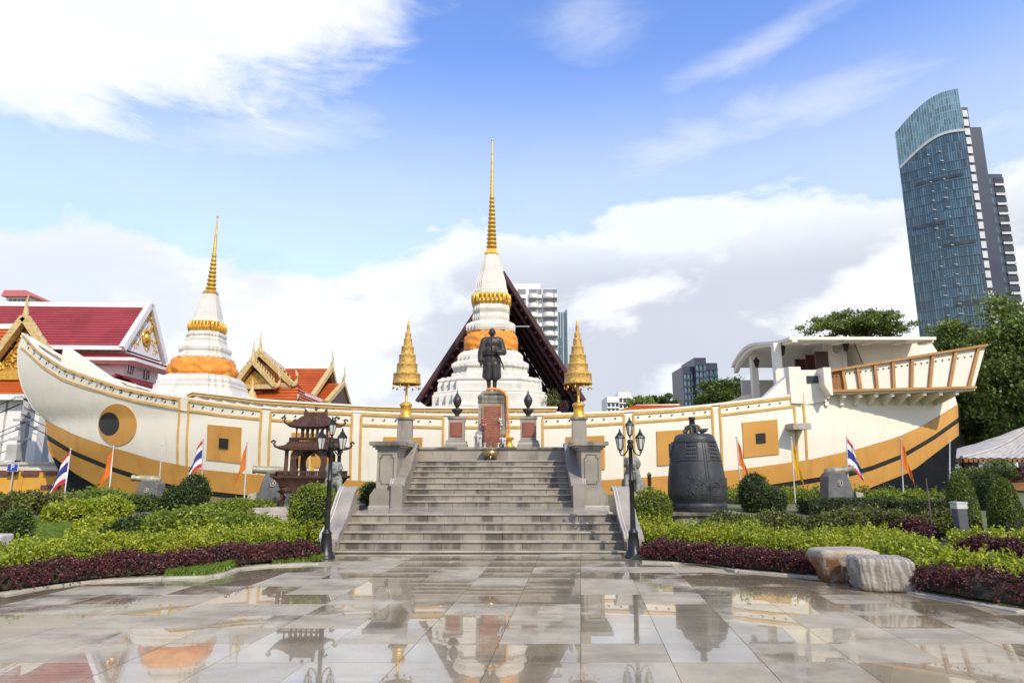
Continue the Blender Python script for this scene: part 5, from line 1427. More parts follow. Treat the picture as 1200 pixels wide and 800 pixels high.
    for i in range(7):
        for yy in (-13, 13):
            X_ = x + (-18.5 + i * 37 / 6) * k
            MB().lathe((X_, Y + yy * k, 0), [(.035, z(514)), (.022, z(512)), (.022, z(504)), (.04, z(501.5)), (.05, z(500.5))], 8).build('upper_column', RU_, t)
    MB().bb(x - 21 * k, x + 21 * k, Y - 15 * k, Y + 15 * k, z(502), z(499.5)).build('upper_lintel', RU_, t)
    chinese_roof((x, Y), z(499.5), 28 * k, 21 * k, 14.5 * k, 8 * k, z(488) - z(499.5), .07).build('upper_roof', RU_, t)
    MB().bb(x - 13 * k, x + 13 * k, Y - 3 * k, Y + 3 * k, z(488.5), z(483)).build('ridge', RU_, t, bevel=.01)
    for sx in (-1, 1): MB().prism([(x + sx * 11 * k, z(488.5)), (x + sx * 14.5 * k, z(488.5)), (x + sx * 13.2 * k, z(479)), (x + sx * 11.8 * k, z(481))], 1, Y - 3.5 * k, Y + 3.5 * k).build('ridge_end', RU_, t)
    MB().sphere((x, Y, z(478.5)), (.045, .045, .06), 10, 8).build('ridge_ball', RU_, t)
    for (r, yy, ym) in ((36, 27, 524.5), (28, 21, 497.5)):
        for sx in (-1, 1):
            for sy in (-1, 1):
                bx, by = x + sx * r * 1.04 * k, Y + sy * yy * 1.04 * k; zz = z(ym)
                MB().tube([(bx, by, zz), (bx + sx * .05, by + sy * .02, zz + .08), (bx + sx * .02, by, zz + .15), (bx + sx * .07, by, zz + .17), (bx + sx * .13, by, zz + .13), (bx + sx * .10, by, zz + .10)], [.03, .03, .028, .03, .025, .012], 7).build('dragon_finial', RU_, t)
    MB().lathe((x - 8 * k, Y - 16 * k, z(533)), [(.01, .05), (.05, .04), (.05, -.06), (.02, -.08)], 8).build('hanging_lantern', RU_, t)
burner()

# ------------------------------------------------------------------ cannons on stone carriages
def cannon(px, py, Y, ang, L, lab, flip):
    b = P(px, py, Y); x, z0 = b.x, b.z
    t = thing('old_cannon', lab, 'cannon', (x, Y, z0), 'old cannons on grey stone carriages')
    s = flip
    MB().prism([(x - .45, z0 - .5), (x + .5, z0 - .5), (x + .42, z0 + .50), (x + .30, z0 + .62), (x - .16, z0 + .62), (x - .30, z0 + .30)] if s < 0 else [(x + .45, z0 - .5), (x - .5, z0 - .5), (x - .42, z0 + .50), (x - .30, z0 + .62), (x + .16, z0 + .62), (x + .30, z0 + .30)], 1, Y - .30, Y + .30).build('carriage', M['carriage'], t, bevel=.02)
    MB().prism([(x + s * .45, z0 - .5), (x + s * .85, z0 - .5), (x + s * .62, z0 - .02), (x + s * .40, z0 + .02)], 1, Y - .36, Y - .14).build('wedge', M['stonepale'], t)
    em = MB(); em.tube([(x + .08 * math.cos(q) - s * .06, Y - .315, z0 + .28 + .08 * math.sin(q)) for q in [2 * PI * i / 16 for i in range(17)]], .016, 5); em.sphere((x - s * .06, Y - .31, z0 + .28), (.04, .02, .05), 8, 5); em.build('emblem', M['stonepale'], t)
    d = Vector((math.cos(ang) * s, -.35, math.sin(ang))).normalized(); c = Vector((x, Y, z0 + .66))
    pr = [(-.35, .11), (-.32, .14), (-.1, .135), (-.08, .15), (-.02, .135), (.3, .12), (L - .12, .095), (L - .08, .125), (L, .115)]
    MB().tube([c + d * a for a, r in pr], [r for a, r in pr], 16).build('barrel', M['brassgun'], t)
    MB().tube([c + d * (L - .2), c + d * (L + .004)], .06, 12).build('bore', M['black'], t)
M['carriage'] = mat('dark_carriage_stone', (.15, .15, .15), (.10, .10, .10), .7, scale=3, bump=.3)
M['brassgun'] = mat('weathered_gun', (.36, .34, .24), (.22, .20, .13), .5, .2, scale=4, bump=.2)
cannon(174, 583, 24.5, .10, .62, 'old cannon on a stone carriage under the bow beside the orange flag', -1)
cannon(321, 577, 20.5, .06, .66, 'old cannon on a stone carriage left of the brown incense pavilion', -1)
cannon(982, 576, 22.0, .14, .55, 'old cannon on a stone carriage in front of the stern beside a striped flag', 1)

# ------------------------------------------------------------------ flags and bare poles
def flag(pb, pt, Y, kind, lab, out=.18, side=1, hoist=.42, fly=.55, group=None):
    b, tp = P(pb[0], pb[1], Y), P(pt[0], pt[1], Y); L = (tp - b).length; d = (b - tp).normalized()
    t = thing('flag' if kind else 'bare_pole', lab, 'flag' if kind else 'pole', b, group)
    b2 = Vector((b.x, b.y, min(b.z, hgt(b.x, Y) - .05)))
    mb = MB(); mb.tube([b2, b, tp], [.028, .026, .018], 8); mb.sphere(tp, .035, 8, 6); mb.build('pole', M['pole'], t)
    if not kind: return
    nu, nv = 16, 20; vs_ = []; ms = []
    for j in range(nv + 1):
        v = j / nv; pp = tp + d * (.05 + v * hoist * L)
        for i in range(nu + 1):
            u = i / nu; o = 1.7 * out * L * (u ** (.55 if kind == 'thai' else .7)) * (.45 + .55 * v) * side; dn = fly * L * u * (.95 + .05 * math.sin(4 * v))
            y_ = .035 * L * u ** .6 * math.sin(9 * u + 5 * v * u) + .025 * math.sin(u * 14 + v * 3) * min(1, u * 4)
            vs_.append((pp.x + o + .02 * side, pp.y + y_, pp.z - dn))
    mb = MB(); W = nu + 1
    for j in range(nv):
        v = (j + .5) / nv
        st = 0 if v < 1 / 6 else 1 if v < 2 / 6 else 2 if v < 4 / 6 else 1 if v < 5 / 6 else 0
        mb.cur = st if kind == 'thai' else 0
        b0 = len(mb.v)
        row_ = vs_[j * W:(j + 2) * W]; mb.add(row_, [(i, i + 1, W + i + 1, W + i) for i in range(nu)], True)
    ma = [M['redcloth'], M['whitecloth'], M['bluecloth']] if kind == 'thai' else [M[kind]]
    o = mb.build('cloth', ma, t, fix=False)
    bm = bmesh.new(); bm.from_mesh(o.data); bmesh.ops.remove_doubles(bm, verts=bm.verts, dist=1e-5); bm.to_mesh(o.data); bm.free()
FG = 'striped red white and blue flags'; OG = 'plain orange and yellow temple flags'
flag((73, 596), (83, 526), 25.0, 'thai', 'red white and blue striped flag drooping before the black keel of the bow', .20, -1, .55, .42, FG)
flag((126, 596), (133, 523), 25.0, 'saffron', 'plain orange flag below the painted eye of the bow', .12, -1, .45, .34, OG)
flag((185, 585), (190, 521), 25.0, None, 'thin bare pale pole behind the cannon under the bow')
flag((236, 572), (238, 514), 23.0, 'thai', 'red white and blue striped flag by the ochre gun port above a round dark bush', .18, -1, .55, .36, FG)
flag((286, 586), (290, 518), 22.5, 'saffron', 'plain orange flag between a gun port and the cannon left of the pavilion', .12, -1, .45, .44, OG)
flag((869, 582), (863, 512), 22.5, 'saffron', 'plain orange flag just right of the big bronze bell', .11, 1, .45, .36, OG)
flag((932, 588), (927, 513), 22.5, 'yellowcloth', 'plain yellow flag under the spout block of the hull', .09, 1, .45, .36, OG)
flag((994, 575), (992, 512), 23.0, 'thai', 'red white and blue striped flag above the cannon near the stern', .18, 1, .56, .34, FG)
flag((1059, 582), (1055, 514), 23.5, 'saffron', 'plain orange flag under the black keel of the stern', .11, 1, .45, .40, OG)
flag((1113, 596), (1113, 517), 23.5, None, 'thin bare pale pole in front of the black stern keel')
flag((363, 580), (362, 527), 21.0, 'yellowcloth', 'plain yellow flag seen through the arch of the incense pavilion', .14, 1, .45, .42, OG)

# ------------------------------------------------------------------ planting
def g(px, py): return Gt(px, py)
def X(x, y): return Vector((x, y, hgt(x, y)))
def gp(lst): return [Gt(*p) for p in lst]
band('purple_border', 'dark purple leafed border along the left edge of the paving', 'border plants', [X(-12.5, yb(-12.5) + .4), X(-9.5, yb(-9.5) + .4)] + gp([(-60, 694), (0, 689), (60, 680), (120, 673), (190, 669), (240, 664), (290, 658), (372, 651)]), .6, .21, M['purple'], 48000, .036, lump=.3, sprig=.06)
band('purple_border', 'dark purple leafed border along the right edge of the paving up to the rocks', 'border plants', gp([(752, 652), (800, 655), (860, 661), (930, 668), (985, 672)]), .62, .22, M['purple'], 20000, .038, lump=.3, sprig=.06)
band('purple_border', 'dark purple leafed border between the striped rock and the right picture edge', 'border plants', gp([(1070, 686), (1110, 690), (1150, 697), (1205, 706)]) + [X(9.4, yb(9.4) + .4), X(11.5, yb(11.5) + .4), X(13.5, yb(13.5) + .4)], .65, .24, M['purple'], 34000, .036, lump=.3, sprig=.06)
band('lime_hedge', 'loose lime green hedge behind the left purple border', 'hedge', [X(-12.5, yb(-12.5) + 1.4), X(-10, yb(-10) + 1.4)] + gp([(-70, 678), (0, 671), (60, 664), (130, 657), (200, 651), (260, 645), (310, 639), (372, 630)]), 1.15, .25, M['lime'], 56000, .050, lump=.55, sprig=.20)
band('lime_hedge', 'loose lime green hedge behind the right purple border', 'hedge', gp([(752, 632), (800, 640), (850, 646), (900, 650), (960, 654), (1010, 650)]), 1.25, .29, M['lime'], 32000, .048, lump=.55, sprig=.22)
band('lime_hedge', 'lime green hedge running behind the two rocks towards the lawn', 'hedge', gp([(985, 634), (1030, 640), (1065, 655), (1085, 668)]), 1.0, .24, M['lime'], 10000, .056, lump=.4, sprig=.1)
band('lime_hedge', 'lime green hedge above the rightmost purple border', 'hedge', gp([(1075, 672), (1110, 674), (1150, 680), (1205, 688)]) + [X(10.2, yb(10.2) + 1.5), X(12.2, yb(12.2) + 1.5), X(14.5, yb(14.5) + 1.4)], 1.0, .25, M['lime'], 26000, .056, lump=.4, sprig=.12)
band('lime_hedge', 'lime green hedge crossing in front of the cone shaped shrubs at right', 'hedge', gp([(1112, 638), (1130, 639), (1165, 643), (1215, 648)]) + [X(13.5, 12.6), X(16.5, 11.5)], 1.0, .28, M['lime'], 22000, .058, lump=.35, sprig=.1)
band('purple_hedge', 'purplish leafed hedge below the cone shrubs at the right edge', 'hedge', gp([(1128, 654), (1165, 659), (1220, 665)]), .7, .30, M['purple'], 8000, .045, lump=.3, sprig=.06)
band('purple_hedge', 'short purplish leafed hedge by the dark stake behind the lawn strip', 'hedge', gp([(1042, 629), (1068, 631), (1095, 635)]), .6, .34, M['purple'], 6000, .045, lump=.2, sprig=.05)
band('olive_hedge', 'dark olive low clipped hedge in front of the bell plinth', 'hedge', gp([(828, 640), (870, 634), (910, 630), (950, 630)]), 1.5, .46, M['brownleaf'], 22000, .052, lump=.22, sprig=.05)
band('olive_hedge', 'olive green shrub mass right of the bell below the box hedge', 'hedge', gp([(960, 622), (1000, 618), (1040, 618), (1075, 622)]), 1.0, .30, M['brownleaf'], 12000, .055, lump=.35, sprig=.08)
band('fresh_hedge', 'bushy fresh green shrub mass left of the brown pavilion', 'hedge', gp([(168, 628), (210, 632), (260, 632), (318, 626)]), 1.8, .42, M['limemid'], 36000, .060, lump=.42, sprig=.12)
band('dark_hedge', 'dark clipped hedge in the middle of the left garden', 'hedge', gp([(128, 634), (160, 634), (190, 636)]), 1.0, .44, M['dark'], 10000, .05, lump=.12)
band('lime_hedge', 'low lime hedge with dark undergrowth left of the dark clipped hedge', 'hedge', gp([(88, 633), (112, 630), (140, 626)]), .7, .30, M['lime'], 8000, .062, lump=.35, sprig=.08)
band('lime_hedge', 'lime green shrub row beyond the left lawn', 'hedge', gp([(50, 612), (85, 610), (115, 607), (150, 604)]), 1.1, .42, M['lime'], 9000, .075, lump=.3, sprig=.1)
band('olive_hedge', 'olive shrub row at the far left edge beyond the lawn', 'hedge', gp([(-40, 606), (10, 604), (55, 601), (90, 601)]), 1.4, .45, M['brownleaf'], 9000, .08, lump=.3, sprig=.08)
band('box_hedge', 'low dark clipped hedge under the bow', 'hedge', gp([(72, 600), (130, 600), (190, 598)]), .7, .40, M['green'], 9000, .06, lump=.06)
band('fern_cover', 'light green ground cover along the foot of the bow', 'ground cover', gp([(78, 594), (110, 592), (150, 591)]), 1.6, .42, M['limemid'], 6000, .09, lump=.4, sprig=.12)
band('fresh_hedge', 'light green clipped hedge left of the pavilion steps', 'hedge', gp([(236, 606), (275, 606), (322, 602)]), 1.5, .36, M['limemid'], 13000, .06, lump=.12, sprig=.04)
band('fern_cover', 'light green ground cover along the foot of the hull right of the bell', 'ground cover', gp([(852, 590), (900, 588), (960, 587), (1020, 587), (1075, 588), (1112, 590)]), 1.8, .30, M['limemid'], 20000, .075, lump=.45, sprig=.22)
bh = [(945, 603, 1040, 603, 'dark clipped box hedge in front of the stern cannon'), (1046, 606, 1108, 606, 'dark clipped box hedge left of the cone shaped shrubs')]
for x0, y0, x1, y1, lab in bh:
    a, b = g(x0, y0), g(x1, y1); c = (a + b) / 2
    bush('box_hedge', lab, 'hedge', (c.x, c.y, c.z), (b.x - a.x) / 2, .42, .42, M['dark'], 7000, .045, 'clipped dark box hedges', .0, 'box')
band('fresh_hedge', 'low green hedge between the box hedges and the stern', 'hedge', gp([(1015, 596), (1060, 597), (1105, 599)]), 1.2, .42, M['limemid'], 8000, .07, lump=.2, sprig=.05)
band('fresh_hedge', 'green shrub patch under the cone shrubs beside the bollard light', 'hedge', gp([(1075, 628), (1110, 628), (1150, 630)]), .9, .45, M['brownleaf'], 8000, .055, lump=.3, sprig=.05)
def ball(px, pyb, wpx, hpx, ma, lab, n=4000, leaf=.05, kind='ball', Y=None, lump=.05):
    b = g(px, pyb); k = b.y / FPX
    bush('clipped_shrub' if kind == 'ball' else 'cone_shrub', lab, 'shrub', b, wpx * k / 2, wpx * k / 2 * .9, hpx * k, ma, n, leaf, 'clipped shrubs in the garden', lump, kind)
ball(366, 628, 55, 54, M['limemid'], 'large light green clipped ball shrub between the pavilion and left lamp post', 9000, .045, lump=.07)
ball(764, 620, 46, 42, M['limemid'], 'light green clipped ball shrub between the right lamp post and the bell', 7000, .042, lump=.07)
ball(225, 598, 34, 37, M['dark'], 'round dark green clipped shrub below the striped flag on the left', 6000, .05)
ball(202, 598, 24, 24, M['dark'], 'smaller dark green clipped shrub beside the round dark one', 3500, .05)
ball(17, 632, 32, 30, M['green'], 'round green clipped shrub near the white block at the left edge', 5000, .045)
ball(886, 600, 34, 40, M['dark'], 'dark green clipped shrub leaning in front of the hull right of the bell', 7000, .045)
ball(908, 601, 26, 26, M['dark'], 'low dark green clipped shrub to the right of the leaning one', 4500, .045)
ball(1131, 616, 34, 58, M['conegreen'], 'cone shaped green shrub behind the bollard light', 9000, .042, 'cone')
ball(1183, 634, 38, 70, M['conegreen'], 'large cone shaped green shrub nearest the right edge', 10000, .042, 'cone')
ball(1163, 598, 26, 42, M['dark'], 'narrow dark cone shaped shrub between the two larger cones', 5000, .045, 'cone')
ball(1142, 592, 46, 40, M['green'], 'bushy dark green shrub behind the cone shrubs at the stern', 8000, .06, lump=.15)
ball(372, 596, 30, 30, M['dark'], 'dark shrub between the pavilion foot and left stone lion', 4000, .05)
ball(434, 592, 24, 24, M['green'], 'small dark shrub at the left foot of the left stone pillar', 2500, .05)
ball(1002, 633, 32, 26, M['brownleaf'], 'small olive shrub left of the lawn behind the brown rock', 4500, .05, lump=.15)
# lawns: blades of grass
def lawn(lab, poly, n, hgt_=.05):
    xs2 = [p[0] for p in poly]; ys2 = [p[1] for p in poly]; pts = []
    def inside(x, y):
        c = False; j = len(poly) - 1
        for i in range(len(poly)):
            if (poly[i][1] > y) != (poly[j][1] > y) and x < (poly[j][0] - poly[i][0]) * (y - poly[i][1]) / (poly[j][1] - poly[i][1]) + poly[i][0]: c = not c
            j = i
        return c
    ctr = [Gt(*p) for p in poly]; bx0, bx1 = min(p.x for p in ctr), max(p.x for p in ctr); by0, by1 = min(p.y for p in ctr), max(p.y for p in ctr)
    wpoly = [(p.x, p.y) for p in ctr]; poly = wpoly
    while len(pts) < n:
        x, y = rng.uniform(bx0, bx1), rng.uniform(by0, by1)
        if inside(x, y): pts.append((x, y, hgt(x, y)))
    p = np.array(pts); nr = np.tile(np.array([0, 0, 2.6]), (n, 1)); p[:, 2] += hgt_ * .35
    v, q = leaves(p, nr, hgt_ * 1.3, .22, .8)
    o = np_mesh('lawn', v, q, [M['grass']]); tag(o, lab, 'lawn', None, 'stuff')
lawn('bright green lawn curving through the left garden', [(-30, 650), (-10, 616), (60, 606), (110, 604), (150, 606), (115, 626), (80, 634), (65, 646), (20, 656)], 42000, .05)
lawn('small grass tuft patch at the edge of the left paving', [(192, 678), (215, 668), (255, 663), (278, 664), (262, 671), (240, 677)], 9000, .085)
lawn('small grass strip left of the left lamp post', [(318, 662), (345, 656), (378, 652), (378, 661)], 5000, .06)
lawn('bright green lawn strip behind the right rocks', [(1010, 618), (1045, 614), (1060, 622), (1080, 634), (1130, 650), (1110, 658), (1070, 644), (1030, 630)], 20000, .05)

# ------------------------------------------------------------------ rocks, bollard light, sapling, block
def rock_mat(name, a, b, c, stripes):
    m = bpy.data.materials.new(name); m.use_nodes = True; nt = NT(m.node_tree); nt.n.clear()
    out = nt.new('ShaderNodeOutputMaterial'); bs = nt.new('ShaderNodeBsdfPrincipled'); tc = nt.new('ShaderNodeTexCoord'); co = tc.outputs['Object']
    n = nt.noise(co, 4.0, 6, .65, .5)
    if stripes:
        w = nt.new('ShaderNodeTexWave'); w.wave_type = 'BANDS'; w.bands_direction = 'X'; w.inputs['Scale'].default_value = 4.2; w.inputs['Distortion'].default_value = 14.0; w.inputs['Detail'].default_value = 3; w.inputs['Detail Scale'].default_value = .9
        nt.l.new(nt.mapping(co, (1, 1, .25), (0, 0, 0), (0, R(25), 0)), w.inputs['Vector']); f = nt.smooth(w.outputs['Fac'], .2, .75)
        col = nt.mix(f, a, b); col = nt.mix(nt.m('MULTIPLY', nt.smooth(n, .5, .7), .5), col, c)
    else:
        n2 = nt.noise(nt.mapping(co, (5, 5, 1.6)), 1.4, 7, .72, .3); geo = nt.new('ShaderNodeSeparateXYZ'); nt.l.new(co, geo.inputs[0])
        mid = nt.smooth(geo.outputs[2], .40, .30)
        col = nt.mix(nt.smooth(n, .35, .65), a, b); col = nt.mix(nt.m('MULTIPLY', nt.m('MULTIPLY', nt.smooth(n2, .36, .50), mid), .95), col, c)
    nt.l.new(col, bs.inputs['Base Color']); bs.inputs['Roughness'].default_value = .7
    bp = nt.new('ShaderNodeBump'); bp.inputs['Strength'].default_value = .8; bp.inputs['Distance'].default_value = .03; nt.l.new(nt.noise(co, 12, 6, .65), bp.inputs['Height']); nt.l.new(bp.outputs[0], bs.inputs['Normal']); nt.l.new(bs.outputs[0], out.inputs[0])
    return m
def rock(lab, c, d, seed, ma, under=0.0, rz=0.0, rough=.05):
    bm = bmesh.new(); bmesh.ops.create_cube(bm, size=1); bmesh.ops.subdivide_edges(bm, edges=bm.edges[:], cuts=9, use_grid_fill=True)
    for v in bm.verts:
        p = v.co.copy(); q = Vector((p.x * 2, p.y * 2, p.z * 2)); ln = (abs(q.x) ** 11 + abs(q.y) ** 11 + abs(q.z) ** 11) ** (1 / 11); q = q / ln
        f = 1 + rough * 1.6 * mnoise.noise(q * 1.3 + Vector((seed, 0, 0))) + rough * mnoise.noise(q * 4 + Vector((0, seed, 0)))
        x, y, z = q.x * d[0] / 2 * f, q.y * d[1] / 2 * f, q.z * d[2] / 2 * (f if q.z < .9 else 1 + .3 * (f - 1))
        k = max(0, -q.z + .3) * under; x *= 1 - k * (.45 + .5 * mnoise.noise(Vector((q.x * 3, seed, 1)))); y *= 1 - k * .5
        v.co = Vector((x * math.cos(rz) - y * math.sin(rz), x * math.sin(rz) + y * math.cos(rz), z + d[2] / 2))
    me = bpy.data.meshes.new('garden_rock'); bm.to_mesh(me); bm.free()
    me.materials.append(ma); me.polygons.foreach_set('use_smooth', [True] * len(me.polygons)); me.update()
    o = link('garden_rock', me); o.location = c; return tag(o, lab, 'rock', 'rocks at the edge of the right garden')
c = G0(1000, 684); k = c.y / FPX
rock('flat topped rust brown rock at the right edge of the paving', (c.x, c.y + .25, .0), (66 * k, .5, 36 * k), 3.2, rock_mat('rust_rock', (.40, .35, .27), (.30, .25, .18), (.17, .075, .022), False), .62, 0, .07)
c = G0(1045, 694); k = c.y / FPX
rock('pale grey rock with wavy stripes beside the rust brown rock', (c.x, c.y + .22, -.01), (60 * k, .5, 37 * k), 7.7, rock_mat('striped_rock', (.36, .325, .27), (.22, .195, .16), (.19, .16, .125), True), .10, -.12, .09)
c = G0(958, 673); k = c.y / FPX
rock('small dark rock tucked under the rust brown rock', (c.x + .1, c.y + .2, -.02), (24 * k, .35, 13 * k), 1.7, rock_mat('dark_rock', (.08, .06, .05), (.05, .04, .035), (.10, .07, .05), False), .1)
c = g(4, 646); k = c.y / FPX
rock('white stone block at the far left edge of the lawn', (c.x - .12, c.y, c.z), (20 * k, .35, 19 * k), 5.1, M['marble'], 0, 0, .02)
b = g(1129, 637); k = b.y / FPX
t = thing('bollard_light', 'short grey square bollard light with a white top among the right hedges', 'bollard light', b)
MB().box((b.x, b.y, b.z + 19 * k), (11 * k, 11 * k, 38 * k)).build('post', mat('bollard_grey', (.10, .10, .12), None, .5), t, bevel=.01)
MB().box((b.x, b.y, b.z + 41.2 * k), (12.5 * k, 12.5 * k, 6.5 * k)).build('lamp_head', M['lampglass'], t, bevel=.01)
MB().box((b.x, b.y, b.z + 45.2 * k), (13 * k, 13 * k, 1.6 * k)).build('lid', M['pole'], t)
b = g(1092, 632); tp = P(1085, 560, b.y)
o = MB().tube([b, b.lerp(tp, .5) + Vector((.02, 0, 0)), tp], [.022, .018, .012], 7).build('garden_stake', M['bark']); tag(o, 'thin dark wooden stake rising from the right hedges', 'stake')
b = g(762, 600); b = P(762, 590, 17.6); tp = P(762, 553, 17.6)
o = MB().lathe((b.x, b.y, 0), [(.05, b.z - .4), (.05, tp.z - .1), (.065, tp.z - .08), (.04, tp.z - .03), (.01, tp.z)], 10).build('garden_post', M['brown']); tag(o, 'short brown post between the right stone lion and the bell', 'post')

for px, pyb, w_, h_, lab in ((648, 482, 20, 28, 'dry greyish shrub on the deck at the right foot of the tall chedi'), (661, 484, 12, 16, 'small reddish shrub on the deck under the dark roof edge')):
    b = P(px, pyb, 28.6); k = 28.6 / FPX
    n = 260; u = rng.normal(size=(n, 3)); u /= np.linalg.norm(u, axis=1)[:, None]
    pts = np.array(b) + np.array([0, 0, h_ * k * .5]) + u * np.array([w_ * k / 2, w_ * k / 2, h_ * k / 2]) * rng.random((n, 1)) ** .4
    v, q = leaves(pts, u + np.array([0, 0, .6]), .13, .25)
    mb = MB()
    for i in range(7): mb.tube([b - Vector((0, 0, .6)), b + Vector((random.uniform(-.25, .25), random.uniform(-.2, .2), h_ * k * random.uniform(.6, 1.0)))], [.03, .008], 5)
    o = finish('deck_shrub', v, q, M['brownleaf'] if px < 655 else M['purple'], mb); tag(o, lab, 'shrub')
# ------------------------------------------------------------------ temple buildings
def vec(a): return Vector(a)
def roof_quad(mb, a, b, c, d, th=.18): mb.slab([a, b, c, d], th)
def tile_rows(name, par, a, b, c, d, rows, ma, n_max=60):
    """overlapping tile courses between eave a-b and ridge d-c"""
    mb = MB(); a, b, c, d = map(Vector, (a, b, c, d)); nr = (b - a).cross(d - a).normalized()
    if nr.z < 0: nr = -nr
    for i in range(rows):
        u0, u1 = i / rows, (i + 1) / rows
        p, q, r_, s = a.lerp(d, u0), b.lerp(c, u0), b.lerp(c, u1), a.lerp(d, u1)
        mb.add([p + nr * .10, q + nr * .10, r_ + nr * .03, s + nr * .03, p, q], [(0, 1, 2, 3), (4, 5, 1, 0)])
    return mb.build(name, ma, par, fix=False, kind='stuff')
def red_roof_hall():
    N = P(147, 406, 46); A = P(172, 359, 48.4); F = Vector((N.x - .25, 51.2, N.z)); F.z = N.z
    w = Vector((F.x - N.x, F.y - N.y, 0)); W = w.length; w.normalize(); u = Vector((-w.y, w.x, 0))
    if u.x > 0: u = -u
    mid = (N + F) / 2; A = Vector((mid.x, mid.y, A.z)); L = 24
    t = thing('red_roof_hall', 'white temple hall with long crimson tiled roof and gilded pediment behind the bow', 'hall', (N.x, N.y, 0))
    z0 = N.z
    def at(a, b, z): return Vector((N.x, N.y, 0)) + u * a + w * b + Vector((0, 0, z))
    # upper roof
    tile_rows('roof', t, at(L, -.5, z0 - .2), at(-.0, -.5, z0 - .2), at(0, W / 2, A.z), at(L, W / 2, A.z), 17, M['redtile'])
    tile_rows('roof', t, at(0, W + .5, z0 - .2), at(L, W + .5, z0 - .2), at(L, W / 2, A.z), at(0, W / 2, A.z), 17, M['redtile'])
    MB().beam(at(-.1, W / 2, A.z + .1), at(L, W / 2, A.z + .1), .35, .35).build('ridge_cap', M['plaster'], t)
    MB().beam(at(-.1, -.55, z0 - .2), at(L, -.55, z0 - .2), .25, .3).build('eave_board', M['plaster'], t)
    for b0 in (-.6, W + .6): MB().beam(at(-.12, b0, z0 - .25), at(-.12, W / 2, A.z + .25), .35, .45).build('barge_board', M['plaster'], t)
    MB().slab([at(.05, 0, z0 - .2), at(.05, W, z0 - .2), at(.05, W / 2, A.z - .5)], .1).build('pediment', M['plaster'], t)
    orn = MB(); rd = random.Random(4)
    for i in range(70):
        vv = rd.random() ** 1.3 * .78; hw_ = (1 - vv) * W * .40; b_ = W / 2 + rd.uniform(-hw_, hw_); p = at(-.02, b_, z0 + .25 + vv * (A.z - z0))
        r = rd.uniform(.10, .24)
        orn.tube([p + w * (r * math.cos(q)) + Vector((0, 0, r * math.sin(q))) for q in [5.0 * i_ / 8 for i_ in range(9)]], [.06] * 8 + [.03], 5)
    p = at(-.05, W / 2, z0 + (A.z - z0) * .32); orn.tube([p + w * (.55 * math.cos(q)) + Vector((0, 0, .55 * math.sin(q))) for q in [2 * PI * i / 20 for i in range(21)]], .10, 6); orn.sphere(p, (.3, .3, .4), 10, 7)
    orn.build('pediment_ornament', M['gold'], t, kind='stuff')
    for s, e in ((at(-.2, -.7, z0 - .1), Vector((0, 0, .5))),):
        pass
    # skirt roof under the pediment and along the side
    zs_ = z0 - .55
    for (a0, b0, a1, b1, da, db) in ((L, -.2, -.3, -.2, 0, -.5), (-.3, -.2, -.3, W + .2, -.7, 0)):
        p0, p1 = at(a0, b0, zs_), at(a1, b1, zs_)
        q0, q1 = at(a0 + (da if da else 0), b0 + db - (1.0 if da else 0) * 1, zs_ - .38), at(a1 + (da if da else -.7), b1 + (db if db else .5), zs_ - .38)
        if da: q0 = at(a0 + da, -.7, zs_ - .38)
        tile_rows('skirt_roof', t, q0, q1, p1, p0, 4, M['redtile'])
        MB().beam(q0 + Vector((0, 0, -.08)), q1 + Vector((0, 0, -.08)), .2, .22).build('skirt_eave', M['plaster'], t)
        MB().slab([q0 + Vector((0, 0, -.15)), q1 + Vector((0, 0, -.15)), p1 + Vector((0, 0, -.7)), p0 + Vector((0, 0, -.7))], .06).build('soffit', M['plaster'], t)
    MB().slab([at(L, .1, z0 - .3), at(0, .1, z0 - .3), at(0, W - .1, z0 - .3), at(L, W - .1, z0 - .3)], z0 - .3).build('wall', M['plaster'], t)
    def win(face, c, z, wd, hg):
        m2 = MB()
        if face: m2.beam(at(-.04, c - wd / 2, z), at(-.04, c + wd / 2, z), .14, hg)
        else: m2.beam(at(c - wd / 2, .06, z), at(c + wd / 2, .06, z), .14, hg)
        f = m2.build('window', M['window'], t)
        m3 = MB()
        for k in (-.5, 0, .5):
            if face: m3.beam(at(-.13, c + k * wd * .98, z - hg / 2), at(-.13, c + k * wd * .98, z + hg / 2), .06, .06)
            else: m3.beam(at(c + k * wd * .98, -.05, z - hg / 2), at(c + k * wd * .98, -.05, z + hg / 2), .06, .06)
        m3.build('window_frame', M['plaster'], f)
    zw = P(155, 430, 47).z
    win(1, W * .18, zw, W * .11, .95); win(1, W * .62, zw - .1, W * .12, .95)
    for px in (131, 103, 71): win(0, abs(P(px, 424, 46.5).x - N.x) + .3, P(103, 423, 46).z, 1.1 if px != 71 else 1.6, .55 if px != 71 else 1.3)
    zc_ = P(150, 444, 45).z
    tile_rows('porch_roof', t, at(-2.2, -2, zc_ - .5), at(-2.2, W, zc_ - .5), at(0.0, W, zc_ + .4), at(0.0, -2, zc_ + .4), 4, M['redtile'])
    tile_rows('porch_roof', t, at(4, -2.2, zc_ - .5), at(-2.2, -2.2, zc_ - .5), at(0, -.1, zc_ + .4), at(4, -.1, zc_ + .4), 4, M['redtile'])
    MB().beam(at(4, -2.2, zc_ - .6), at(-2.2, -2.2, zc_ - .6), .15, .2).build('porch_eave', M['plaster'], t)
red_roof_hall()

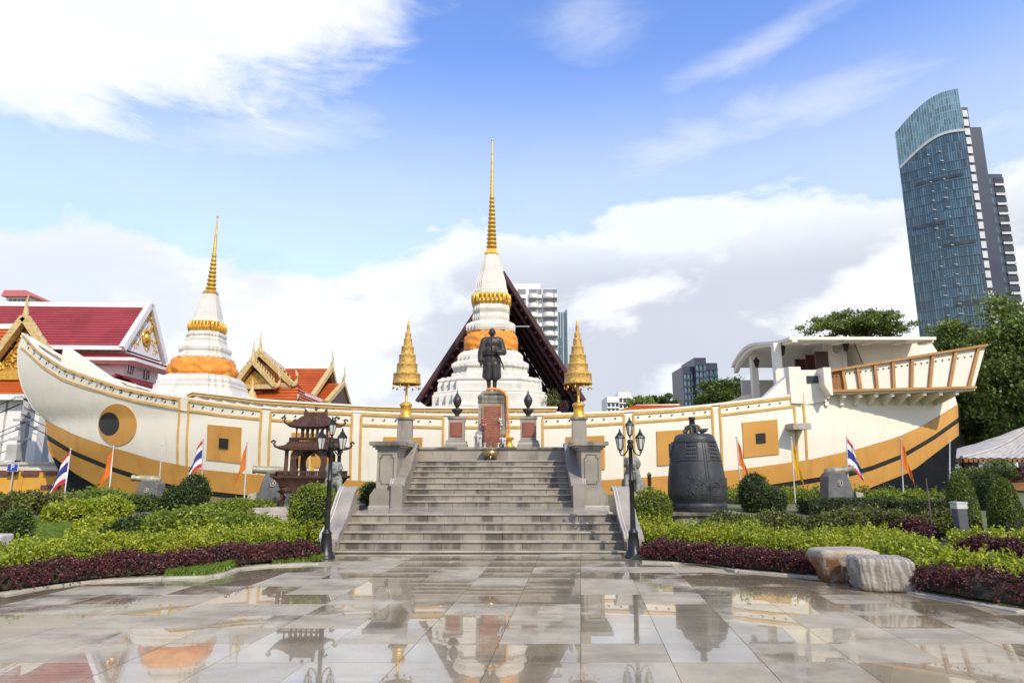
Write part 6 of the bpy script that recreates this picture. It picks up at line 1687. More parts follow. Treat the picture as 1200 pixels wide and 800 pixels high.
def thai_gable(t, ap, lf, rt, depthv, ma_roof, inner=True, ridge_to=None, trimw=.35):
    """gable front: apex, left and right feet; roof slopes run back along depthv"""
    ap, lf, rt = map(Vector, (ap, lf, rt)); dv = Vector(depthv)
    for f in (lf, rt):
        tile_rows('roof', t, f, f + dv, ap + dv, ap, 12, ma_roof) if f is rt else tile_rows('roof', t, f + dv, f, ap, ap + dv, 12, ma_roof)
        MB().slab([f + Vector((0, 0, -.12)), f + dv + Vector((0, 0, -.12)), ap + dv + Vector((0, 0, -.12)), ap + Vector((0, 0, -.12))], .10).build('roof_board', M['brown'], t)
        d = (f - ap); n = 9
        mb = MB(); mb.beam(ap + Vector((0, -.12, .08)), f + Vector((0, -.12, .08)), trimw, trimw * .9)
        for i in range(1, n):
            p = ap + d * (i / n) + Vector((0, -.12, .12)); s = 1 if f.x > ap.x else -1
            mb.tube([p, p + Vector((s * .08, 0, .22)), p + Vector((s * .02, 0, .42))], [.10, .07, .015], 5)
        mb.tube([f + Vector((0, -.12, 0)), f + Vector(((.25 if f is rt else -.25), -.12, .15)), f + Vector(((.30 if f is rt else -.30), -.12, .75)), f + Vector(((.15 if f is rt else -.15), -.12, 1.15))], [.16, .18, .10, .02], 6)
        mb.build('barge_board', M['trim'], t)
    MB().tube([ap + Vector((0, -.12, 0)), ap + Vector((.03, -.15, .5)), ap + Vector((-.03, -.1, 1.0)), ap + Vector((.02, -.12, 1.6))], [.20, .13, .06, .015], 7).build('gable_finial', M['trim'], t)
    c = (lf + rt) / 2
    MB().slab([lf + Vector((.3, .25, .15)), rt + Vector((-.3, .25, .15)), ap + Vector((0, .25, -.5))], .08).build('pediment', M['goldorn'], t)
    MB().beam(lf + Vector((0, -.02, .05)), rt + Vector((0, -.02, .05)), .25, .3).build('tie_beam', M['trim'], t)

def orange_hall():
    Y = 46; ap, lf, rt = P(305, 415, Y), P(274, 449, Y), P(343, 456, Y - .6)
    lf.z = rt.z = (lf.z + rt.z) / 2
    t = thing('orange_roof_hall', 'ornate temple hall with orange tiled roofs and gilded gables behind the ship rail', 'hall', (ap.x, Y, 0))
    rb = P(334, 431.5, 55); dv = Vector((rb.x - ap.x, 9.5, 0))
    thai_gable(t, ap, lf, rt, dv, M['orangetile'])
    a2, l2, r2 = P(297, 425, Y - 1.2), P(276, 451, Y - 1.2), P(323, 457, Y - 1.4); l2.z = r2.z = (l2.z + r2.z) / 2
    thai_gable(t, a2, l2, r2, Vector((0, 1.2, 0)), M['orangetile'], trimw=.3)
    # transverse wing
    ya = 54.5; e0, e1 = P(350, 464, 50.5), P(381, 463.5, 50.5); r0, r1 = P(333, 431.5, ya), P(387, 430.5, ya)
    r1 = Vector((r1.x, r1.y, r0.z)); e1 = Vector((r1.x - .2, e1.y, e0.z)); 
    tile_rows('roof', t, e0, e1, r1, r0, 16, M['orangetile'])
    MB().slab([e0 - Vector((0, 0, .1)), e1 - Vector((0, 0, .1)), r1 - Vector((0, 0, .1)), r0 - Vector((0, 0, .1))], .1).build('roof_board', M['brown'], t)
    tile_rows('roof', t, Vector((e1.x, 58.5, e0.z)), Vector((e0.x, 58.5, e0.z)), r0, r1, 16, M['orangetile'])
    MB().beam(r0 + Vector((0, 0, .1)), r1 + Vector((0, 0, .1)), .3, .3).build('ridge_cap', M['plaster'], t)
    MB().beam(ap + Vector((0, 0, .12)), ap + dv + Vector((0, 0, .12)), .3, .3).build('ridge_cap', M['plaster'], t)
    for dx, dz, dy in ((0.1, 0, 0), (1.15, -1.3, .8)):
        q0, q1 = r1 + Vector((dx, 0, dz)), e1 + Vector((dx, 0, dz * .4)); q2 = Vector((q1.x, 58.5, q1.z))
        MB().beam(q0, q1, .35, .35).build('barge_board', M['trim'], t); MB().beam(q0, q2, .35, .35).build('barge_board', M['trim'], t)
        MB().tube([q0, q0 + Vector((.1, 0, .7)), q0 + Vector((.02, 0, 1.5))], [.16, .08, .015], 6).build('gable_finial', M['trim'], t)
        if dx > 1:
            tile_rows('roof', t, q1 - Vector((1.2, 0, 0)), q1, q0, q0 - Vector((1.2, 0, 0)), 12, M['orangetile'])
            MB().slab([q1, q2, q0], .08).build('pediment', M['darkdoor'], t)
    # lower skirts
    def sk(p, q, drop, out, y_):
        p, q = Vector(p), Vector(q); o = Vector(out)
        tile_rows('skirt_roof', t, p + o + Vector((0, 0, -drop)), q + o + Vector((0, 0, -drop)), q, p, 5, M['orangetile'])
        MB().beam(p + o + Vector((0, 0, -drop - .08)), q + o + Vector((0, 0, -drop - .08)), .2, .22).build('skirt_eave', M['plaster'], t)
    sk(lf + Vector((-.2, 0, -.15)), rt + Vector((.4, 0, -.15)), 1.2, (0.5, -1.6, 0), 0)
    sk(rt + Vector((.3, .2, -.15)), e1 + Vector((.6, .2, -.15)), 1.1, (.5, -1.3, 0), 0)
    MB().bb(lf.x + .6, e1.x + .8, Y + .6, 58, 0, lf.z - .4).build('wall', M['plaster'], t)
    g2 = P(295, 462, 43.5)
    MB().lathe((g2.x, 43.5, 0), [(.42, g2.z - 1.2), (.42, g2.z - .25), (.30, g2.z - .1), (.25, g2.z + .1), (.12, g2.z + .3), (.10, g2.z + .7), (.02, g2.z + 1.1)], 10).build('gate_finial', M['trim'], t)
orange_hall()

def gold_gable_hall():
    Y = 37.0; ap, lf, rt = P(31, 374, Y), P(-28, 452, Y), P(82, 452, Y); lf.z = rt.z
    t = thing('gilded_gable_hall', 'temple hall with gilded gable and orange lower roof at the left edge behind the bow', 'hall', (ap.x, Y, 0))
    thai_gable(t, ap, lf, rt, Vector((-5, 9, 0)), M['orangetile'], trimw=.42)
    mb = MB(); rd = random.Random(2)
    for i in range(50):
        v = rd.random() ** 1.2 * .8; h = (1 - v) * (rt.x - lf.x) * .42; p = Vector((ap.x + rd.uniform(-h, h), Y + .22, lf.z + .2 + v * (ap.z - lf.z))); r = rd.uniform(.12, .28)
        mb.tube([p + Vector((r * math.cos(q), 0, r * math.sin(q))) for q in [5.0 * k / 7 for k in range(8)]], [.06] * 7 + [.02], 5)
    mb.build('pediment_ornament', M['gold'], t, kind='stuff')
    r0, r1, f0, f1 = P(-45, 384, 41), P(17, 383, 41), P(-45, 440, 39), P(2, 440, 39)
    tile_rows('roof', t, f0, Vector((r1.x, f1.y, f0.z)), r1, r0, 14, M['orangetile']); MB().beam(r0, r1, .35, .35).build('ridge_cap', M['plaster'], t)
    a, b, c, d = P(-40, 462, Y - 1.5), P(55, 462, Y - 1.5), P(55, 446, Y), P(-40, 446, Y)
    tile_rows('skirt_roof', t, a, b, c, d, 6, M['orangetile'])
    MB().beam(a - Vector((0, 0, .15)), b - Vector((0, 0, .15)), .3, .3).build('skirt_eave', M['plaster'], t)
    MB().beam(P(-40, 440, Y - .2), P(24, 440, Y - .2), .3, .5).build('gable_base', M['gold'], t)
    zt = P(0, 463, Y).z
    MB().bb(lf.x - 2, P(38, 470, Y).x, Y + .5, Y + 8, 0, zt).build('wall', M['plaster'], t)
    for px in (0, 19, 41): 
        x = P(px, 500, Y - .8).x; MB().bb(x - .38, x + .38, Y - 1.1, Y - .5, 0, zt).build('column', M['plaster'], t)
    x = P(2, 500, Y).x; MB().bb(x + .2, x + .8, Y + .40, Y + .5, 3.2, 6.0).build('window', M['window'], t)
    x0, x1 = P(45, 500, Y).x, P(95, 500, Y).x
    MB().bb(x0 - .3, x1, Y + 2.5, Y + 3, 0, P(40, 480, Y).z).build('dark_opening', M['black'], t)
gold_gable_hall()

# yellow hoarding wall, strips, parking sign, utility pole, wires
Yh = 33.5; a, b = P(-40, 556, Yh), P(95, 556, Yh); zt = P(20, 551, Yh).z
t = thing('yellow_wall', 'ochre yellow boundary wall at the left edge behind the bow', 'wall', (a.x, Yh, 0))
MB().bb(a.x, b.x, Yh, Yh + .3, -.2, zt).build('wall_face', M['yellowwall'], t)
MB().bb(a.x, b.x, Yh - .08, Yh + .38, zt, zt + .16).build('coping', M['whitewash'], t)
for px in (-20, 23, 66):
    x = P(px, 570, Yh).x; MB().bb(x - .12, x + .12, Yh - .05, Yh + .0, -.2, zt - .002).build('pier', M['yellowwall'], t)
MB().bb(a.x, b.x, Yh + .6, Yh + .8, 0, P(20, 543, Yh).z).build('back_wall', M['whitewash'], t)
MB().bb(a.x, b.x, Yh + .5, Yh + .9, P(20, 544, Yh).z, P(20, 541, Yh).z).build('back_coping', M['stonepale'], t)
stripm = mat('strip_plate', (.16, .05, .05), (.10, .05, .09), .5, bump=0)
for i, (px0, px1, py, lab) in enumerate(((-2, 18, 554.5, 'leftmost dark red name strip on the yellow wall'), (25, 45, 554.5, 'middle dark red name strip on the yellow wall'), (51, 66, 554.5, 'dark red name strip on the yellow wall nearest the bow'), (48, 69, 570, 'lower dark red name strip on the yellow wall by the keel'))):
    p, q = P(px0, py, Yh - .1), P(px1, py, Yh - .1); o = MB().bb(p.x, q.x, Yh - .13, Yh - .055, p.z - .08, p.z + .08).build('name_strip', stripm); tag(o, lab, 'sign', 'name strips on the yellow wall')
p = P(15, 547.5, Yh - .4)
t = thing('parking_sign', 'blue parking sign with white letter P above the yellow wall', 'sign', (p.x, p.y, p.z))
MB().box((p.x, p.y, p.z), (.50, .04, .34)).build('board', M['signblue'], t)
MB().box((p.x, p.y + .01, p.z), (.54, .03, .38)).build('border', M['signwhite'], t)
cu = bpy.data.curves.new('letter', 'FONT'); cu.body = 'P'; cu.size = .36; cu.align_x = 'CENTER'; cu.align_y = 'CENTER'; cu.extrude = .004
tmp = bpy.data.objects.new('letter', cu); COL.objects.link(tmp); dg = bpy.context.evaluated_depsgraph_get(); me = bpy.data.meshes.new_from_object(tmp.evaluated_get(dg)); bpy.data.objects.remove(tmp); me.materials.clear(); me.materials.append(M['signwhite']); me.name = 'letter'
lo = link('letter', me, t); lo.location = (0, -.026, 0); lo.rotation_euler = (R(90), 0, 0)
MB().tube([(p.x, p.y + .05, 0), (p.x, p.y + .05, p.z + .17)], .03, 7).build('post', M['pole'], t)
Yp = 34.6; b0, t0 = P(24, 560, Yp), P(33, 470, Yp)
t = thing('utility_pole', 'grey concrete utility pole with a tangle of wires beside the bow', 'utility pole', (b0.x, Yp, 0))
MB().bb(t0.x - .16, t0.x + .16, Yp - .14, Yp + .14, 0, t0.z + 1.5).build('shaft', M['concrete'], t)
for i, (dz, w_) in enumerate(((.2, 1.0), (-1.0, .8), (-2.0, .9))): MB().beam((t0.x - w_ * .6, Yp - .2, t0.z + dz), (t0.x + w_ * .6, Yp - .2, t0.z + dz), .1, .12).build('crossarm', M['concrete'], t)
MB().box((t0.x - .1, Yp - .35, P(24, 530, Yp).z), (.55, .4, .8)).build('service_box', M['concrete'], t)
rd = random.Random(8)
for i in range(11):
    s = Vector((t0.x + rd.uniform(-.4, .4), Yp - .22, t0.z + rd.uniform(-2.6, .4))); e = Vector((t0.x + rd.choice((-8, -9, 6, 7)), Yp + rd.uniform(-.5, 1), s.z + rd.uniform(-1.2, .4)))
    pts = [s.lerp(e, u) - Vector((0, 0, .9 * math.sin(PI * u))) for u in [k / 8 for k in range(9)]]
    MB().tube(pts, .02, 4).build('wire', M['iron'], t)

def far_tower_house():
    Y = 130; a, b = P(4, 350, Y), P(40, 350, Y); r0, r1 = P(7, 340.5, Y + 5), P(32, 341.5, Y + 5); z0, ze_, zr = P(20, 372, Y).z, P(20, 348, Y).z, r0.z
    t = thing('red_roof_house', 'small white upper storey with red hipped roof far beyond the crimson roof', 'house', (a.x, Y, 0))
    MB().bb(a.x + .6, b.x - 1.0, Y, Y + 9, 0, ze_).build('wall', M['plaster'], t)
    rf = MB(); e = [Vector((a.x, Y - .8, ze_)), Vector((b.x, Y - .8, ze_)), Vector((b.x, Y + 10, ze_)), Vector((a.x, Y + 10, ze_))]; q0, q1 = Vector((r0.x, Y + 4.5, zr)), Vector((r1.x, Y + 4.5, zr))
    rf.add(e + [q0, q1], [(0, 1, 5, 4), (1, 2, 5), (2, 3, 4, 5), (3, 0, 4), (3, 2, 1, 0)]); rf.build('roof', mat('faded_red_roof', (.50, .11, .08), None, .6), t)
    for i in range(5):
        x = a.x + 1.2 + i * (b.x - a.x - 2.6) / 4.3; w_ = MB().bb(x, x + .7, Y - .05, Y + .1, ze_ - 1.6, ze_ - .5).build('window', M['window'], t)
    MB().bb(a.x - .4, b.x + .2, Y - 1.2, Y + 9.5, ze_ - 2.6, ze_ - 2.3).build('balcony', M['plaster'], t)
far_tower_house()
p, q = P(726, 481, 60), P(812, 481, 60)
t = thing('low_orange_roof', 'low orange tiled roof just above the ship rail below the small trees', 'roof', (p.x, 60, 0))
r0, r1 = P(745, 476, 63), P(796, 475, 63)
tile_rows('roof', t, p, q, Vector((r1.x, 63, r1.z)), Vector((r0.x, 63, r1.z)), 8, M['orangetile'])
MB().beam(r0, r1, .3, .3).build('ridge_cap', M['plaster'], t)
MB().bb(p.x + .5, q.x - .5, 60.4, 66, 0, p.z - .1).build('wall', M['plaster'], t)

# open pavilion at the right edge
def pavilion():
    Y = 34.5; e0, e1 = P(1127, 537, Y), P(1320, 532, Y); r0 = P(1182, 505, Y + 3.2); r1 = P(1260, 486, Y + 3.2); z = e0.z; x0, x1 = e0.x, e1.x; rz = r0.z + .45
    t = thing('open_pavilion', 'open garden pavilion with pale tiled hipped roof at the right edge', 'pavilion', (x0 + 2.5, Y, 0))
    f = [Vector((x0, Y, z)), Vector((x1, Y, z)), Vector((x1, Y + 6.4, z)), Vector((x0, Y + 6.4, z))]; q0, q1 = Vector((P(1216, 495, Y + 3.2).x, Y + 3.2, P(1216, 495, Y + 3.2).z + .05)), Vector((x1 - 1.4, Y + 3.2, P(1216, 495, Y + 3.2).z + .05))
    def curved(a, b, c, d, rows=12):
        mb = MB(); pts = []
        for i in range(rows + 1):
            u = i / rows; l, r_ = a.lerp(d, u), b.lerp(c, u); sag = -.35 * math.sin(PI * u); n = 40
            for k in range(n + 1): 
                p_ = l.lerp(r_, k / n); pts.append((p_.x, p_.y, p_.z + sag + (.05 if k % 2 else 0) + (-.03 * (i % 2))))
        W_ = 41; mb.add(pts, [(i * W_ + k, i * W_ + k + 1, (i + 1) * W_ + k + 1, (i + 1) * W_ + k) for i in range(rows) for k in range(40)]); return mb
    curved(f[0], f[1], q1, q0).build('roof_slope', M['rooftile'], t, fix=False); curved(f[3], f[0], q0, q0).build('roof_slope', M['rooftile'], t, fix=False); curved(f[2], f[3], q0, q1).build('roof_slope', M['rooftile'], t, fix=False)
    def hipl(a, b): return [a.lerp(b, k / 8) + Vector((0, 0, .06 - .35 * math.sin(PI * k / 8))) for k in range(9)]
    MB().tube(hipl(f[0], q0), .09, 7).build('hip_ridge', M['concrete'], t); MB().tube([q0, q1], .11, 7).build('roof_ridge', M['concrete'], t)
    MB().beam(f[0] + Vector((.1, .1, -.10)), f[1] + Vector((0, .1, -.10)), .14, .18).build('eave_beam', M['brown'], t); MB().beam(f[0] + Vector((.1, .1, -.10)), f[3] + Vector((.1, 0, -.10)), .14, .18).build('eave_beam', M['brown'], t)
    n = 34
    for i in range(n):
        x = x0 + .1 + (x1 - x0) * i / n; MB().bb(x, x + .07, Y - .05, Y + .9, z - .16, z - .05).build('rafter_end', M['brown'], t)
    for x in (x0 + .8, x0 + 2.6, x0 + 4.6):
        for y in (Y + .7, Y + 5.6): MB().bb(x - .10, x + .10, y - .1, y + .1, 0, z - .1).build('post', M['darkdoor'], t)
    MB().bb(x0 + .8, x1, Y + 5.3, Y + 5.5, .2, z - .5).build('back_screen', M['brown'], t)
    MB().bb(x0 + .7, x1, Y + .9, Y + 1.3, .55, .65).build('bench', M['brown'], t)
pavilion()

# ------------------------------------------------------------------ high rises
def facade(par, name, pts, z0, zt, fh, ncol, ma, gap=.16, proud=.12, split=None):
    """window panes as separate quads along a plan polyline; zt may be a function of position 0..1"""
    pts = [Vector((p[0], p[1], 0)) for p in pts]; seg = [(pts[i + 1] - pts[i]).length for i in range(len(pts) - 1)]; tot = sum(seg); cum = np.concatenate([[0], np.cumsum(seg)])
    def at(s):
        d = s * tot; i = min(max(int(np.searchsorted(cum, d)) - 1, 0), len(seg) - 1); u = (d - cum[i]) / seg[i]; p = pts[i].lerp(pts[i + 1], u)
        dr = (pts[i + 1] - pts[i]).normalized(); nn = Vector((dr.y, -dr.x, 0)); return p + nn * proud
    V = []; Q = []
    cw = tot / ncol
    for c in range(ncol):
        g_ = gap / tot; a, b = at(c / ncol + g_), at((c + 1) / ncol - g_); top = zt((c + .5) / ncol) if callable(zt) else zt; z = z0
        while z + fh <= top + 1e-3:
            o = len(V); V += [(a.x, a.y, z + gap), (b.x, b.y, z + gap), (b.x, b.y, z + fh - gap), (a.x, a.y, z + fh - gap)]; Q.append((o, o + 1, o + 2, o + 3)); z += fh
    ob = np_mesh(name, V, Q, [ma], None, par); ob['kind'] = 'stuff'; return ob
def plan_wall(par, name, pts, z0, zt, ma, back):
    """solid body behind a facade; zt function of position"""
    n = len(pts); V = []; F = []
    for i, p in enumerate(pts):
        z = zt(i / (n - 1)) if callable(zt) else zt
        V += [(p[0], p[1], z0), (p[0], p[1], z), (p[0] + back[0], p[1] + back[1], z0), (p[0] + back[0], p[1] + back[1], z)]
        if i:
            a = 4 * i - 4; F += [(a, a + 4, a + 5, a + 1), (a + 2, a + 3, a + 7, a + 6), (a + 1, a + 5, a + 7, a + 3)]
    F += [(0, 1, 3, 2), (4 * n - 4, 4 * n - 2, 4 * n - 1, 4 * n - 3)]
    return MB().add(V, F).build(name, ma, par)
M['frame2'] = mat('crown_steel', (.30, .36, .38), None, .4, .2, bump=0)
def glass_tower():
    Lt = P(1049, 156, 210); Rt = P(1122.5, 104, 198); x0, x1 = Lt.x, Rt.x
    t = thing('curved_glass_tower', 'tall curved blue glass skyscraper with sloping open crown at the right', 'skyscraper', ((x0 + x1) / 2, 204, 0))
    n = 16
    pts = [(x0 + (x1 - x0) * i / n, 210 - 12 * i / n - 1.6 * math.sin(PI * i / n)) for i in range(n + 1)]
    def top(s): return Lt.z + (Rt.z - Lt.z) * s + 3.2 * math.sin(PI * s)
    def low(s): return top(s) - 13 - 2 * s
    plan_wall(t, 'core', pts, 0, low, M['frame'], (13.5, 16))
    facade(t, 'window_panes', pts, 0, low, 3.25, 30, M['glass'], .13)
    # spandrel ledges
    led = MB(); z = 3.25
    while z < Lt.z - 13:
        for i in range(n):
            (ax, ay), (bx, by) = pts[i], pts[i + 1]; 
            if z < low((i + .5) / n) - 1: led.add([(ax, ay - .30, z - .12), (bx, by - .30, z - .12), (bx, by - .30, z + .12), (ax, ay - .30, z + .12), (ax, ay, z + .12), (bx, by, z + .12), (bx, by, z - .12), (ax, ay, z - .12)], [(0, 1, 2, 3), (3, 2, 5, 4), (0, 7, 6, 1)])
        z += 3.25
    led.build('floor_ledge', M['frame'], t, fix=False, kind='stuff')
    bal = MB(); rd = random.Random(3)
    for s in (.38, .62):
        z = 4.0
        while z < low(s) - 4:
            i = int(s * n); px_, py_ = pts[i]; bal.box((px_ + .4 + rd.uniform(-.5, .5), py_ - .35, z), (1.2 + rd.uniform(-.5, .8), .6, .3)); z += 3.25
    bal.build('balcony', M['frame2'], t, fix=False, kind='stuff')
    dk = MB()
    for s0, s1, z0_, z1_ in ((.05, .4, 45, 46.2), (.45, .98, 72, 73.2), (.5, .98, 52, 53.5), (.1, .5, 80, 81.2), (.2, .9, 95, 96)):
        for i in range(int(s0 * n), int(s1 * n)):
            (ax, ay), (bx, by) = pts[i], pts[i + 1]; dk.add([(ax, ay - .34, z0_), (bx, by - .34, z0_), (bx, by - .34, z1_), (ax, ay - .34, z1_)], [(0, 1, 2, 3)])
    dk.build('plant_floor_louvre', M['window'], t, fix=False, kind='stuff')
    # crown screen: glass panes in an open frame
    V = []; Q = []; fr = MB(); nc = 26; nr = 6
    def pt(s):
        i = min(int(s * n), n - 1); u = s * n - i; a, b = pts[i], pts[i + 1]; return Vector((a[0] + (b[0] - a[0]) * u, a[1] + (b[1] - a[1]) * u - .1, 0))
    for c in range(nc):
        s0, s1 = c / nc, (c + 1) / nc
        for r_ in range(nr):
            def zz(s, k): return low(s) + (top(s) - low(s)) * k / nr
            a, b = pt(s0 + .003), pt(s1 - .003); o = len(V); V += [(a.x, a.y, zz(s0, r_) + .12), (b.x, b.y, zz(s1, r_) + .12), (b.x, b.y, zz(s1, r_ + 1) - .12), (a.x, a.y, zz(s0, r_ + 1) - .12)]; Q.append((o, o + 1, o + 2, o + 3))
    cg = np_mesh('crown_panes', V, Q, [M['crownglass']], None, t); cg['kind'] = 'stuff'
    for c in range(nc + 1):
        s = min(c / nc, .9999); a = pt(s); fr.beam((a.x, a.y + .1, low(s)), (a.x, a.y + .1, top(s) + .1), .14, .2)
    for r_ in range(nr + 1):
        for c in range(nc):
            s0, s1 = c / nc, min((c + 1) / nc, .9999); a, b = pt(s0), pt(s1); fr.beam((a.x, a.y + .1, low(s0) + (top(s0) - low(s0)) * r_ / nr), (b.x, b.y + .1, low(s1) + (top(s1) - low(s1)) * r_ / nr), .14, .14)
    fr.build('crown_frame', M['frame2'], t, fix=False, kind='stuff')
    br = MB()
    for i in range(n):
        s0, s1 = i / n, (i + 1) / n; (ax, ay), (bx, by) = pts[i], pts[i + 1]; br.beam((ax, ay - .3, low(s0) - .2), (bx, by - .3, low(s1) - .2), .4, .9)
    br.build('crown_band', M['greyframe'], t, fix=False)
    # right edge: pale balcony strip, dark fin, then a lower balcony block
    xr, yr = pts[-1]; zt_ = P(1128, 125, 198).z
    MB().bb(xr + .05, xr + 2.6, yr + .4, yr + 17, 0, zt_).build('side_wall', M['slate'], t)
    sb = MB(); z = 3
    while z < zt_ - 2: sb.box((xr + 1.2, yr + .35, z), (1.6, .7, 2.3)); z += 3.25
    sb.build('side_balcony', M['greyframe'], t, fix=False, kind='stuff')
    xf = P(1136, 150, 200).x; zf = P(1138, 150, 200).z
    MB().bb(xr + 2.7, xf + 3.6, yr + 1.5, yr + 15, 0, zf).build('dark_fin', M['slate'], t)
    xa_, xb_ = P(1153, 207, 206).x, P(1169, 207, 206).x; zb2 = P(1160, 207, 206).z
    t2 = thing('balcony_tower', 'slim grey balcony tower block beside the curved glass skyscraper', 'tower block', ((xa_ + xb_) / 2, 206, 0))
    MB().bb(xf + 3.8, xb_, 204, 220, 0, zb2).build('core', M['slate'], t2)
    z = 2.0; k = 0
    while z < zb2 - 3:
        MB().bb(xb_ - 3.2, xb_ + .15, 203.5, 204.4, z, z + .8).build('balcony', M['greyframe'], t2); MB().bb(xb_ - 3.2, xb_ + .2, 203.9, 204.2, z + 1.2, z + 3.0).build('window', M['window'], t2)
        MB().bb(xf + 4.6, xb_ - 4.2, 203.85, 204.0, z + .6, z + 2.6).build('window', M['glass'], t2); z += 3.4
glass_tower()

def balcony_block():
    Y = 230; x0, x1 = P(603, 345, Y).x, P(652, 345, Y).x; zt = P(625, 335, Y).z; W = x1 - x0
    t = thing('white_balcony_tower', 'white apartment tower with rounded balconies behind the dark steep roof', 'apartment tower', ((x0 + x1) / 2, Y, 0))
    MB().bb(x0, x1, Y, Y + 16, 0, zt - 1).build('core', M['plaster'], t)
    MB().bb(x0 - 2, x0 + W * .62, Y + 1, Y + 14, zt - 1, zt + 1.2).build('roof_house', M['plaster'], t)
    fh = 3.5; nf = int((zt - 38) / fh)
    def bay(cx, hw_, out, z, nm, ma, h):
        arc = [(cx + hw_ * math.cos(PI + PI * i / 10), Y + out * math.sin(PI + PI * i / 10)) for i in range(11)]
        return MB().prism(arc, 2, z, z + h).build(nm, ma, t)
    for f in range(nf):
        z = zt - 1.2 - (f + 1) * fh
        for cx, hw_, out in ((.17, .11, .5), (.44, .11, 1.6), (.60, .055, .6), (.80, .14, 2.2), (.97, .05, 1.6)):
            cx_ = x0 + cx * W
            bay(cx_, hw_ * W, out + .35, z, 'balcony', M['plaster'], 1.5 if out > 1 else 1.2)
            MB().bb(cx_ - hw_ * W * .9, cx_ + hw_ * W * .9, Y - .05, Y + .1, z + 1.5, z + fh).build('window', M['palewindow'], t)
    Y2 = 255; x0, x1 = P(651, 365, Y2).x, P(665.5, 365, Y2).x; zt = P(658, 363, Y2).z
    t = thing('blue_glass_tower', 'narrow pale blue glass tower right of the white balcony tower', 'skyscraper', ((x0 + x1) / 2, Y2, 0))
    MB().bb(x0, x1, Y2, Y2 + 15, 0, zt).build('core', M['greyframe'], t)
    facade(t, 'window_panes', [(x0, Y2), (x1 - 1.2, Y2)], 20, zt - 8, 3.6, 5, M['glass2'], .22)
    for i in range(4): MB().bb(x0 + .2 + i * 1.0, x0 + .8 + i * 1.0, Y2 - .2, Y2 - .06, zt - 30, zt - 1).build('dark_panel', M['glass'], t)
    MB().bb(x1 - 1.0, x1 - .4, Y2 - .3, Y2 - .02, 0, zt).build('edge_strip', M['glass'], t)
balcony_block()
def slab_tower(name, lab, px0, px1, py, Y, ma, maw, fh, nc, depth, steps):
    x0, x1 = P(px0, py, Y).x, P(px1, py, Y).x; zt = P((px0 + px1) / 2, py, Y).z
    t = thing(name, lab, 'tower block', ((x0 + x1) / 2, Y, 0))
    for i, (a, b, dz, dy) in enumerate(steps):
        xa_, xb_ = x0 + (x1 - x0) * a, x0 + (x1 - x0) * b; z = zt - dz
        MB().bb(xa_, xb_, Y + dy, Y + depth + i * .2, 0, z).build('block', ma, t)
        w_ = xb_ - xa_; n = max(2, int(nc * (b - a)))
        for j in range(n):
            wx = xa_ + w_ * (j + .2) / n
            MB().bb(wx, wx + w_ * .6 / n, Y + dy - .4, Y + dy - .05, z - fh * 12, z - fh * .8).build('window_bay', maw, t)
        zz = z - fh
        led = MB()
        while zz > z - fh * 12: led.bb(xa_ + .05, xb_ - .05, Y + dy - .7, Y + dy - .02, zz - .35, zz + .55); zz -= fh
        led.build('floor_band', ma, t, fix=False, kind='stuff')
slab_tower('pale_tower_block', 'distant pale tower block above the ship rail right of the golden umbrella', 711, 745, 459, 420, M['plaster'], M['window'], 3.6, 9, 25, [(0, .42, 3, 0), (.42, .85, 0, 2), (.85, 1, 3, 4)])
slab_tower('dark_tower_block', 'distant dark grey tower block with pale bands left of the ship cabin', 801, 843, 419, 320, M['slate'], M['glass'], 3.4, 10, 25, [(0, .3, 4, 3), (.3, .62, 0, 0), (.62, 1, 2, 4)])
# glazed low building glimpsed under the right trees
Y = 60; x0, x1 = P(1096, 500, Y).x, P(1185, 500, Y).x; zt = P(1130, 494, Y).z
t = thing('glazed_low_building', 'low glazed building glimpsed under the trees right of the stern', 'building', ((x0 + x1) / 2, Y, 0))
MB().bb(x0, x1, Y, Y + 12, 0, zt).build('wall', M['concrete'], t); facade(t, 'window_panes', [(x0, Y), (x1, Y)], .4, zt, 1.5, 12, M['glass2'], .1)

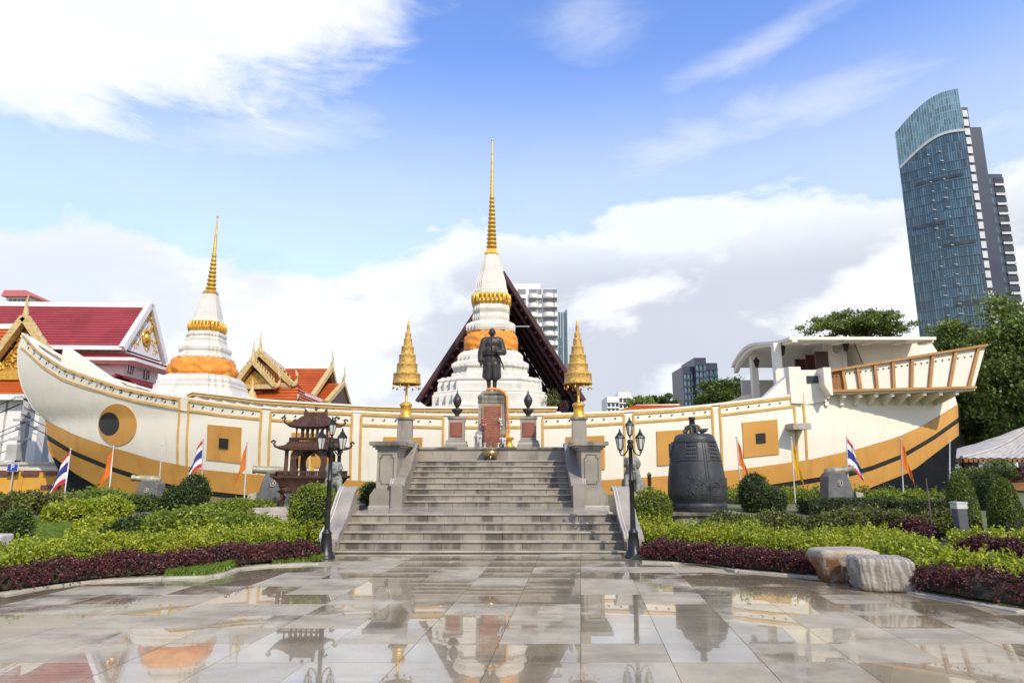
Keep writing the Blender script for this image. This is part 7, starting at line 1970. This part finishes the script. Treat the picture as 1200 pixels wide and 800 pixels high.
# ------------------------------------------------------------------ trees behind the ship
def tr(name, lab, pxc, py_top, Y, wpx, hpx_crown, ma, n, leaf, clusters, seed, **kw):
    tp = P(pxc, py_top, Y); k = (Y * CP + (tp.z - EYE) * SP) / FPX; h = tp.z; lo = max(.12, 1 - hpx_crown * k / h)
    return tree(name, lab, (tp.x, Y, 0), h, wpx * k / 2, wpx * k / 2 * .8, ma, n, leaf, clusters, .3, lo, 'trees behind the ship', seed, **kw)
tr('rain_tree', 'spreading thin crowned tree above the cabin canopy', 1005, 361, 50, 158, 44, M['tree2'], 15000, .19, 120, 11, dense=.6, flat=.3)
tr('leafy_tree', 'bright green tree between the cabin and the glass skyscraper', 1105, 368, 50, 84, 120, M['tree2'], 22000, .23, 130, 12, dense=.9)
tr('leafy_tree', 'large dense tree behind the stern gallery at the right edge', 1176, 342, 46, 124, 190, M['tree2'], 30000, .24, 190, 13, dense=.85)
tr('leafy_tree', 'dark tree filling the gap under the stern gallery', 1150, 420, 52, 110, 120, M['tree'], 26000, .26, 110, 14)
tr('leafy_tree', 'dark tree at the far right edge above the pavilion', 1225, 390, 44, 110, 170, M['tree'], 26000, .26, 110, 15)
tr('leafy_tree', 'rounded tree left of the far canopy post', 850, 440, 58, 84, 50, M['tree'], 16000, .22, 70, 16)
tr('small_tree', 'small tree above the low orange roof left of its pair', 750, 459, 66, 44, 26, M['tree2'], 7000, .24, 30, 17)
tr('small_tree', 'small tree above the low orange roof right of its pair', 778, 460, 68, 36, 24, M['tree'], 6000, .24, 26, 18)
tr('leafy_tree', 'dark low tree behind the keel of the stern', 1122, 470, 52, 70, 80, M['tree'], 14000, .26, 70, 19)
b = P(1170, 592, 22.0); b.z = hgt(b.x, 22)
t = thing('pruned_tree', 'small cloud pruned tree in front of the open pavilion', 'tree', b)
tp = P(1171, 548, 22.0)
MB().tube([b, b.lerp(tp, .5) + Vector((.1, 0, 0)), tp], [.07, .055, .03], 7).build('trunk', M['bark'], t)
pts = []; nn = []
for (dx, dz, r) in ((0, .05, .42), (.28, -.18, .26), (-.25, -.22, .24)):
    u = rng.normal(size=(1200, 3)); u /= np.linalg.norm(u, axis=1)[:, None]; pts.append(np.array([tp.x + dx, 22.0, tp.z + dz]) + u * np.array([r, r, r * .55])); nn.append(u)
v, q = leaves(np.concatenate(pts), np.concatenate(nn), .06); np_mesh('crown', v, q, [M['green']], None, t)
band('red_planting', 'dark red leafed plants under the pavilion eaves', 'plants', [P(1135, 566, 33.0), P(1165, 566, 33.2), P(1210, 564, 33.4)], .7, .60, M['purple'], 4000, .10)
